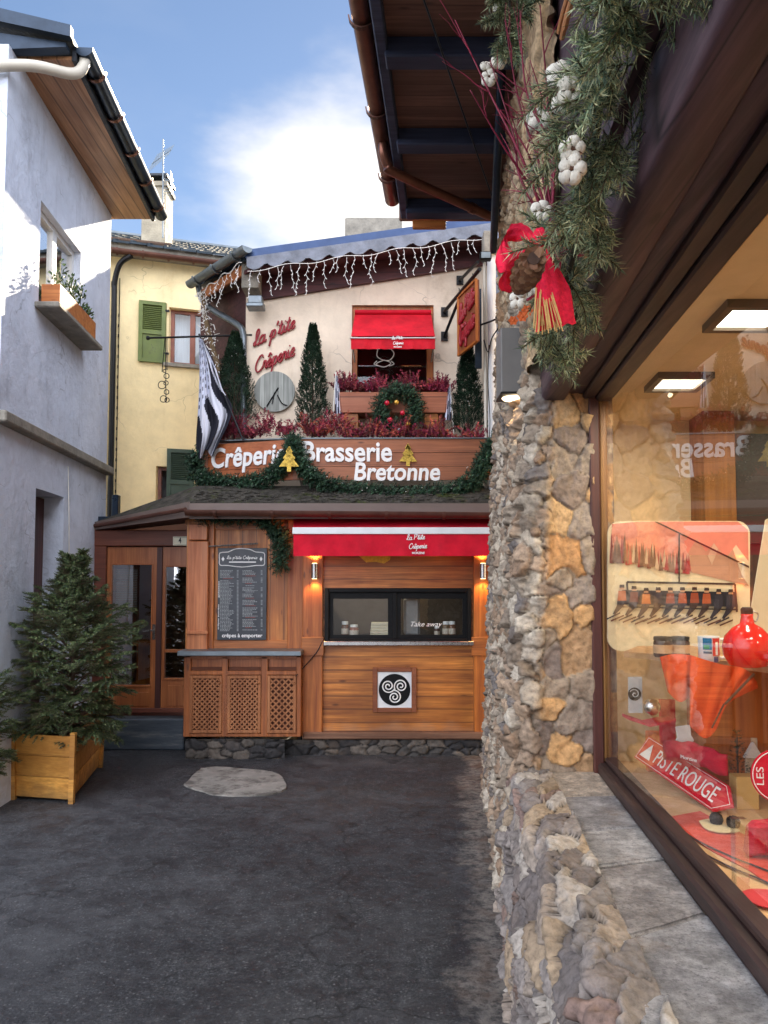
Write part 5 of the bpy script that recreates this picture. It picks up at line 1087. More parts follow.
m = MB(); a, b = W(404, 632, 9.3), W(420, 590, 9.3); m.bbox(a.x, b.x, 9.3, 9.6, wz0_+.047, b.z-.1, .03); m.bbox(a.x+.03, b.x-.03, 9.35, 9.6, b.z-.1, b.z+.05, .03); solo('coffee_machine', m, plain('machine_grey', (150, 150, 152), .35, .2, 6, 0, metal=.3), 'pale grey kitchen machine behind the right pane of the serving window', 'kitchen machine')
la = bpy.data.lights.new('kitchen_lamp', 'AREA'); la.size = .5; la.energy = 3; la.color = (1, .86, .64); lo = bpy.data.objects.new('kitchen_lamp', la); C.objects.link(lo); lo.location = (-.1, 10.0, 2.7)
# ---- icicle lights
ic = thing('icicle_lights', 'white icicle string lights hanging along the slate edge of the restaurant roof', 'string lights', W(360, 262, 9.15))
random.seed(3); m = MB(); run = [Vector((x, 9.13, rz(x, 9.2)-.25+.02*math.sin(x*9))) for x in np.linspace(-1.72, 1.38, 60)]; m.tube(run, .004, 4)
run2 = [Vector((-1.80-.0-(.82)*k/20, 9.15+1.03*k/20, 6.08+.03*math.sin(k))) for k in range(21)]; m.tube(run2, .006, 4); obj('lead', m, M['wire_white'], ic)
ledm = emis('ice_led', (.66, .64, .6), .02)
def strand(p_, L_, k):
    m = MB(); n_ = max(3, int(L_/.05)); pts = [p_]; x = 0
    for j in range(n_): x += random.uniform(-.028, .028); pts.append(p_+Vector((x, random.uniform(-.01, .01), -L_*(j+1)/n_)))
    m.tube(pts, .0028, 4)
    for q_ in pts[1:]: m.tube([q_, q_+Vector((random.choice((-1, 1))*.018, 0, -.02))], .0042, 4)
    obj('light_strand', m, ledm, ic)
for k in range(31):
    x = -1.66+3.0*k/30+random.uniform(-.02, .02); strand(Vector((x, 9.13, rz(x, 9.2)-.25)), random.choice((.16, .28, .4, .24, .34)), k)
for k in range(11): t_ = (k+.5)/11; strand(Vector((-1.80-.82*t_, 9.15+1.03*t_, 6.07)), random.choice((.2, .34, .5, .42)), k)
# lights wound down the eave pipe at the left
m = MB(); random.seed(8); base = smooth_path([W(203, 292, 10.15), W(206, 320, 10.15), W(212, 345, 10.1), W(220, 372, 10.0)], 8)
m.tube(base, .035, 8); fl = obj('light_cluster', m, plain('dry_vine', (120, 98, 70), .9, .4, 20, .8, 40, .01), ic)
m = MB()
for k in range(170):
    p_ = random.choice(base)+Vector((random.gauss(0, .04), random.gauss(-.02, .03), random.gauss(0, .05))); m.tube([p_, p_+Vector((random.gauss(0, .03), -.01, random.gauss(0, .03)))], .006, 3)
obj('tiny_bulbs', m, ledm, fl)
# ---- hanging timber sign on iron brackets
hs = thing('hanging_sign', 'timber sign with red script hanging from black iron brackets on the cream wall', 'sign', W(468, 360, 8.9))
NA, NB = (W(458.5, 297, 9.25), W(458.5, 357, 9.25)), None
fa_, fb2 = W(458.5, 298, 9.22), W(458.5, 357.5, 9.22); na_, nb_ = W(476.5, 279, 8.66), W(476.5, 339, 8.66)
ztop, zbot = (fa_.z+na_.z)/2, (fb2.z+nb_.z)/2
a0, b0 = Vector((fa_.x, fa_.y, zbot)), Vector((na_.x, na_.y, zbot)); ud = (b0-a0).normalized(); nrm = ud.cross(Z_); H_ = ztop-zbot; Wd_ = (b0-a0).length
m = MB(); m.prism([a0, b0, b0+Z_*H_, a0+Z_*H_], -nrm*.035); sb = obj('board', m, wood('hanging_board', (140, 72, 36), (182, 108, 62), 'Z', 'Y', .2, .5, .02), hs)
m = MB()
for (p_, q_) in ((a0, a0+Z_*H_), (b0, b0+Z_*H_)): m.tube([p_+nrm*.004, q_+nrm*.004], .022, 4)
for zz in (0, H_): m.tube([a0+Z_*zz+nrm*.004, b0+Z_*zz+nrm*.004], .02, 4)
obj('border', m, M['post'], sb)
m = MB(); script_on(m, "La P'tite", a0+Z_*(H_*.50)+ud*.06, ud+Z_*.25, Z_, Wd_*.84, .021, .01, .115); script_on(m, "Crêperie", a0+Z_*(H_*.12)+ud*.06, ud+Z_*.25, Z_, Wd_*.84, .021, .01, .12); obj('lettering', m, M['red_letter'], sb, 180)
for k, (w0, w1) in enumerate((((444.5, 341.5), (479, 296.5)), ((444.5, 341.5), (481, 266)), ((460.5, 310), (478, 281)), ((444.5, 366.5), (456, 330)))): pass
m = MB(); tip = W(480, 269, 8.55)
for (x, y) in ((444.5, 311.5), (444.5, 336.0), (460, 280)):
    p_ = W(x, y, YU-.03); m.box(p_.x-.045, p_.x+.045, YU-.03, YU-.005, p_.z-.06, p_.z+.06)
obj('wall_plate', m, M['black_metal'], hs)
m = MB(); m.tube([W(444.5, 311.5, YU-.05), tip], .024, 8); m.tube([W(444.5, 336, YU-.05), W(460, 297, 9.2)], .020, 8); m.tube([W(460, 280, YU-.05), W(478, 262, 8.9)], .02, 8); obj('iron_arm', m, M['black_metal'], hs, 60)
m = MB()
for t_ in (.12, .88): p_ = a0.lerp(b0, t_)+Z_*H_; m.tube([p_, Vector((p_.x-.02, p_.y, p_.z+.10))], .006, 5)
obj('hanger', m, M['black_metal'], hs)
m = MB(); c_ = W(485, 258, 8.8); m.bbox(c_.x-.07, c_.x+.07, 8.72, 8.80, c_.z-.05, c_.z+.05, .01); fl_ = thing('floodlight', 'small square floodlight next to the hanging sign bracket', 'floodlight', (c_.x, 8.8, c_.z-.05)); obj('housing', m, M['black_frame'], fl_)
m = MB(); m.box(c_.x-.055, c_.x+.055, 8.712, 8.72, c_.z-.036, c_.z+.036); obj('glass_cover', m, M['zinc'], fl_); m = MB(); m.tube([(c_.x, 8.8, c_.z), (c_.x, 9.0, c_.z+.04)], .015, 6); obj('bracket', m, M['black_metal'], fl_)
# small grey lamp box under the corner pier
m = MB(); a, b = W(246, 306, 9.3), W(263, 296, 9.3); m.bbox(a.x, b.x, 9.3, 9.5, a.z, a.z+.05, .008); m.bbox(a.x+.02, b.x-.02, 9.32, 9.5, a.z+.052, b.z+.02, .008); m.box(a.x+.04, b.x-.04, 9.4, 9.7, b.z, b.z+.03); solo('camera_box', m, M['zinc'], 'small grey metal box under the left corner of the restaurant eaves', 'junction box')
# ---- iron bracket with hanging rings in front of the yellow wall
ib = thing('ring_mobile', 'black iron bar with chains of hanging rings in front of the olive shutter', 'hanging ornament', W(165, 405, 9.9))
m = MB(); m.tube([W(148, 338, 9.9), W(252, 335, YU)], .014, 8); m.ball(W(148, 338, 9.9), .03, 8); obj('bar', m, M['black_metal'], ib, 60)
m = MB()
for (x0, y0, x1, y1) in ((165, 338, 162, 372), (167, 338, 167, 370), (165.5, 338, 166, 403)): m.tube([W(x0, y0, 9.9), W(x1, y1, 9.9)], .006, 5)
obj('chain', m, M['black_metal'], ib)
for (x, y, r_) in ((162, 385, .052), (166.5, 376, .035), (166, 383, .03), (163.5, 399, .045), (166.5, 392, .032), (167, 400, .03), (164.5, 371, .02)):
    m = MB(); c_ = W(x, y, 9.9); m.tube([c_+Vector((r_*math.cos(q*math.pi/8), .004*math.sin(q), r_*math.sin(q*math.pi/8))) for q in range(17)], .006, 5); obj('ring', m, M['black_metal'], ib, 180)
# ---- flags
def flagmat():
    t = NT('striped_flag'); at_ = t.n('ShaderNodeAttribute', attribute_name='tint'); t.set(Base_Color=at_.outputs['Color'], Roughness=.85, Specular_IOR_Level=.1); t.bump(t.noise(160, 3), .3, .001); return t.m
FM = flagmat()
def flag_color(u, v):                       # u along the fly 0..1, v from the top 0..1: Breton stripes and ermine canton
    if u < .36 and v < .46:
        uu_, vv_ = (u/.36*4) % 1, (v/.46*3) % 1
        return (.02, .02, .024) if (abs(uu_-.5) < .13 and abs(vv_-.5) < .3) or (abs(uu_-.5) < .25 and vv_ > .62 and vv_ < .78) else (.7, .71, .74)
    return (.022, .022, .028) if int(v*9) % 2 == 0 else (.7, .71, .74)
fgl = thing('breton_flag', 'large limp black and white striped flag with ermine corner hanging by the terrace', 'flag', W(215, 457, 9.15))
m = MB(); pa, pb = W(199, 334, 9.25), W(243, 440, 9.1); m.tube([pa, pb], .012, 8); obj('pole', m, M['black_metal'], fgl, 60)
m = MB(); nu_, nv_ = 44, 40; G = []
# cloth gathers: hoist (u=0) along the pole from the top, free end falls straight down in folds
left = [(199, 338), (199.5, 370), (198, 410), (196, 440), (197, 455)]; right = [(203, 340), (213, 360), (222, 388), (232, 412), (214, 452)]
lp = smooth_path([Vector((x, y, 0)) for x, y in left], 10); rp = smooth_path([Vector((x, y, 0)) for x, y in right], 10)
for j in range(nv_+1):
    for i in range(nu_+1):
        u_, t_ = i/nu_, j/nv_; a_ = lp[min(int(t_*40), 40)]; b_ = rp[min(int(t_*40), 40)]; x = a_.x+(b_.x-a_.x)*u_; y = a_.y+(b_.y-a_.y)*u_
        if t_ > .9: y += 4*math.sin(u_*9)*((t_-.9)*10)
        G.append(W(x, y, 9.17+.06*t_*math.sin(u_*15+t_*2)+.02*math.sin(u_*31)))
n1 = nu_+1
def fcol(u_, t_):
    s_ = .55*u_+.75*t_+.04*math.sin(u_*8+t_*5)
    if t_ < .33+.2*(1-u_) and u_ < .62:
        k1, k2 = (u_*7+t_*2) % 1, (t_*17-u_) % 1
        return (.03, .03, .05) if (k1 < .32 and k2 < .45) else (.62, .64, .74)
    return (.024, .024, .034) if int((u_*4.4+ (1-t_)*2.1 + .3*math.sin(t_*7)) ) % 2 == 0 else (.64, .65, .72)
for j in range(nv_):
    for i in range(nu_): m.add([], [], None); m.f.append((j*n1+i, j*n1+i+1, (j+1)*n1+i+1, (j+1)*n1+i)); m.c.append(fcol(i/nu_, j/nv_))
m.v = [tuple(p_) for p_ in G]; obj('cloth', m, FM, fgl, 180)
def small_flag(px_, y0, y1, lab, sgn):
    a, b = W(px_, y0, 9.3), W(px_+4*sgn, y1+16, 9.3); o_ = thing('small_breton_flag', lab, 'flag', b, 'small flags beside the window box'); m = MB(); m.tube([a, b], .008, 6); obj('pole', m, M['wire_white'], o_, 60)
    m = MB(); w_, h_ = .09, (a-W(px_, y1, 9.3)).length; G = []
    for j in range(13):
        for i in range(9): u_, t_ = i/8, j/12; G.append(Vector((a.x+(-.01+w_*u_*(.35+.65*t_))*1.0*(-sgn if sgn > 0 else 1)*(1)+.0, 9.3-.01+.015*math.sin(u_*9), a.z-.06-h_*.93*t_)))
    for j in range(12):
        for i in range(8): m.f.append((j*9+i, j*9+i+1, (j+1)*9+i+1, (j+1)*9+i)); m.c.append((.03, .03, .05) if int(i/8*5+j*.12) % 2 else (.6, .62, .72))
    m.v = [tuple(p_) for p_ in G]; obj('cloth', m, FM, o_, 180)
small_flag(336, 371, 412, 'small striped flag on a stick left of the window box', -1); small_flag(450, 383, 418, 'small striped flag on a stick right of the window box', 1)
# ---- greenery of the terrace
HE = [(.26, .03, .06), (.34, .05, .08), (.2, .02, .05), (.42, .09, .10), (.14, .04, .04)]
HO = HE+[(.44, .12, .07), (.40, .09, .06)]
def heather(name, lab, pts, n, hgt, tones, group, Y=None, spread=.16):
    random.seed(len(lab)); m = MB(); L_ = smooth_path(pts, 10)
    for k in range(n):
        b_ = random.choice(L_)+Vector((random.uniform(-.05, .05), random.uniform(-.12, .14), random.uniform(-.03, .03))); an = random.uniform(0, 6.28); h_ = hgt*random.uniform(.45, 1.3)*(.75+.45*math.sin(b_.x*14+len(lab))); lean = random.uniform(.1, .9)
        tip_ = b_+Vector((math.cos(an)*h_*lean*.9, math.sin(an)*h_*lean*.5-.02, h_*(1-.45*lean))); mid_ = (b_+tip_)/2+Vector((0, 0, h_*.12)); tn = random.choice(tones); kk = random.uniform(.6, 1.5)
        q3_ = smooth_path([b_, mid_, tip_], 7)
        for j, p_ in enumerate(q3_[3:]):
            for _ in range(2):
                d_ = Vector((random.gauss(0, 1), random.gauss(0, 1), random.gauss(.6, .7))).normalized()*.030*random.uniform(.6, 1.2); s_ = d_.cross(Vector((random.random(), random.random(), random.random()))).normalized()*.008; c3 = tuple(x*kk*random.uniform(.75, 1.25) for x in tn)
                m.add([p_-s_, p_+d_, p_+s_], [(0, 1, 2)], c3)
    leafy(m, (0, 0, -50), (.01, .01, .01), 0, .02, .01, DG)
    return solo(name, m, M['leaf'], lab, 'heather', group)
gp = 'heather plants on the terrace front'
def tpnt(x, y, dY=.18): return W(x, y, 9.32+(8.95-9.32)*(x-206)/(293-206)+dY) if x < 293 else W(x, y, 8.95+dY)
heather('heather_plant', 'purple red heather behind the word Crêperie, left of the swag peak', [tpnt(218, 438), tpnt(250, 437), tpnt(291, 434)], 300, .27, HE, gp)
heather('heather_plant', 'red heather behind the middle of the planter, below the tall conical tree', [tpnt(305, 436), tpnt(325, 435), tpnt(345, 437)], 210, .25, HO, gp)
heather('heather_plant', 'reddish orange heather under the left half of the window box', [tpnt(347, 438), tpnt(370, 438), tpnt(395, 439)], 220, .2, HO, gp)
heather('heather_plant', 'dark red heather under the right half of the window box', [tpnt(400, 438), tpnt(430, 438), tpnt(484, 445)], 300, .2, HO, gp)
wb = thing('window_box', 'long wooden window box full of heather under the upstairs window', 'window box', W(392, 416, 9.4))
a, b = W(339, 411, 9.30), W(448, 392, 9.30); m = MB()
m.bbox(a.x, b.x, 9.30, 9.33, a.z-.02, b.z, .004); m.bbox(a.x, b.x, 9.62, 9.65, a.z-.02, b.z, .004); m.bbox(a.x, a.x+.03, 9.33, 9.62, a.z-.02, b.z, .004); m.bbox(b.x-.03, b.x, 9.33, 9.62, a.z-.02, b.z, .004); m.box(a.x+.03, b.x-.03, 9.33, 9.62, a.z, b.z-.05)
obj('box', m, wood('window_box_boards', (176, 100, 66), (206, 130, 90), 'X', 'Z', .4, .55), wb)
for px_ in (352, 432):
    m = MB(); q = W(px_, 420, 9.36); m.bbox(q.x-.1, q.x+.08, 9.34, 9.68, q.z-.12, a.z-.022, .006); obj('bracket', m, M['facade_h'], wb)
for (i0, i1, lb) in ((338, 382, 'dense purple red heather in the left half of the window box'), (402, 447, 'dense purple red heather in the right half of the window box')):
    heather('heather_plant', lb, [W(i0, 393, 9.42), W((i0+i1)/2, 391, 9.42), W(i1, 395, 9.40)], 340, .2, HE, 'heather in the window box')
def needles(m, p_, d_, L_, n, w_, tone, ang=.9):
    """a sprig: n needles around a short stem from p_ along d_"""
    d_ = Vector(d_).normalized(); a_ = d_.orthogonal().normalized(); b_ = d_.cross(a_)
    for k in range(n):
        t_ = (k+.5)/n; an = k*2.4+random.uniform(-.4, .4); q_ = p_+d_*(L_*t_); o_ = (a_*math.cos(an)+b_*math.sin(an))*math.sin(ang)+d_*math.cos(ang)
        l_ = random.uniform(.7, 1.1); tip_ = q_+o_*l_*w_[0]; s_ = o_.cross(d_).normalized()*w_[1]; kk = random.uniform(.7, 1.4); tn = random.choice(tone)
        m.add([q_-s_, tip_, q_+s_], [(0, 1, 2)], tuple(x*kk for x in tn))
def cone_tree(lab, px_, ytop, ybot, hw, Y):
    top_, bot = W(px_, ytop, Y), W(px_, ybot, Y); r_ = hw/740*Y; H = top_.z-bot.z; o_ = thing('conical_tree', lab, 'tree', (top_.x, Y, 3.3), 'conical trees on the terrace'); m = MB()
    random.seed(int(px_)); m2 = MB(); m2.tube([(top_.x, Y, 3.3), (top_.x, Y, top_.z-.05)], lambda t: .02*(1-t)+.004, 6); obj('trunk', m2, M['bark'], o_)
    for k in range(2300):
        t_ = random.random()**.8; an = random.uniform(0, 6.28); rr = r_*(1-t_)**.75*random.uniform(.55, 1.02)*(1+.14*math.sin(an*3+t_*16)); p_ = Vector((top_.x+rr*math.cos(an), Y+rr*math.sin(an), bot.z+H*t_)); d_ = Vector((math.cos(an)*.7, math.sin(an)*.7, 1.1))
        needles(m, p_, d_, .06, 8, (.026, .0065), DG)
    obj('foliage', m, M['leaf'], o_)
    m = MB()
    for k in range(16):
        t_ = random.random(); an = random.uniform(3.3, 6.1); rr = r_*(1-t_)**.75*1.05; m.ball((top_.x+rr*math.cos(an), Y+rr*math.sin(an), bot.z+H*t_), .0065, 6)
    obj('tiny_lights', m, ledm, o_)
    m = MB(); m.lathe((top_.x, Y, 3.0), [(.10, 0), (.15, .3), (.16, .32), (.14, .32)], 16); obj('pot', m, M['concrete'], o_, 50)
cone_tree('slim conical tree with tiny lights left of the upstairs window', 313, 327, 428, 18, 9.35); cone_tree('slim conical tree below the hanging timber sign', 467.5, 345, 432, 18, 9.35); cone_tree('bushy conical tree behind the large striped flag', 235, 335, 422, 24, 9.5)
def garland(m, pts, rad, n, tone=DG, L=.075, nw=(.036, .0055)):
    P_ = smooth_path(pts, 12)
    for k in range(n):
        c_ = random.choice(P_); o_ = Vector((random.gauss(0, 1), random.gauss(-.4, 1), random.gauss(0, 1))).normalized(); p_ = c_+o_*rad*random.uniform(.1, .8); needles(m, p_, o_+Vector((0, -.25, -.15)), L, 10, nw, tone)
    m.tube(P_, rad*.28, 6, c=(.02, .025, .015))
random.seed(21); GG = DG+[(.03, .08, .045), (.05, .10, .05)]
sg = thing('garland_swag', 'dark green fir garland draped below the white lettering of the terrace planter', 'garland', W(300, 492, 8.85))
def gp_(x, y, d=.07): return W(x, y, (9.32+(8.95-9.32)*(x-206)/(293-206) if x < 293 else 8.95)-d)
m = MB(); garland(m, [gp_(196, 456), gp_(199, 476), gp_(215, 480), gp_(240, 484), gp_(268, 478), gp_(284, 462), gp_(294, 442)], .105, 1000, GG, .085, (.045, .008)); obj('left_drape', m, M['leaf'], sg)
m = MB(); garland(m, [gp_(294, 442), gp_(303, 468), gp_(328, 484), gp_(370, 493), (gp_(410, 495)), gp_(452, 491), gp_(476, 476), gp_(488, 456), gp_(494, 443)], .10, 1500, GG, .085, (.045, .008)); obj('right_drape', m, M['leaf'], sg)
m = MB(); garland(m, [W(262, 520, 8.85), W(276, 530, 8.8), W(281, 545, 8.8), W(280, 566, 8.8)], .10, 420, GG, .08, (.04, .007)); garland(m, [W(196, 518, 8.8), W(225, 520, 8.85), W(262, 520, 8.85)], .05, 140, GG)
solo('hanging_garland', m, M['leaf'], 'short dark green garland hanging under the eave beside the menu board', 'garland')
m = MB()
for k in range(45):
    c_ = random.choice(smooth_path([gp_(200, 476, .15), gp_(240, 484, .15), gp_(284, 462, .15), gp_(296, 442, .15), gp_(320, 474, .15), gp_(370, 490, .15), gp_(450, 488, .15), gp_(490, 450, .15)], 12)); m.ball(c_+Vector((random.gauss(0, .04), 0, random.gauss(0, .05))), .006, 6)
obj('tiny_lights', m, ledm, sg)
def gold_tree(lab, cx_, y0, y1, hw, Y):
    a, b = W(cx_, y1, Y), W(cx_, y0, Y); H = b.z-a.z; w_ = hw/740*Y; prof = [(0, 1), (.35, .78), (.22, .76), (.62, .52), (.42, .50), (1, .2), (.2, .2), (.2, 0)]
    pts = [Vector((a.x+x*w_, Y, a.z+z*H)) for x, z in prof]+[Vector((a.x-x*w_, Y, a.z+z*H)) for x, z in prof[::-1][:-1]]; m = MB()
    m.prism(pts, (0, .02, 0))
    for k in range(160):
        z = random.uniform(.2, .95); x = random.uniform(-1, 1)*(1-z)*.95; m.box(*(lambda q, s_: (q.x-s_, q.x+s_, Y-.008, Y-.001, q.z-s_, q.z+s_))(Vector((a.x+x*w_, Y, a.z+z*H)), random.uniform(.003, .007)))
    solo('gold_tree_cutout', m, M['gold'], lab, 'Christmas decoration', 'glittery gold tree cutouts')
gold_tree('glittery gold tree cutout on the swag peak after the word Crêperie', 289, 446, 471.5, 10, 8.72); gold_tree('glittery gold tree cutout on the planter above the word Bretonne', 408, 443, 466, 9, 8.90)
wr = thing('wreath', 'green fir wreath with red and gold baubles hanging on the window box', 'wreath', W(398, 432, 9.2)); random.seed(4)
c_ = W(398, 409, 9.2); m = MB(); garland(m, [c_+Vector((.23*math.cos(q*math.pi/6), 0, .23*math.sin(q*math.pi/6))) for q in range(13)], .11, 900, GG, .07, (.036, .006)); obj('fir_ring', m, M['leaf'], wr)
bm_ = {'r': plain('red_bauble', (190, 20, 50), .2, .1, 3, 0), 'g': plain('gold_bauble', (206, 160, 70), .25, .1, 3, 0, metal=.6), 's': plain('silver_bauble', (200, 200, 205), .2, .1, 3, 0, metal=.8)}
for (x, y, t_) in ((387, 403, 'r'), (396.5, 402.5, 'g'), (402.5, 413, 'r'), (390, 420, 'r'), (399.5, 430, 's'), (408, 424, 'g')):
    m = MB(); p_ = W(x, y, 9.06); m.ball(p_, .032, 12); m.lathe((p_.x, p_.y, p_.z+.024), [(.007, 0), (.007, .008)], 8); obj('bauble', m, bm_[t_], wr, 180)
# ornament of white wire in the upstairs window
m = MB(); o0 = W(384, 356, 9.6)
for pts in (((372, 347), (378, 349), (384, 347), (390, 349), (396, 347)), ((378, 349), (377, 356), (383, 360), (390, 360), (394, 354), (391, 349)), ((384, 360), (376, 364), (384, 367), (391, 363), (384, 360)), ((377, 361), (374, 364), (379, 366)), ((391, 361), (394, 364), (389, 366))):
    m.tube(smooth_path([W(x, y, 9.62) for x, y in pts], 4), .0065, 6)
solo('wire_ornament', m, ledm, 'white wire light ornament in the dark upstairs window', 'light ornament', smooth=180)

m = MB(); m.tube([hitL(68, 466, .012), hitL(69, 515, .012), hitL(69, 640, .012)], .006, 6); solo('wall_cable', m, M['wire_white'], 'thin white cable running down the white house below its ledge', 'cable', smooth=180)
# ------------------------------------------------------------------ spruces in planter boxes
SPR = [(.05, .085, .03), (.075, .115, .035), (.025, .042, .02), (.10, .13, .05), (.014, .026, .014), (.15, .16, .07)]
def spruce(name, lab, base, H, rad, seed, nb=78, z0=.12, lean=(0, 0), grp=None):
    random.seed(seed); t_ = thing(name, lab, 'tree', base, grp); base = Vector(base); m = MB()
    tp_ = base+Vector((lean[0], lean[1], H)); m.tube([base, base.lerp(tp_, .5)+Vector((.015, 0, 0)), tp_], lambda t: .026*(1-t)+.005, 7); obj('trunk', m, M['bark'], t_, 60)
    m = MB(); br = MB()
    for k in range(nb):
        f_ = (k+.5)/nb; zf = z0+(1-z0)*f_**1.05; c_ = base.lerp(tp_, zf); an = k*2.39996+random.uniform(-.3, .3)
        R0 = rad*(min(1, (1-zf)/.52)**1.15 if zf > .35 else 1)*random.uniform(.6, 1.1)*(.7+.3*min(1, (zf)/.2)); R0 = max(R0, .09)
        rise = .35+.75*zf; dx_, dy_ = math.cos(an), math.sin(an)
        pts = [c_+Vector((dx_*R0*t, dy_*R0*t, R0*(rise*t-.35*(1-zf)*t*t)+random.uniform(-.01, .01))) for t in (0, .3, .6, .85, 1)]
        sp_ = smooth_path(pts, 5); br.tube(sp_, lambda t: .0075*(1-t)+.0025, 4)
        n_ = len(sp_)
        for j in range(3, n_):
            tt_ = j/(n_-1); p_ = sp_[j]; d_ = (sp_[j]-sp_[j-1]).normalized()
            if tt_ > .2:
                side = d_.cross(Z_).normalized(); needles(m, p_, d_, .05, 14, (.024, .0036), SPR, 1.0)
                for sg_ in (-1, 1):
                    if random.random() < .8:
                        L2 = R0*.42*(1-tt_)+.07*random.uniform(.7, 1.5); d2 = (side*sg_*random.uniform(.7, 1.1)+d_*.8+Vector((0, 0, random.uniform(-.45, .15)))).normalized()
                        p2 = p_+d2*L2+Vector((0, 0, -L2*.12)); br.tube([p_, p2], .0022, 3, cap=False); ns = max(2, int(L2/.045))
                        for q_ in range(ns): needles(m, p_.lerp(p2, q_/ns), d2+Vector((0, 0, -.1*q_/ns)), L2/ns*1.15, 12, (.024, .0036), SPR, .95)
    needles(m, tp_-Vector((0, 0, .10)), Z_, .14, 20, (.02, .002), SPR, .7)
    obj('branch_wood', br, M['bark'], t_); obj('foliage', m, M['leaf'], t_); return t_
spruce('spruce_tree', 'young full spruce growing in the orange wooden planter by the entrance', (-3.05, 7.28, .45), 1.78, .60, 5, 150, .03)
spruce('spruce_tree', 'spruce cut off by the left edge of the picture, beside the white house', (-3.66, 6.5, .3), 1.15, .5, 9, 70, .05)
pb_ = thing('wooden_planter', 'tapered orange wooden planter box holding the spruce beside the white house', 'planter', (-3.1, 7.35, 0))
c0, c1, c2 = hit(15, 799, (0, 0, 0), (0, 0, 1)), hit(71, 803, (0, 0, 0), (0, 0, 1)), hit(99, 768, (0, 0, 0), (0, 0, 1)); c3 = c0+(c2-c1)
cs = [Vector((q.x, q.y, 0)) for q in (c0, c1, c2, c3)]; ce = sum(cs, Vector())/4; HB = .62
def ring(z, k): return [Vector((ce.x+(q.x-ce.x)*k, ce.y+(q.y-ce.y)*k, z)) for q in cs]
for f_ in range(4):
    for b_ in range(3):
        z0, z1 = .03+.195*b_, .03+.195*(b_+1)-.005; k0, k1 = 1+.05*z0/HB, 1+.05*z1/HB; r0, r1 = ring(z0, k0), ring(z1, k1); i_, j_ = f_, (f_+1) % 4
        nrm_ = Vector(((r0[j_]-r0[i_]).y, -(r0[j_]-r0[i_]).x, 0)).normalized()*-.022; m = MB(); m.prism([r0[i_], r0[j_], r1[j_], r1[i_]], nrm_); obj('plank', m, wood('planter_plank', (190, 124, 44), (238, 176, 84), 'X', 'Z', .2, .6, .02, off=-.03, grime=((90, 74, 50), .12)) if 'planter_plank' not in bpy.data.materials else bpy.data.materials['planter_plank'], pb_)
for i_ in range(4):
    q0, q1 = ring(0, 1.03)[i_], ring(HB+.03, 1.08)[i_]; m = MB(); m.tube([q0, q1], .032, 4); obj('corner_post', m, bpy.data.materials['planter_plank'], pb_)
m = MB(); r_ = ring(.52, .97); m.prism(r_, (0, 0, .02)); obj('soil', m, M['bark'], pb_)
m = MB(); m.tube([ring(.62, 1.0)[0]+Vector((.2, .1, -.02)), ring(.66, .9)[2]+Vector((0, -.1, .02))], .03, 8); obj('log', m, M['bark'], pb_, 60)
p2 = thing('wooden_planter', 'dark shaded planter box at the left edge holding the cut off spruce', 'planter', (-3.65, 6.6, 0))
m = MB(); m.bbox(-4.1, -3.48, 6.25, 6.8, .02, .5, .02); obj('box', m, wood('dark_planter', (70, 48, 30), (104, 76, 48), 'X', 'Z', .17, .7, .03), p2)

# ------------------------------------------------------------------ Christmas garland over the shop window
gl2 = thing('christmas_garland', 'large fir garland with red bow, cotton bolls, red twigs and straw at the shop corner', 'garland', SP(.45, 3.6, 3.4)); random.seed(31)
FIR = [(.25, .32, .17), (.33, .38, .20), (.13, .20, .12), (.38, .42, .25), (.09, .14, .09), (.48, .46, .25)]
def fir_spray(m, p_, d_, L_, seed=0, nl=.046, tone=FIR, dens=95):
    """a flat fir branch with side shoots, needles as thin blades"""
    d_ = Vector(d_).normalized(); side = d_.cross(Vector((random.gauss(0, .3), -1, random.gauss(0, .3)))).normalized()
    pts = [p_]; dd = d_.copy()
    for k in range(6): dd = (dd+Vector((0, 0, -.10))+Vector((random.gauss(0, .06), random.gauss(0, .06), 0))).normalized(); pts.append(pts[-1]+dd*L_/6)
    m.tube(pts, .0028, 4, c=(.10, .07, .04), cap=False)
    for k in range(6):
        seg_ = (pts[k+1]-pts[k]); needles(m, pts[k], seg_, seg_.length, int(dens*L_/1.6), (nl, .0026), tone, .85)
    for k in (1, 2, 3, 4):
        for sg_ in (-1, 1):
            l2 = L_*(.42-.07*k)*random.uniform(.8, 1.2); d2 = (dd*.8+side*sg_*.8+Vector((random.gauss(0, .12), random.gauss(0, .12), -.1))).normalized(); m.tube([pts[k], pts[k]+d2*l2], .0018, 3, c=(.10, .07, .04), cap=False); needles(m, pts[k], d2, l2, int(dens*l2*2.6)+8, (nl*.85, .0025), tone, .85)
def GS(px, py, d): return hitS(px, py, d)
sp_list = []
spine = [(556, 352), (560, 300), (578, 240), (590, 180), (598, 120), (606, 60), (622, 10), (640, -50), (665, -120)]
L_ = [GS(x, y, .43) for x, y in spine]; SPN = smooth_path(L_, 8)
m = MB(); m.tube(SPN, .012, 6, c=(.04, .04, .03))
for k in range(100):
    i_ = random.randrange(len(SPN)); p_ = SPN[i_]+Vector((random.gauss(.02, .045), random.gauss(0, .03), random.gauss(.01, .045)))
    t_ = i_/len(SPN); sc_ = .55+.45*min(1, abs(1-t_)*1.6) if t_ > .5 else .75+.25*t_
    an = random.uniform(0, 6.28); d_ = Vector((math.cos(an)*.75-.15, random.gauss(-.35, .4), math.sin(an)*.8-.35)); fir_spray(m, p_, d_, random.uniform(.16, .30)*(.75 if t_ > .55 else 1.0))
obj('fir_sprays', m, M['leaf'], gl2)
m = MB(); random.seed(8)                             # a second thin run of fir along the eaves board behind
TW = [(.22, .015, .04), (.30, .03, .06), (.17, .01, .03)]
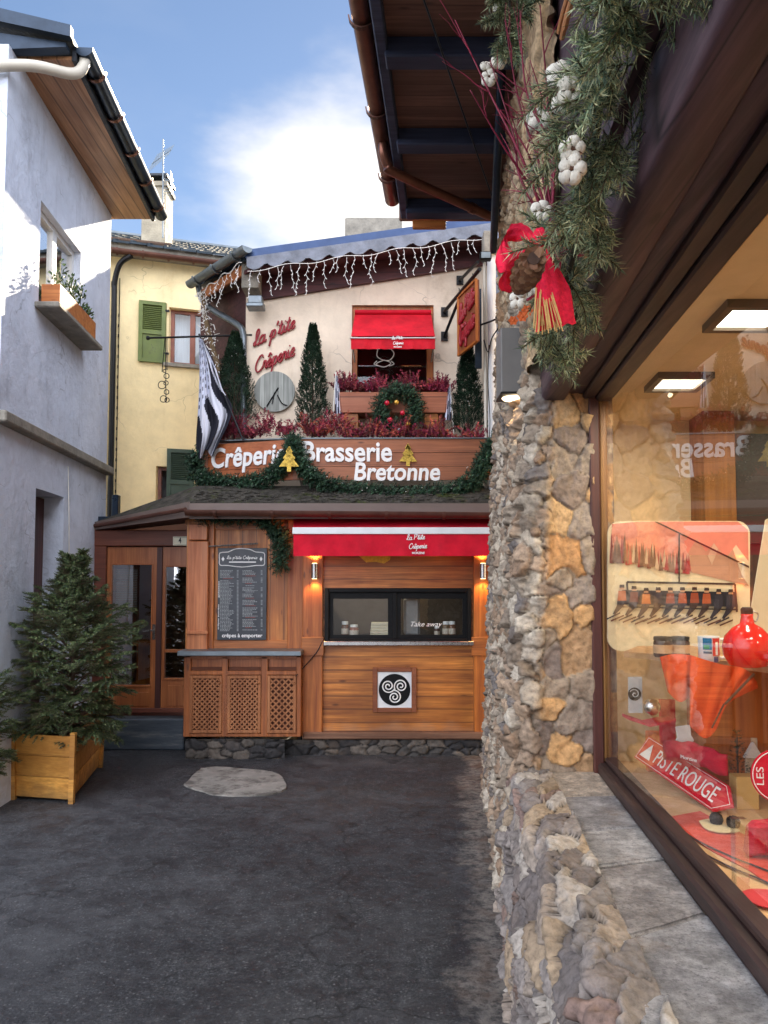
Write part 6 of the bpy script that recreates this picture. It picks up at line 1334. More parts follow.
def twig(m, p_, d_, L_, r_, depth=0):
    pts = [p_]; dd = Vector(d_).normalized()
    for k in range(7): dd = (dd+Vector((random.gauss(0, .09), random.gauss(0, .09), random.gauss(0, .07)))).normalized(); pts.append(pts[-1]+dd*L_/7)
    c3 = random.choice(TW); m.tube(smooth_path(pts, 2), lambda t: r_*(1-.75*t), 5, c=c3)
    if depth < 2:
        for k in (2, 3, 4, 5):
            if random.random() < .62-.12*depth: twig(m, pts[k], dd+Vector((random.gauss(0, .45), random.gauss(0, .3), random.gauss(0, .35))), L_*random.uniform(.3, .55), r_*.55, depth+1)
TWM = attrmat('red_twig_bark', .45, 30, .2, bump=.2)
t0 = GS(553, 232, .40)
for (x, y, d_) in ((440, 40, .1), (425, 60, .05), (470, 90, .15), (425, 98, .1), (445, 130, .1), (505, 20, .25), (520, 10, .3), (540, 5, .3), (428, 165, .15), (490, 60, .2), (455, 20, .1), (530, 60, .33), (500, 110, .2)):
    e_ = hitS(x, y, d_-.05 if d_ > .1 else .02); 
    if e_.y < 0: continue
    # keep reach believable: end the twig about 0.75 m from its root along that sight line
    k_ = min(1, .85/(e_-t0).length) if (e_-t0).length > .85 else 1
    e_ = W(x, y, t0.y-.10+random.uniform(-.15, .25)); v_ = e_-t0; m = MB(); pts = [t0+Vector((random.uniform(-.02, .02), 0, 0)), t0+v_*.33+Vector((random.gauss(0, .03), random.gauss(0, .04), random.gauss(0, .02))), t0+v_*.66+Vector((random.gauss(0, .04), random.gauss(0, .04), random.gauss(0, .03))), e_]
    sp2 = smooth_path(pts, 7); m.tube(sp2, lambda t: .0068*(1-.72*t), 6, c=random.choice(TW))
    for j in range(5, len(sp2)-2, 3):
        if random.random() < .75: twig(m, sp2[j], v_.normalized()+Vector((random.gauss(0, .5), random.gauss(0, .35), random.gauss(0, .4))), v_.length*random.uniform(.15, .34), .003, 1)
    obj('red_twig', m, TWM, gl2, 180)
for pts in (((556, 236), (580, 226), (600, 232), (612, 243), (597, 240), (575, 232)), ((552, 240), (575, 222), (597, 214), (596, 236), (588, 242)), ((545, 244), (560, 262), (552, 282), (540, 292), (527, 300)), ((556, 240), (610, 238), (640, 239), (661, 243)), ((552, 240), (570, 250), (585, 256), (600, 246))):
    m = MB(); P_ = [W(x, y, t0.y-.30-.02*math.sin(i*2)) for i, (x, y) in enumerate(pts)]; m.tube(smooth_path(P_, 7), .0048, 6, c=(.32, .03, .07)); obj('red_twig', m, TWM, gl2, 180)
m = MB()
for k in range(70): c_ = W(random.uniform(540, 585), random.uniform(226, 256), t0.y-.05+random.uniform(-.05, .05)); twig(m, c_, (random.gauss(0, 1), random.gauss(0, .6), random.gauss(0, 1)), random.uniform(.04, .1), .0016, 2)
obj('twig_tangle', m, TWM, gl2)
# cotton bolls: fluffy lobes in an open brown husk
COT = plain('cotton_fluff', (232, 226, 210), .95, .14, 40, .9, 150, .004, spec=.1); HUS = plain('cotton_husk', (92, 60, 40), .8, .3, 40)
def boll(c_, r_):
    o_ = MB(); n_ = 5; ax = (Vector((0, -1, 0))+Vector((random.gauss(0, .3), 0, random.gauss(0, .3)))).normalized(); u_ = ax.orthogonal().normalized(); v_ = ax.cross(u_)
    for k in range(n_):
        an = 6.283*k/n_+random.uniform(-.2, .2); o_.ball(c_+(u_*math.cos(an)+v_*math.sin(an))*r_*.55, r_*.56, 14, (1, 1, 1), jit=.07)
    b_ = obj('cotton_boll', o_, COT, gl2, 180); h_ = MB()
    for k in range(n_):
        an = 6.283*(k+.5)/n_; q_ = (u_*math.cos(an)+v_*math.sin(an)); w_ = q_.cross(ax)*r_*.14; h_.prism([c_-w_+ax*r_*.3, c_+w_+ax*r_*.3, c_+q_*r_*.95+ax*r_*.42], ax*.002)
    h_.ball(c_+ax*r_*.42, r_*.14, 8); obj('husk', h_, HUS, b_)
for (x, y, r_) in ((561, 76, 15), (570, 92, 15), (562, 104, 12), (538, 120, 12), (572, 150, 13), (572, 170, 14), (568, 106, 10), (541, 212, 11), (489, 78, 8), (499, 62, 8), (486, 66, 6), (500, 8, 7), (526, 290, 10), (518, 300, 9), (541, 285, 10)):
    p_ = hitS(x, y, .34) if x > 510 else W(x, y, 3.6); boll(p_, r_/740*p_.y)
OR = plain('orange_petals', (206, 96, 38), .7, .25, 30, .3)
for (x, y) in ((521, 291), (513, 321), (522, 317), (527, 311)):
    p_ = hitS(x, y, .33); m = MB()
    for k in range(6):
        an = k*1.05; q_ = Vector((math.cos(an), -.35, math.sin(an)))*.030; s_ = Vector((-math.sin(an), 0, math.cos(an)))*.012; m.add([p_, p_+q_*.6-s_, p_+q_, p_+q_*.6+s_, p_+Vector((0, -.006, 0))], [(0, 1, 2, 3), (4, 3, 2, 1)])
    m.ball(p_, .012, 8); obj('orange_flower', m, OR, gl2)
# pine cone: spiralled scales
m = MB(); p0_, p1_ = hitS(534, 258, .22), hitS(518, 290, .21); ax = (p1_-p0_).normalized(); u_ = ax.orthogonal().normalized(); v_ = ax.cross(u_); Lc = (p1_-p0_).length*1.05
for k in range(96):
    f_ = k/96; an = k*2.39996; rr = .042*math.sin(math.pi*(.18+.80*f_))**.7; c_ = p0_+ax*Lc*f_; o_ = u_*math.cos(an)+v_*math.sin(an); tt = ax.cross(o_)*.011; q_ = c_+o_*rr; m.add([c_+o_*rr*.35-tt, c_+o_*rr*.35+tt, q_+tt-ax*.006, q_+ax*.008*0+o_*.006-ax*.012, q_-tt-ax*.006, q_+o_*.002+ax*.005], [(0, 1, 2, 3, 4), (1, 5, 2), (0, 4, 5), (2, 5, 3), (3, 5, 4)], (.16, .075, .04) if k % 3 else (.24, .13, .07))
m.tube([p0_, p1_], .018, 8, c=(.05, .025, .015)); obj('pine_cone', m, M['cloth'] if False else attrmat('cone_scales', .6, 60, .25), gl2)
# bow of red jute mesh: two loops, a knot and two tails
BW = plain('red_jute', (240, 44, 74), .85, .25, 60, .9, 190, .002, spec=.15)
def ribbon(name, pts, wv, wd, n=10):
    P_ = smooth_path(pts, n); m = MB(); vs = []; mM = 9
    for i, p_ in enumerate(P_):
        t_ = i/(len(P_)-1); ww = wd(t_) if callable(wd) else wd
        for j in range(mM):
            s_ = j/(mM-1)-.5; vs.append(p_+Vector(wv)*ww*s_+Vector((0, -.018*math.cos(s_*math.pi)-.006*math.sin(s_*17+t_*9), .004*math.sin(s_*23+i*.7))))
    fs = [(i*mM+j, i*mM+j+1, (i+1)*mM+j+1, (i+1)*mM+j) for i in range(len(P_)-1) for j in range(mM-1)]
    m.add(vs, fs); m.add([Vector(q)+Vector((0, .003, 0)) for q in vs], fs); return m
kn = hitS(538, 243, .30); Yk = kn.y-.03
B_ = lambda x, y, dy=0: W(x, y, Yk+dy)
bw = obj('bow', ribbon('bow', [B_(537, 246), B_(522, 256, -.05), B_(508, 262, -.10), B_(501, 250, -.07), B_(506, 236, -.02), B_(520, 232, .03), B_(537, 242, .02)], (.35, .5, .8), lambda t: .05+.10*math.sin(math.pi*t)), BW, gl2, 180)
obj('loop', ribbon('l', [B_(538, 246), B_(516, 262, .0), B_(507, 280, .02), B_(518, 288, .05), B_(530, 268, .06), B_(540, 248, .05)], (.7, .4, .5), lambda t: .04+.06*math.sin(math.pi*t)), BW, bw, 180)
obj('tail', ribbon('t', [B_(537, 246), B_(545, 268, -.03), B_(553, 292, -.02), B_(556, 328, 0)], (1, .1, .25), lambda t: .05+.10*t), BW, bw, 180)
m = MB(); m.ball(kn+Vector((0, -.04, 0)), .03, 12, (1, .8, 1.2), jit=.08); obj('knot', m, BW, bw, 180)
# straw bundle
m = MB(); random.seed(2)
for k in range(26): m.tube([B_(540+random.uniform(-3, 3), 262, .0-.01), B_(545+random.uniform(-12, 18), 326+random.uniform(-3, 9), -.04+random.uniform(-.02, .02))], .0024, 5)
obj('straw_bundle', m, plain('straw', (214, 172, 104), .6, .25, 40, .1), gl2)
m = MB()
for (x, y) in ((572, 0), (575, -10), (569, -6)): m.tube(smooth_path([hitS(x, y, .36), hitS(x-6, y+20, .36), hitS(x-10, y+38, .36)], 4), .009, 7)
obj('dried_slices', m, plain('dried_orange', (206, 140, 84), .6, .3, 30), gl2)
g3 = MB(); random.seed(12)
for k in range(26):
    p_ = W(random.uniform(498, 522), random.uniform(-20, 50), 3.4); fir_spray(g3, p_, (random.gauss(0, 1), -.2, random.gauss(-.5, .6)), .12)
g3.tube([W(512, -60, 3.4), W(508, 50, 3.4)], .008, 5, c=(.05, .04, .03))
# it hangs from the eaves by the same wire as the far end of the garland
obj('upper_sprays', g3, M['leaf'], gl2)

# ------------------------------------------------------------------ display behind the shop window
ZS = .905
def FL(px, py, z=ZS): return hit(px, py, (0, 0, z), (0, 0, 1))
def flat_shape(m, pts, z, c, h=.003): m.prism([Vector((q.x, q.y, z)) for q in pts], (0, 0, h), c); return m
# the ski poster (generic chairlift scene) as a rounded panel facing the street
YPp = 4.46
po_ = thing('ski_poster', 'large rounded poster with skiers on a chairlift behind the shop glass', 'poster', W(684, 660, YPp))
def rr_pts(x0, x1, y0, y1, r_, Y):
    out = []
    for cx_, cy_, a0_ in ((x1-r_, y0+r_, -90), (x1-r_, y1-r_, 0), (x0+r_, y1-r_, 90), (x0+r_, y0+r_, 180)):
        for k in range(7): an = R(a0_+15*k); out.append(W(cx_+r_*math.cos(an), cy_+r_*math.sin(an), Y))
    return out
m = MB(); m.prism(rr_pts(608, 750, 521, 651, 13, YPp), (0, .02, 0), lin((228, 208, 170))); bd_ = obj('panel', m, M['flat'], po_)
m = MB(); up = lambda pts, c, k=1: m.prism([W(x, y, YPp-.002*k) for x, y in pts], (0, .0015, 0), c)
up([(612, 524), (640, 521.5), (738, 521.5), (748, 530), (749, 585), (700, 572), (670, 562), (640, 562), (612, 558)], lin((214, 130, 108)), 1)
up([(684, 560), (697, 538), (706, 552), (714, 543), (726, 558), (736, 545), (749, 562), (749, 586), (715, 578), (690, 572)], lin((190, 140, 112)), 2)
up([(733, 549), (736, 545), (749, 562), (749, 586), (742, 575)], lin((226, 196, 160)), 3)
up([(714, 543), (718, 549), (712, 565), (708, 556)], lin((206, 166, 136)), 3)
random.seed(6)
for k in range(46):
    x = 611+k*1.75+random.uniform(-1, 1); h_ = random.uniform(20, 34)*(1-.4*k/46); y1 = 560+k*.28+random.uniform(-2, 3); w_ = random.uniform(1.5, 2.6)
    up([(x-w_, y1), (x, y1-h_), (x+w_, y1)], lin(random.choice([(150, 40, 46), (170, 56, 56), (120, 60, 52), (90, 60, 50), (190, 160, 130), (130, 92, 70)])), 4+(k % 3))
up([(654, 521.5), (657, 521.5), (749, 566), (749, 568)], lin((60, 36, 30)), 7)
up([(678.5, 534), (680, 534), (680, 582), (678.5, 582)], lin((50, 34, 30)), 7); up([(627, 581), (735, 583), (735, 585), (627, 583)], lin((44, 34, 32)), 7)
up([(626, 582), (628, 582), (629, 596), (627, 596)], lin((44, 34, 32)), 7); up([(734, 584), (736, 584), (738, 612), (736, 612)], lin((44, 34, 32)), 7)
up([(622, 590), (736, 592), (738, 607), (624, 604)], lin((38, 36, 44)), 7)
for k in range(10):
    x = 622+k*12.1; y = 590+random.uniform(-2, 1.5)+k*.25; c1 = lin(random.choice([(170, 84, 48), (60, 54, 62), (150, 70, 44), (120, 64, 44), (50, 46, 56), (190, 108, 60)])); c2 = lin(random.choice([(40, 38, 48), (70, 50, 44), (52, 46, 56)]))
    up([(x-4.5, y+12), (x-3.5, y+2), (x+3.5, y+2), (x+4.5, y+12)], c1, 8)
    up([(x-2.3, y+1), (x-2, y-2.4), (x+2, y-2.4), (x+2.3, y+1)], lin((206, 156, 118)), 9); up([(x-2.6, y-1), (x-2.2, y-4), (x+2.2, y-4), (x+2.6, y-1)], lin((60, 44, 40)), 10)
    up([(x-4.5, y+12), (x+4.2, y+12), (x+1, y+18), (x-7, y+26), (x-9, y+25), (x-5, y+17)], c2, 8)
    up([(x-15, y+31), (x-15.4, y+29.8), (x-2, y+23.5), (x-1.5, y+25)], c2, 9); up([(x-11, y+33), (x-11.4, y+31.6), (x+2, y+26), (x+2, y+27.6)], lin((92, 52, 40)), 9)
up([(622, 606), (738, 609), (738, 610.5), (622, 607.5)], lin((44, 34, 32)), 11)
obj('picture', m, M['flat'], bd_)
# shelf
shf = thing('display_shelf', 'pale wooden shelf carrying jars, mug and red flask behind the shop glass', 'shelf', FL(700, 700))
sz_ = 1.645; q = [hit(624, 651.5, (0, 0, sz_), (0, 0, 1)), hit(700, 658, (0, 0, sz_), (0, 0, 1)), hit(800, 670, (0, 0, sz_), (0, 0, 1))]
back = [Vector((2.35, 3.3, sz_)), Vector((2.1, 4.4, sz_)), Vector((1.5, 4.4, sz_))]
m = MB(); m.prism([Vector((p_.x, p_.y, sz_-.03)) for p_ in q+back], (0, 0, .03)); obj('board', m, wood('shelf_board', (190, 140, 90), (220, 176, 124), 'Y', 'X', 60., .5, knots=False), shf)
m = MB(); m.box(1.62, 2.2, 3.95, 4.0, .905, sz_-.031); m.box(2.05, 2.1, 3.3, 3.95, .905, sz_-.031); obj('support', m, wood('amber_panel', (180, 96, 40), (214, 130, 62), 'Z', 'X', 60., .5), shf)
def onshelf(px, py): return hit(px, py, (0, 0, sz_), (0, 0, 1))
for (x, lab, dxx) in ((663, 'left dark jam jar with black lid on the display shelf', 0), (680.5, 'right dark jam jar with black lid, next to the white mug', 0)):
    p_ = W(x, 657.5, 3.72); p_.z = sz_; o_ = thing('jam_jar', lab, 'jar', p_, 'jam jars on the display shelf'); m = MB(); m.lathe(p_, [(.040, 0), (.045, .006), (.045, .075), (.04, .084)], 20); obj('glass_body', m, plain('dark_jam', (60, 34, 26), .15, .3, 20, 0) if 'dark_jam' not in bpy.data.materials else bpy.data.materials['dark_jam'], o_, 60)
    m = MB(); m.lathe(p_+Vector((0, 0, .084)), [(.043, 0), (.044, .002), (.044, .016), (.04, .018)], 20); obj('lid', m, M['black_frame'], o_, 60)
    m = MB(); m.lathe(p_+Vector((0, 0, .02)), [(.0458, 0), (.0458, .042)], 20); obj('label', m, plain('kraft_label', (206, 160, 116), .7, .15) if 'kraft_label' not in bpy.data.materials else bpy.data.materials['kraft_label'], o_, 60)
p_ = W(709, 657, 3.5); p_.z = sz_; mg = thing('mug', 'white mug with a red and blue picture and big handle on the display shelf', 'mug', p_)
m = MB(); m.lathe(p_, [(.040, 0), (.046, .004), (.048, .118), (.044, .118), (.042, .01), (.001, .01)], 28); obj('cup', m, M['white_letter'], mg, 60)
m = MB(); m.tube(smooth_path([p_+Vector((.044, 0, .10)), p_+Vector((.085, 0, .098)), p_+Vector((.09, 0, .05)), p_+Vector((.07, 0, .018)), p_+Vector((.044, 0, .02))], 6), .008, 10); obj('handle', m, M['white_letter'], mg, 180)
m = MB()
def wrap(m, c_, r_, a0_, a1_, z0_, z1_, col):
    n_ = 6; vs = [c_+Vector((r_*math.sin(R(a0_+(a1_-a0_)*k/n_)), -r_*math.cos(R(a0_+(a1_-a0_)*k/n_)), zz)) for zz in (z0_, z1_) for k in range(n_+1)]; m.add(vs, [(k, k+1, n_+2+k, n_+1+k) for k in range(n_)], col)
wrap(m, p_, .0492, -55, -8, .058, .112, lin((40, 110, 150))); wrap(m, p_, .0493, -50, -20, .062, .08, lin((60, 140, 90))); wrap(m, p_, .0492, -4, 44, .030, .112, lin((206, 60, 48))); wrap(m, p_, .0494, 12, 28, .034, .095, lin((230, 226, 220))); wrap(m, p_, .0492, 2, 30, .0, .026, lin((50, 60, 110))); wrap(m, p_, .0492, -52, -8, .040, .050, lin((70, 100, 120)))
obj('picture', m, M['flat'], mg)
p_ = W(748, 661, 3.25); p_.z = sz_; fk = thing('red_flask', 'round glossy red enamel flask with wire stopper beside the mug', 'flask', p_)
m = MB(); m.lathe(p_, [(.035, 0), (.075, .008), (.098, .05), (.104, .09), (.092, .135), (.06, .172), (.03, .19), (.024, .22), (.026, .232), (.02, .232)], 36); obj('body', m, plain('red_enamel', (214, 24, 20), .12, .08, 3, 0, spec=.7), fk, 180)
m = MB(); m.lathe(p_+Vector((0, 0, .232)), [(.024, 0), (.025, .002), (.025, .022), (.018, .03)], 20); obj('stopper', m, M['black_frame'], fk, 60)
m = MB(); m.tube(smooth_path([p_+Vector((.024, 0, .245)), p_+Vector((.05, 0, .23)), p_+Vector((.04, 0, .20)), p_+Vector((.026, 0, .205))], 5), .003, 6); obj('wire_clip', m, M['steel'], fk, 180)
# terracotta cloth over the shelf edge
OC = plain('terracotta_cloth', (206, 78, 36), .9, .2, 8, .6, 200, .0015, spec=.1); oc = thing('terracotta_cloth', 'rumpled terracotta cloth with a dark stripe hanging over the shelf edge', 'cloth', hit(700, 700, (0, 3.45, 0), (0, 1, 0)))
def drape(pts_top, pts_bot, Y0, dep, n=40, k=34, seed=1, fold=7):
    m = MB(); tp_ = smooth_path([Vector((x, y, 0)) for x, y in pts_top], 12); bt = smooth_path([Vector((x, y, 0)) for x, y in pts_bot], 12); G = []
    for j in range(k+1):
        t_ = j/k
        for i in range(n+1):
            s_ = i/n; a_ = tp_[int(s_*(len(tp_)-1))]; b_ = bt[int(s_*(len(bt)-1))]; x = a_.x+(b_.x-a_.x)*t_; y = a_.y+(b_.y-a_.y)*t_
            G.append(W(x, y, Y0-dep*math.sin(t_*1.5)+.03*t_*math.sin(s_*fold*2+seed+t_*2)+.012*math.sin(s_*fold*5+t_*4)))
    F_ = [(j*(n+1)+i, j*(n+1)+i+1, (j+1)*(n+1)+i+1, (j+1)*(n+1)+i) for j in range(k) for i in range(n)]; m.add(G, F_); m.add([p+Vector((0, .004, 0)) for p in G], F_); return m
obj('left_fold', drape([(660, 657), (675, 654), (694, 656), (706, 662)], [(668, 692), (680, 702), (695, 696), (706, 712), (722, 716)], 3.50, .05, fold=4), OC, oc, 180)
obj('right_fold', drape([(690, 655), (720, 664), (745, 669), (757, 682)], [(690, 726), (704, 738), (716, 730), (728, 704), (758, 688)], 3.42, .06, fold=5, seed=3), OC, oc, 180)
m = MB(); m.tube([W(754, 674, 3.32), W(725, 704, 3.30)], .006, 5); m.tube([W(724, 704, 3.30), W(712, 728, 3.33)], .004, 5); obj('stripe', m, M['bark'], oc)
# small things at the back left of the display
tq = thing('triskele_card', 'white card with a black triskele disc at the far left of the shop display', 'card', W(636, 713, 4.35)); a, b = W(629, 713, 4.35), W(642, 677, 4.35); m = MB(); m.box(a.x, b.x, 4.35, 4.36, a.z, b.z); obj('card', m, M['white_paint'], tq)
m = MB(); cc2 = W(634.5, 694, 4.346); m.lathe(cc2, [(.001, 0), (.038, 0), (.038, .003), (.001, .003)], 24, (0, -1, 0)); m2 = obj('disc', m, M['black_frame'], tq)
m = MB(); m.tube([cc2+Vector((.006*k_*math.cos(k_), -.005, .006*k_*math.sin(k_)))*.55 for k_ in np.linspace(.5, 9, 40)], .0028, 5); obj('spiral', m, M['white_letter'], m2, 180)
m = MB(); p_ = W(652, 707, 4.1); m.ball(p_, .046, 20); sb2 = solo('silver_bauble', m, plain('silver_mirror', (210, 212, 214), .12, .25, 60, .6, 60, .004, metal=1), 'silver mirrored ball at the back of the shop display', 'bauble', smooth=180)
m = MB(); m.prism([W(629, 720, 4.2), W(650, 727, 4.0), W(676, 722, 3.95), W(676, 719, 3.95), W(650, 724, 4.0), W(629, 717, 4.2)], (0, .12, 0)); m.box(W(662, 740, 4.36).x, W(676, 740, 4.36).x, 4.36, 4.40, .905, W(660, 700, 4.36).z); solo('red_tray', m, M['red_canvas'], 'thin red tray with orange upright panel near the silver ball', 'tray')
m = MB(); a, b = W(661, 748, 3.9), W(676, 722, 3.9); 
m.prism([W(676, 727, 3.9), W(690, 725, 3.9), W(691, 735, 3.9), W(694, 740, 3.9), W(691, 748, 3.9), W(678, 749, 3.9), W(675, 742, 3.9), W(678, 738, 3.9)], (0, .01, 0)); solo('white_cutout', m, M['white_letter'], 'small white card cutout standing behind the red pouch', 'card')
LN = plain('linen_toy', (178, 150, 122), .95, .2, 20, .6, 120, .003); m = MB()
for (x, y, r_) in ((617, 660, 8), (616, 676, 9), (618, 700, 11), (616, 718, 10), (622, 732, 11), (612, 745, 9)): p_ = W(x, y, 4.56); m.ball(p_, r_/740*4.5, 12, jit=.06)
# boards on the floor of the display
pr = thing('piste_rouge_board', 'pointed red board reading Piste Rouge leaning in the shop window', 'sign', FL(680, 790)); 
c = [W(634, 757, 4.28), hit(712, 811, (0, 0, ZS+.01), (0, 0, 1))]
A0 = c[0]; ub = (c[1]-c[0]); Lb = ub.length; ub.normalize(); nb_ = Vector((-ub.y, ub.x, 0)); 
if nb_.x < 0: nb_ = -nb_
upv = (Z_*.75+nb_*.66).normalized(); hb = .150
def PB(s_, t_, o=0): return A0+ub*(s_*Lb)+upv*(t_*hb)+ub.cross(upv).normalized()*o
nb2 = ub.cross(upv).normalized(); sgn_ = 1 if nb2.x < 0 else -1
m = MB(); m.prism([PB(0, 0), PB(1.0, 0), PB(1.13, .5), PB(1.0, 1), PB(0, 1)], -nb2*sgn_*.012); bo2 = obj('board', m, M['red_canvas'], pr)
m = MB(); 
for (s0_, t0_), (s1_, t1_) in ((((.015, .06), (.985, .06))), ((.985, .06), (1.10, .5)), ((1.10, .5), (.985, .94)), ((.985, .94), (.015, .94)), ((.015, .94), (.015, .06))): m.tube([PB(s0_, t0_, sgn_*.002), PB(s1_, t1_, sgn_*.002)], .0016, 4)
obj('border', m, M['white_letter'], bo2)
m = MB(); text_on(m, 'PISTE ROUGE', PB(.22, .22, sgn_*.001), ub, upv, Lb*.74, hb*.56, .002*1); m.prism([PB(.04, .2, sgn_*.002), PB(.18, .2, sgn_*.002), PB(.11, .8, sgn_*.002)], nb2*sgn_*.001); obj('lettering', m, M['white_letter'], bo2)
rp_ = thing('red_pouch', 'soft dark red pouch with a small white mountain print behind the red board', 'pouch', W(695, 775, 3.75)); m = MB(); a, b = W(664, 772, 3.95), W(727, 752, 3.6)
bm = bmesh.new(); bmesh.ops.create_cube(bm, size=1); bmesh.ops.subdivide_edges(bm, edges=bm.edges[:], cuts=9, use_grid_fill=True)
cN = (a+b)/2+Z_*.035; ud_ = (W(727, 768, 3.6)-W(664, 765, 3.95)); ud_.z = 0; Lp = ud_.length; ud_.normalize(); 
for v_ in bm.verts:
    x, y, z = v_.co; th_ = .032*(1-(2*x)**4)*(1-abs(2*z)**3)+.006; wob = .006*math.sin(x*20+z*5)
    v_.co = cN+ud_*x*Lp+ud_.cross(Z_)*(y*2*th_)+Z_*(z*.105+wob+.01*math.cos(x*6))
bm.verts.index_update(); m.v = [tuple(v_.co) for v_ in bm.verts]; m.f = [tuple(v_.index for v_ in f_.verts) for f_ in bm.faces]; bm.free()
pc = obj('body', m, plain('crimson_felt', (186, 16, 46), .9, .2, 30, .6, 200, .002), rp_, 180)
m = MB(); of = ud_.cross(Z_)*.036; of = of if of.y < 0 else -of; m.tube([cN+of-ud_*.04+Z_*.005, cN+of-ud_*.01+Z_*.022, cN+of+ud_*.01+Z_*.01, cN+of+ud_*.03+Z_*.02, cN+of+ud_*.05+Z_*.002], .0012, 4); text_on(m, 'Morzine', cN+of-ud_*.05-Z_*.02, ud_, Z_, .1, .018, .002); obj('print', m, M['white_letter'], pc)
# round red sign LES ...
rsn = thing('round_red_sign', 'round red sign with white rim reading LES behind the shop glass', 'sign', W(775, 810, 2.75)); cR = W(779, 776, 2.75); rR = 26/740*2.75; m = MB(); m.lathe(cR, [(.001, 0), (rR, 0), (rR, .008), (.001, .008)], 48, (-.25, -1, .05)); dR = obj('disc', m, M['red_canvas'], rsn, 40)
axR = Vector((-.25, -1, .05)).normalized(); uR = Vector((1, -.25, 0)).normalized(); vR = axR.cross(uR).normalized(); vR = vR if vR.z > 0 else -vR
m = MB(); m.tube([cR+axR*.009+(uR*math.cos(6.2832*k/48)+vR*math.sin(6.2832*k/48))*rR*.93 for k in range(49)], .0018, 5); text_on(m, 'LES', cR+axR*.009-uR*rR*.55-vR*rR*.35, vR, -uR, rR*.66, rR*.26, .001); obj('lettering', m, M['white_letter'], dR)
# wooden block, toy tree, pompoms, acrylic block, cushion
m = MB(); a = FL(752, 806); a = W(745, 799, 3.68); m.bbox(a.x-.04, a.x+.07, 3.68, 3.76, .906, W(745, 777, 3.68).z, .003); solo('wooden_block', m, plain('pale_wood_block', (206, 168, 104), .6, .12, 10, .1), 'pale wooden block beside the red board', 'block')
p_ = W(738, 778, 3.85); tt_ = thing('toy_tree', 'tiny dark artificial fir tree in the shop display', 'Christmas decoration', (p_.x, p_.y, .906)); m = MB()
for k in range(120): f_ = random.random(); an = random.uniform(0, 6.28); rr = .05*(1-f_); needles(m, Vector((p_.x+rr*math.cos(an), p_.y+rr*math.sin(an), 1.0+.26*f_)), (math.cos(an), math.sin(an), .3), .02, 6, (.012, .0015), DG)
obj('foliage', m, M['leaf'], tt_); m = MB(); m.tube([(p_.x, p_.y, .906), (p_.x, p_.y, 1.24)], .005, 6); obj('stem', m, M['bark'], tt_)
for (x, y, Y_, lab) in ((716, 815, 3.43, 'left black pompom in front of the red board'), (733, 818, 3.38, 'right black pompom beside the clear block')):
    m = MB(); p_ = W(x, y, Y_); p_.z = .94; m.ball(p_, .030, 16, jit=.07); solo('pompom', m, plain('black_wool', (30, 16, 22), .95, .4, 60, .9, 120, .01) if 'black_wool' not in bpy.data.materials else bpy.data.materials['black_wool'], lab, 'pompom', 'black pompoms', smooth=180)
AC = glassmat('acrylic', (.93, .95, .95), boost=2.2, base=.12); a = W(740, 888, 2.68); a.z = .907; m = MB(); m.bbox(a.x-.014, a.x+.036, a.y, a.y+.035, .907, 1.17, .003); solo('acrylic_block', m, AC, 'tall clear acrylic block standing at the front of the display', 'acrylic stand')
a = W(768, 795, 2.55); m = MB(); m.ball((a.x+.30, 3.0, .96), .085, 16, (1, .7, .75), jit=.05); solo('red_cushion', m, bpy.data.materials['crimson_felt'], 'small dark red cushion under the round red sign', 'cushion', smooth=180)
# felt runner: wavy dark stripes and red leaves lying on the floor of the display
ru = thing('felt_runner', 'orange red felt runner with wavy charcoal stripes lying on the display floor', 'table runner', FL(740, 850))
def strip_on_floor(m, line, w_, z, c): 
    P_ = smooth_path([FL(x, y) for x, y in line], 8); n_ = len(P_); vs = []
    for i, p_ in enumerate(P_):
        t_ = (P_[min(i+1, n_-1)]-P_[max(i-1, 0)]).normalized(); s_ = Vector((-t_.y, t_.x, 0))*w_; vs += [Vector((p_.x, p_.y, z))-s_, Vector((p_.x, p_.y, z))+s_]
    m.add(vs, [(2*i, 2*i+1, 2*i+3, 2*i+2) for i in range(n_-1)], c); return m
m = MB(); flat_shape(m, [FL(x, y) for x, y in ((668, 818), (700, 812), (730, 828), (768, 848), (800, 870), (820, 900), (790, 900), (750, 872), (712, 852), (690, 838))], ZS+.002, lin((206, 70, 50)), .003); rb = obj('felt', m, M['cloth'], ru)
m = MB(); strip_on_floor(m, [(657, 806), (664, 816), (690, 838), (730, 858), (775, 876), (830, 905)], .008, ZS+.008, lin((60, 46, 48))); strip_on_floor(m, [(657, 812), (662, 820), (684, 843), (724, 866), (770, 886), (820, 915)], .008, ZS+.008, lin((60, 46, 48))); obj('stripe', m, M['cloth'], rb)
for (pts, c3, lab, nm) in ((((699, 824), (712, 822), (728, 828), (740, 834), (722, 836), (706, 832)), (222, 200, 158), 'cream leaf cutout lying on the felt runner', 'leaf_cutout'), (((739, 897), (752, 893), (775, 895), (800, 905), (775, 912), (755, 908)), (206, 60, 66), 'rose red leaf cutout at the lower right of the display floor', 'leaf_cutout')):
    m = MB(); P_ = smooth_path([FL(x, y) for x, y in pts+(pts[0],)], 5)[:-1]; flat_shape(m, P_, ZS+.012, lin(c3), .003); solo(nm, m, M['cloth'], lab, 'decoration', 'leaf cutouts')

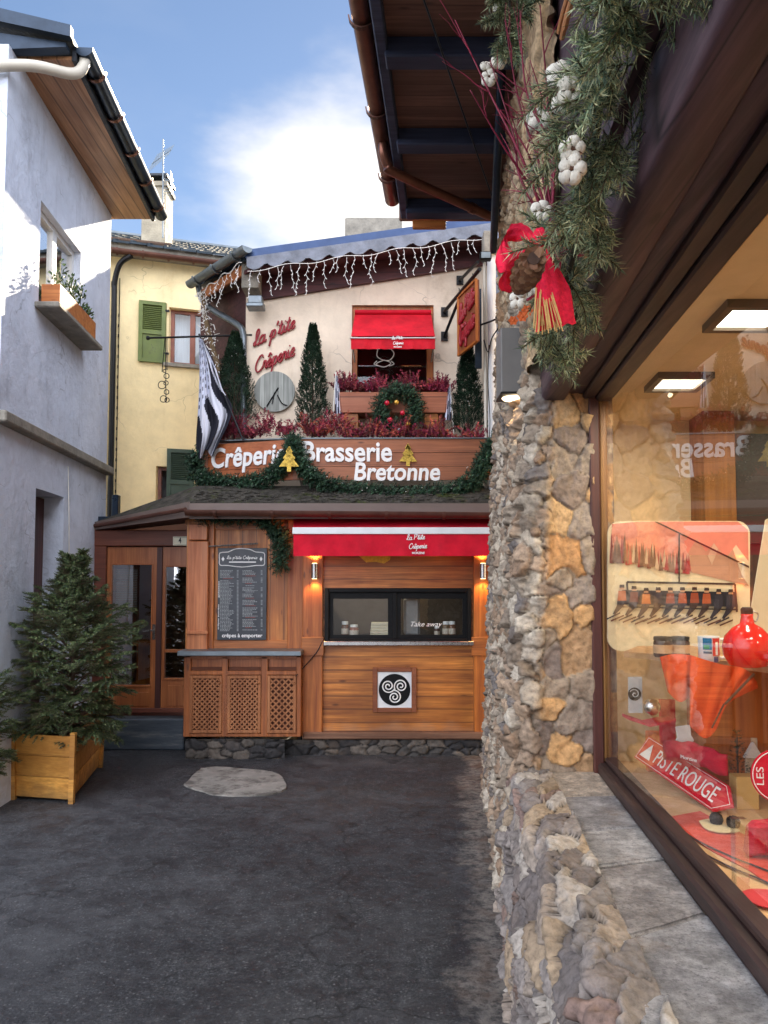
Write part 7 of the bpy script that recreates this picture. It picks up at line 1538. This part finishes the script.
bk_ = thing('cone_card', 'pale leaning card with faint print at the right edge behind the flask', 'card', W(765, 650, 3.6)); m = MB(); m.prism([W(751, 612, 3.75), W(766, 520, 3.75), W(800, 500, 3.75), W(800, 650, 3.75), W(752, 650, 3.75)], (0, .01, 0)); obj('card', m, plain('cream_card', (206, 188, 156), .7, .08), bk_)
m = MB(); m.prism([W(722, 786, 3.95), W(734, 706, 3.97), W(757, 706, 3.97), W(764, 786, 3.95)], (0, .01, 0)); solo('winter_card', m, plain('winter_card', (190, 166, 140), .7, .25, 14), 'pale winter landscape card leaning below the terracotta cloth', 'card')

# more stock in the window
m = MB(); a, b = W(706, 752, 4.0), W(736, 716, 4.0)
for k in range(4): z_ = .907+.045*k; m.bbox(a.x+.004*k, b.x-.005*k, 4.0+.004*(k % 2), 4.16, z_, z_+.041, .012)
solo('folded_towels', m, plain('rust_towel', (176, 58, 34), .95, .25, 20, .6, 160, .002), 'stack of folded rust red towels behind the soft red pouch', 'towels')
m = MB(); a, b = W(643, 745, 4.40), W(660, 725, 4.40); m.bbox(a.x+.03, b.x+.04, 4.41, 4.45, .907, .907+(b.z-a.z)+.12, .005); solo('gift_box', m, plain('orange_card', (216, 110, 48), .6, .15, 8, .1), 'small orange box at the far left of the display behind the red board', 'box')
ho = thing('ceramic_house', 'little pale ceramic house with a snowy pointed roof in the shop display', 'ornament', (W(752, 790, 3.95).x, 3.95, .907)); hx = W(752, 790, 3.95).x
m = MB(); m.bbox(hx-.035, hx+.04, 3.93, 4.0, .907, 1.10, .004); m.box(hx+.0, hx+.03, 3.94, 3.98, 1.10, 1.2); obj('wall', m, plain('bisque', (204, 186, 160), .8, .2, 30, .2), ho)
m = MB(); m.prism([Vector((hx-.045, 3.92, 1.10)), Vector((hx+.05, 3.92, 1.10)), Vector((hx+.002, 3.92, 1.18))], (0, .09, 0)); obj('roof', m, M['white_letter'], ho)
m = MB()
for zz in (.95, 1.02):
    for xx in (-.02, .012): m.box(hx+xx, hx+xx+.014, 3.925, 3.929, zz, zz+.03)
obj('window', m, M['black_frame'], ho)
fm_ = bpy.data.materials['crimson_felt']
m = MB(); a = W(752, 836, 3.0); m.bbox(a.x-.02, a.x+.16, 3.0, 3.06, .92, 1.06, .02, fn=lambda x, y, z: (x+(z-.9)*.15, y+.01*math.sin(x*40), z+.008*math.sin(x*25))); solo('small_red_bag', m, fm_, 'slumped crimson felt bag beside the clear acrylic block', 'bag')
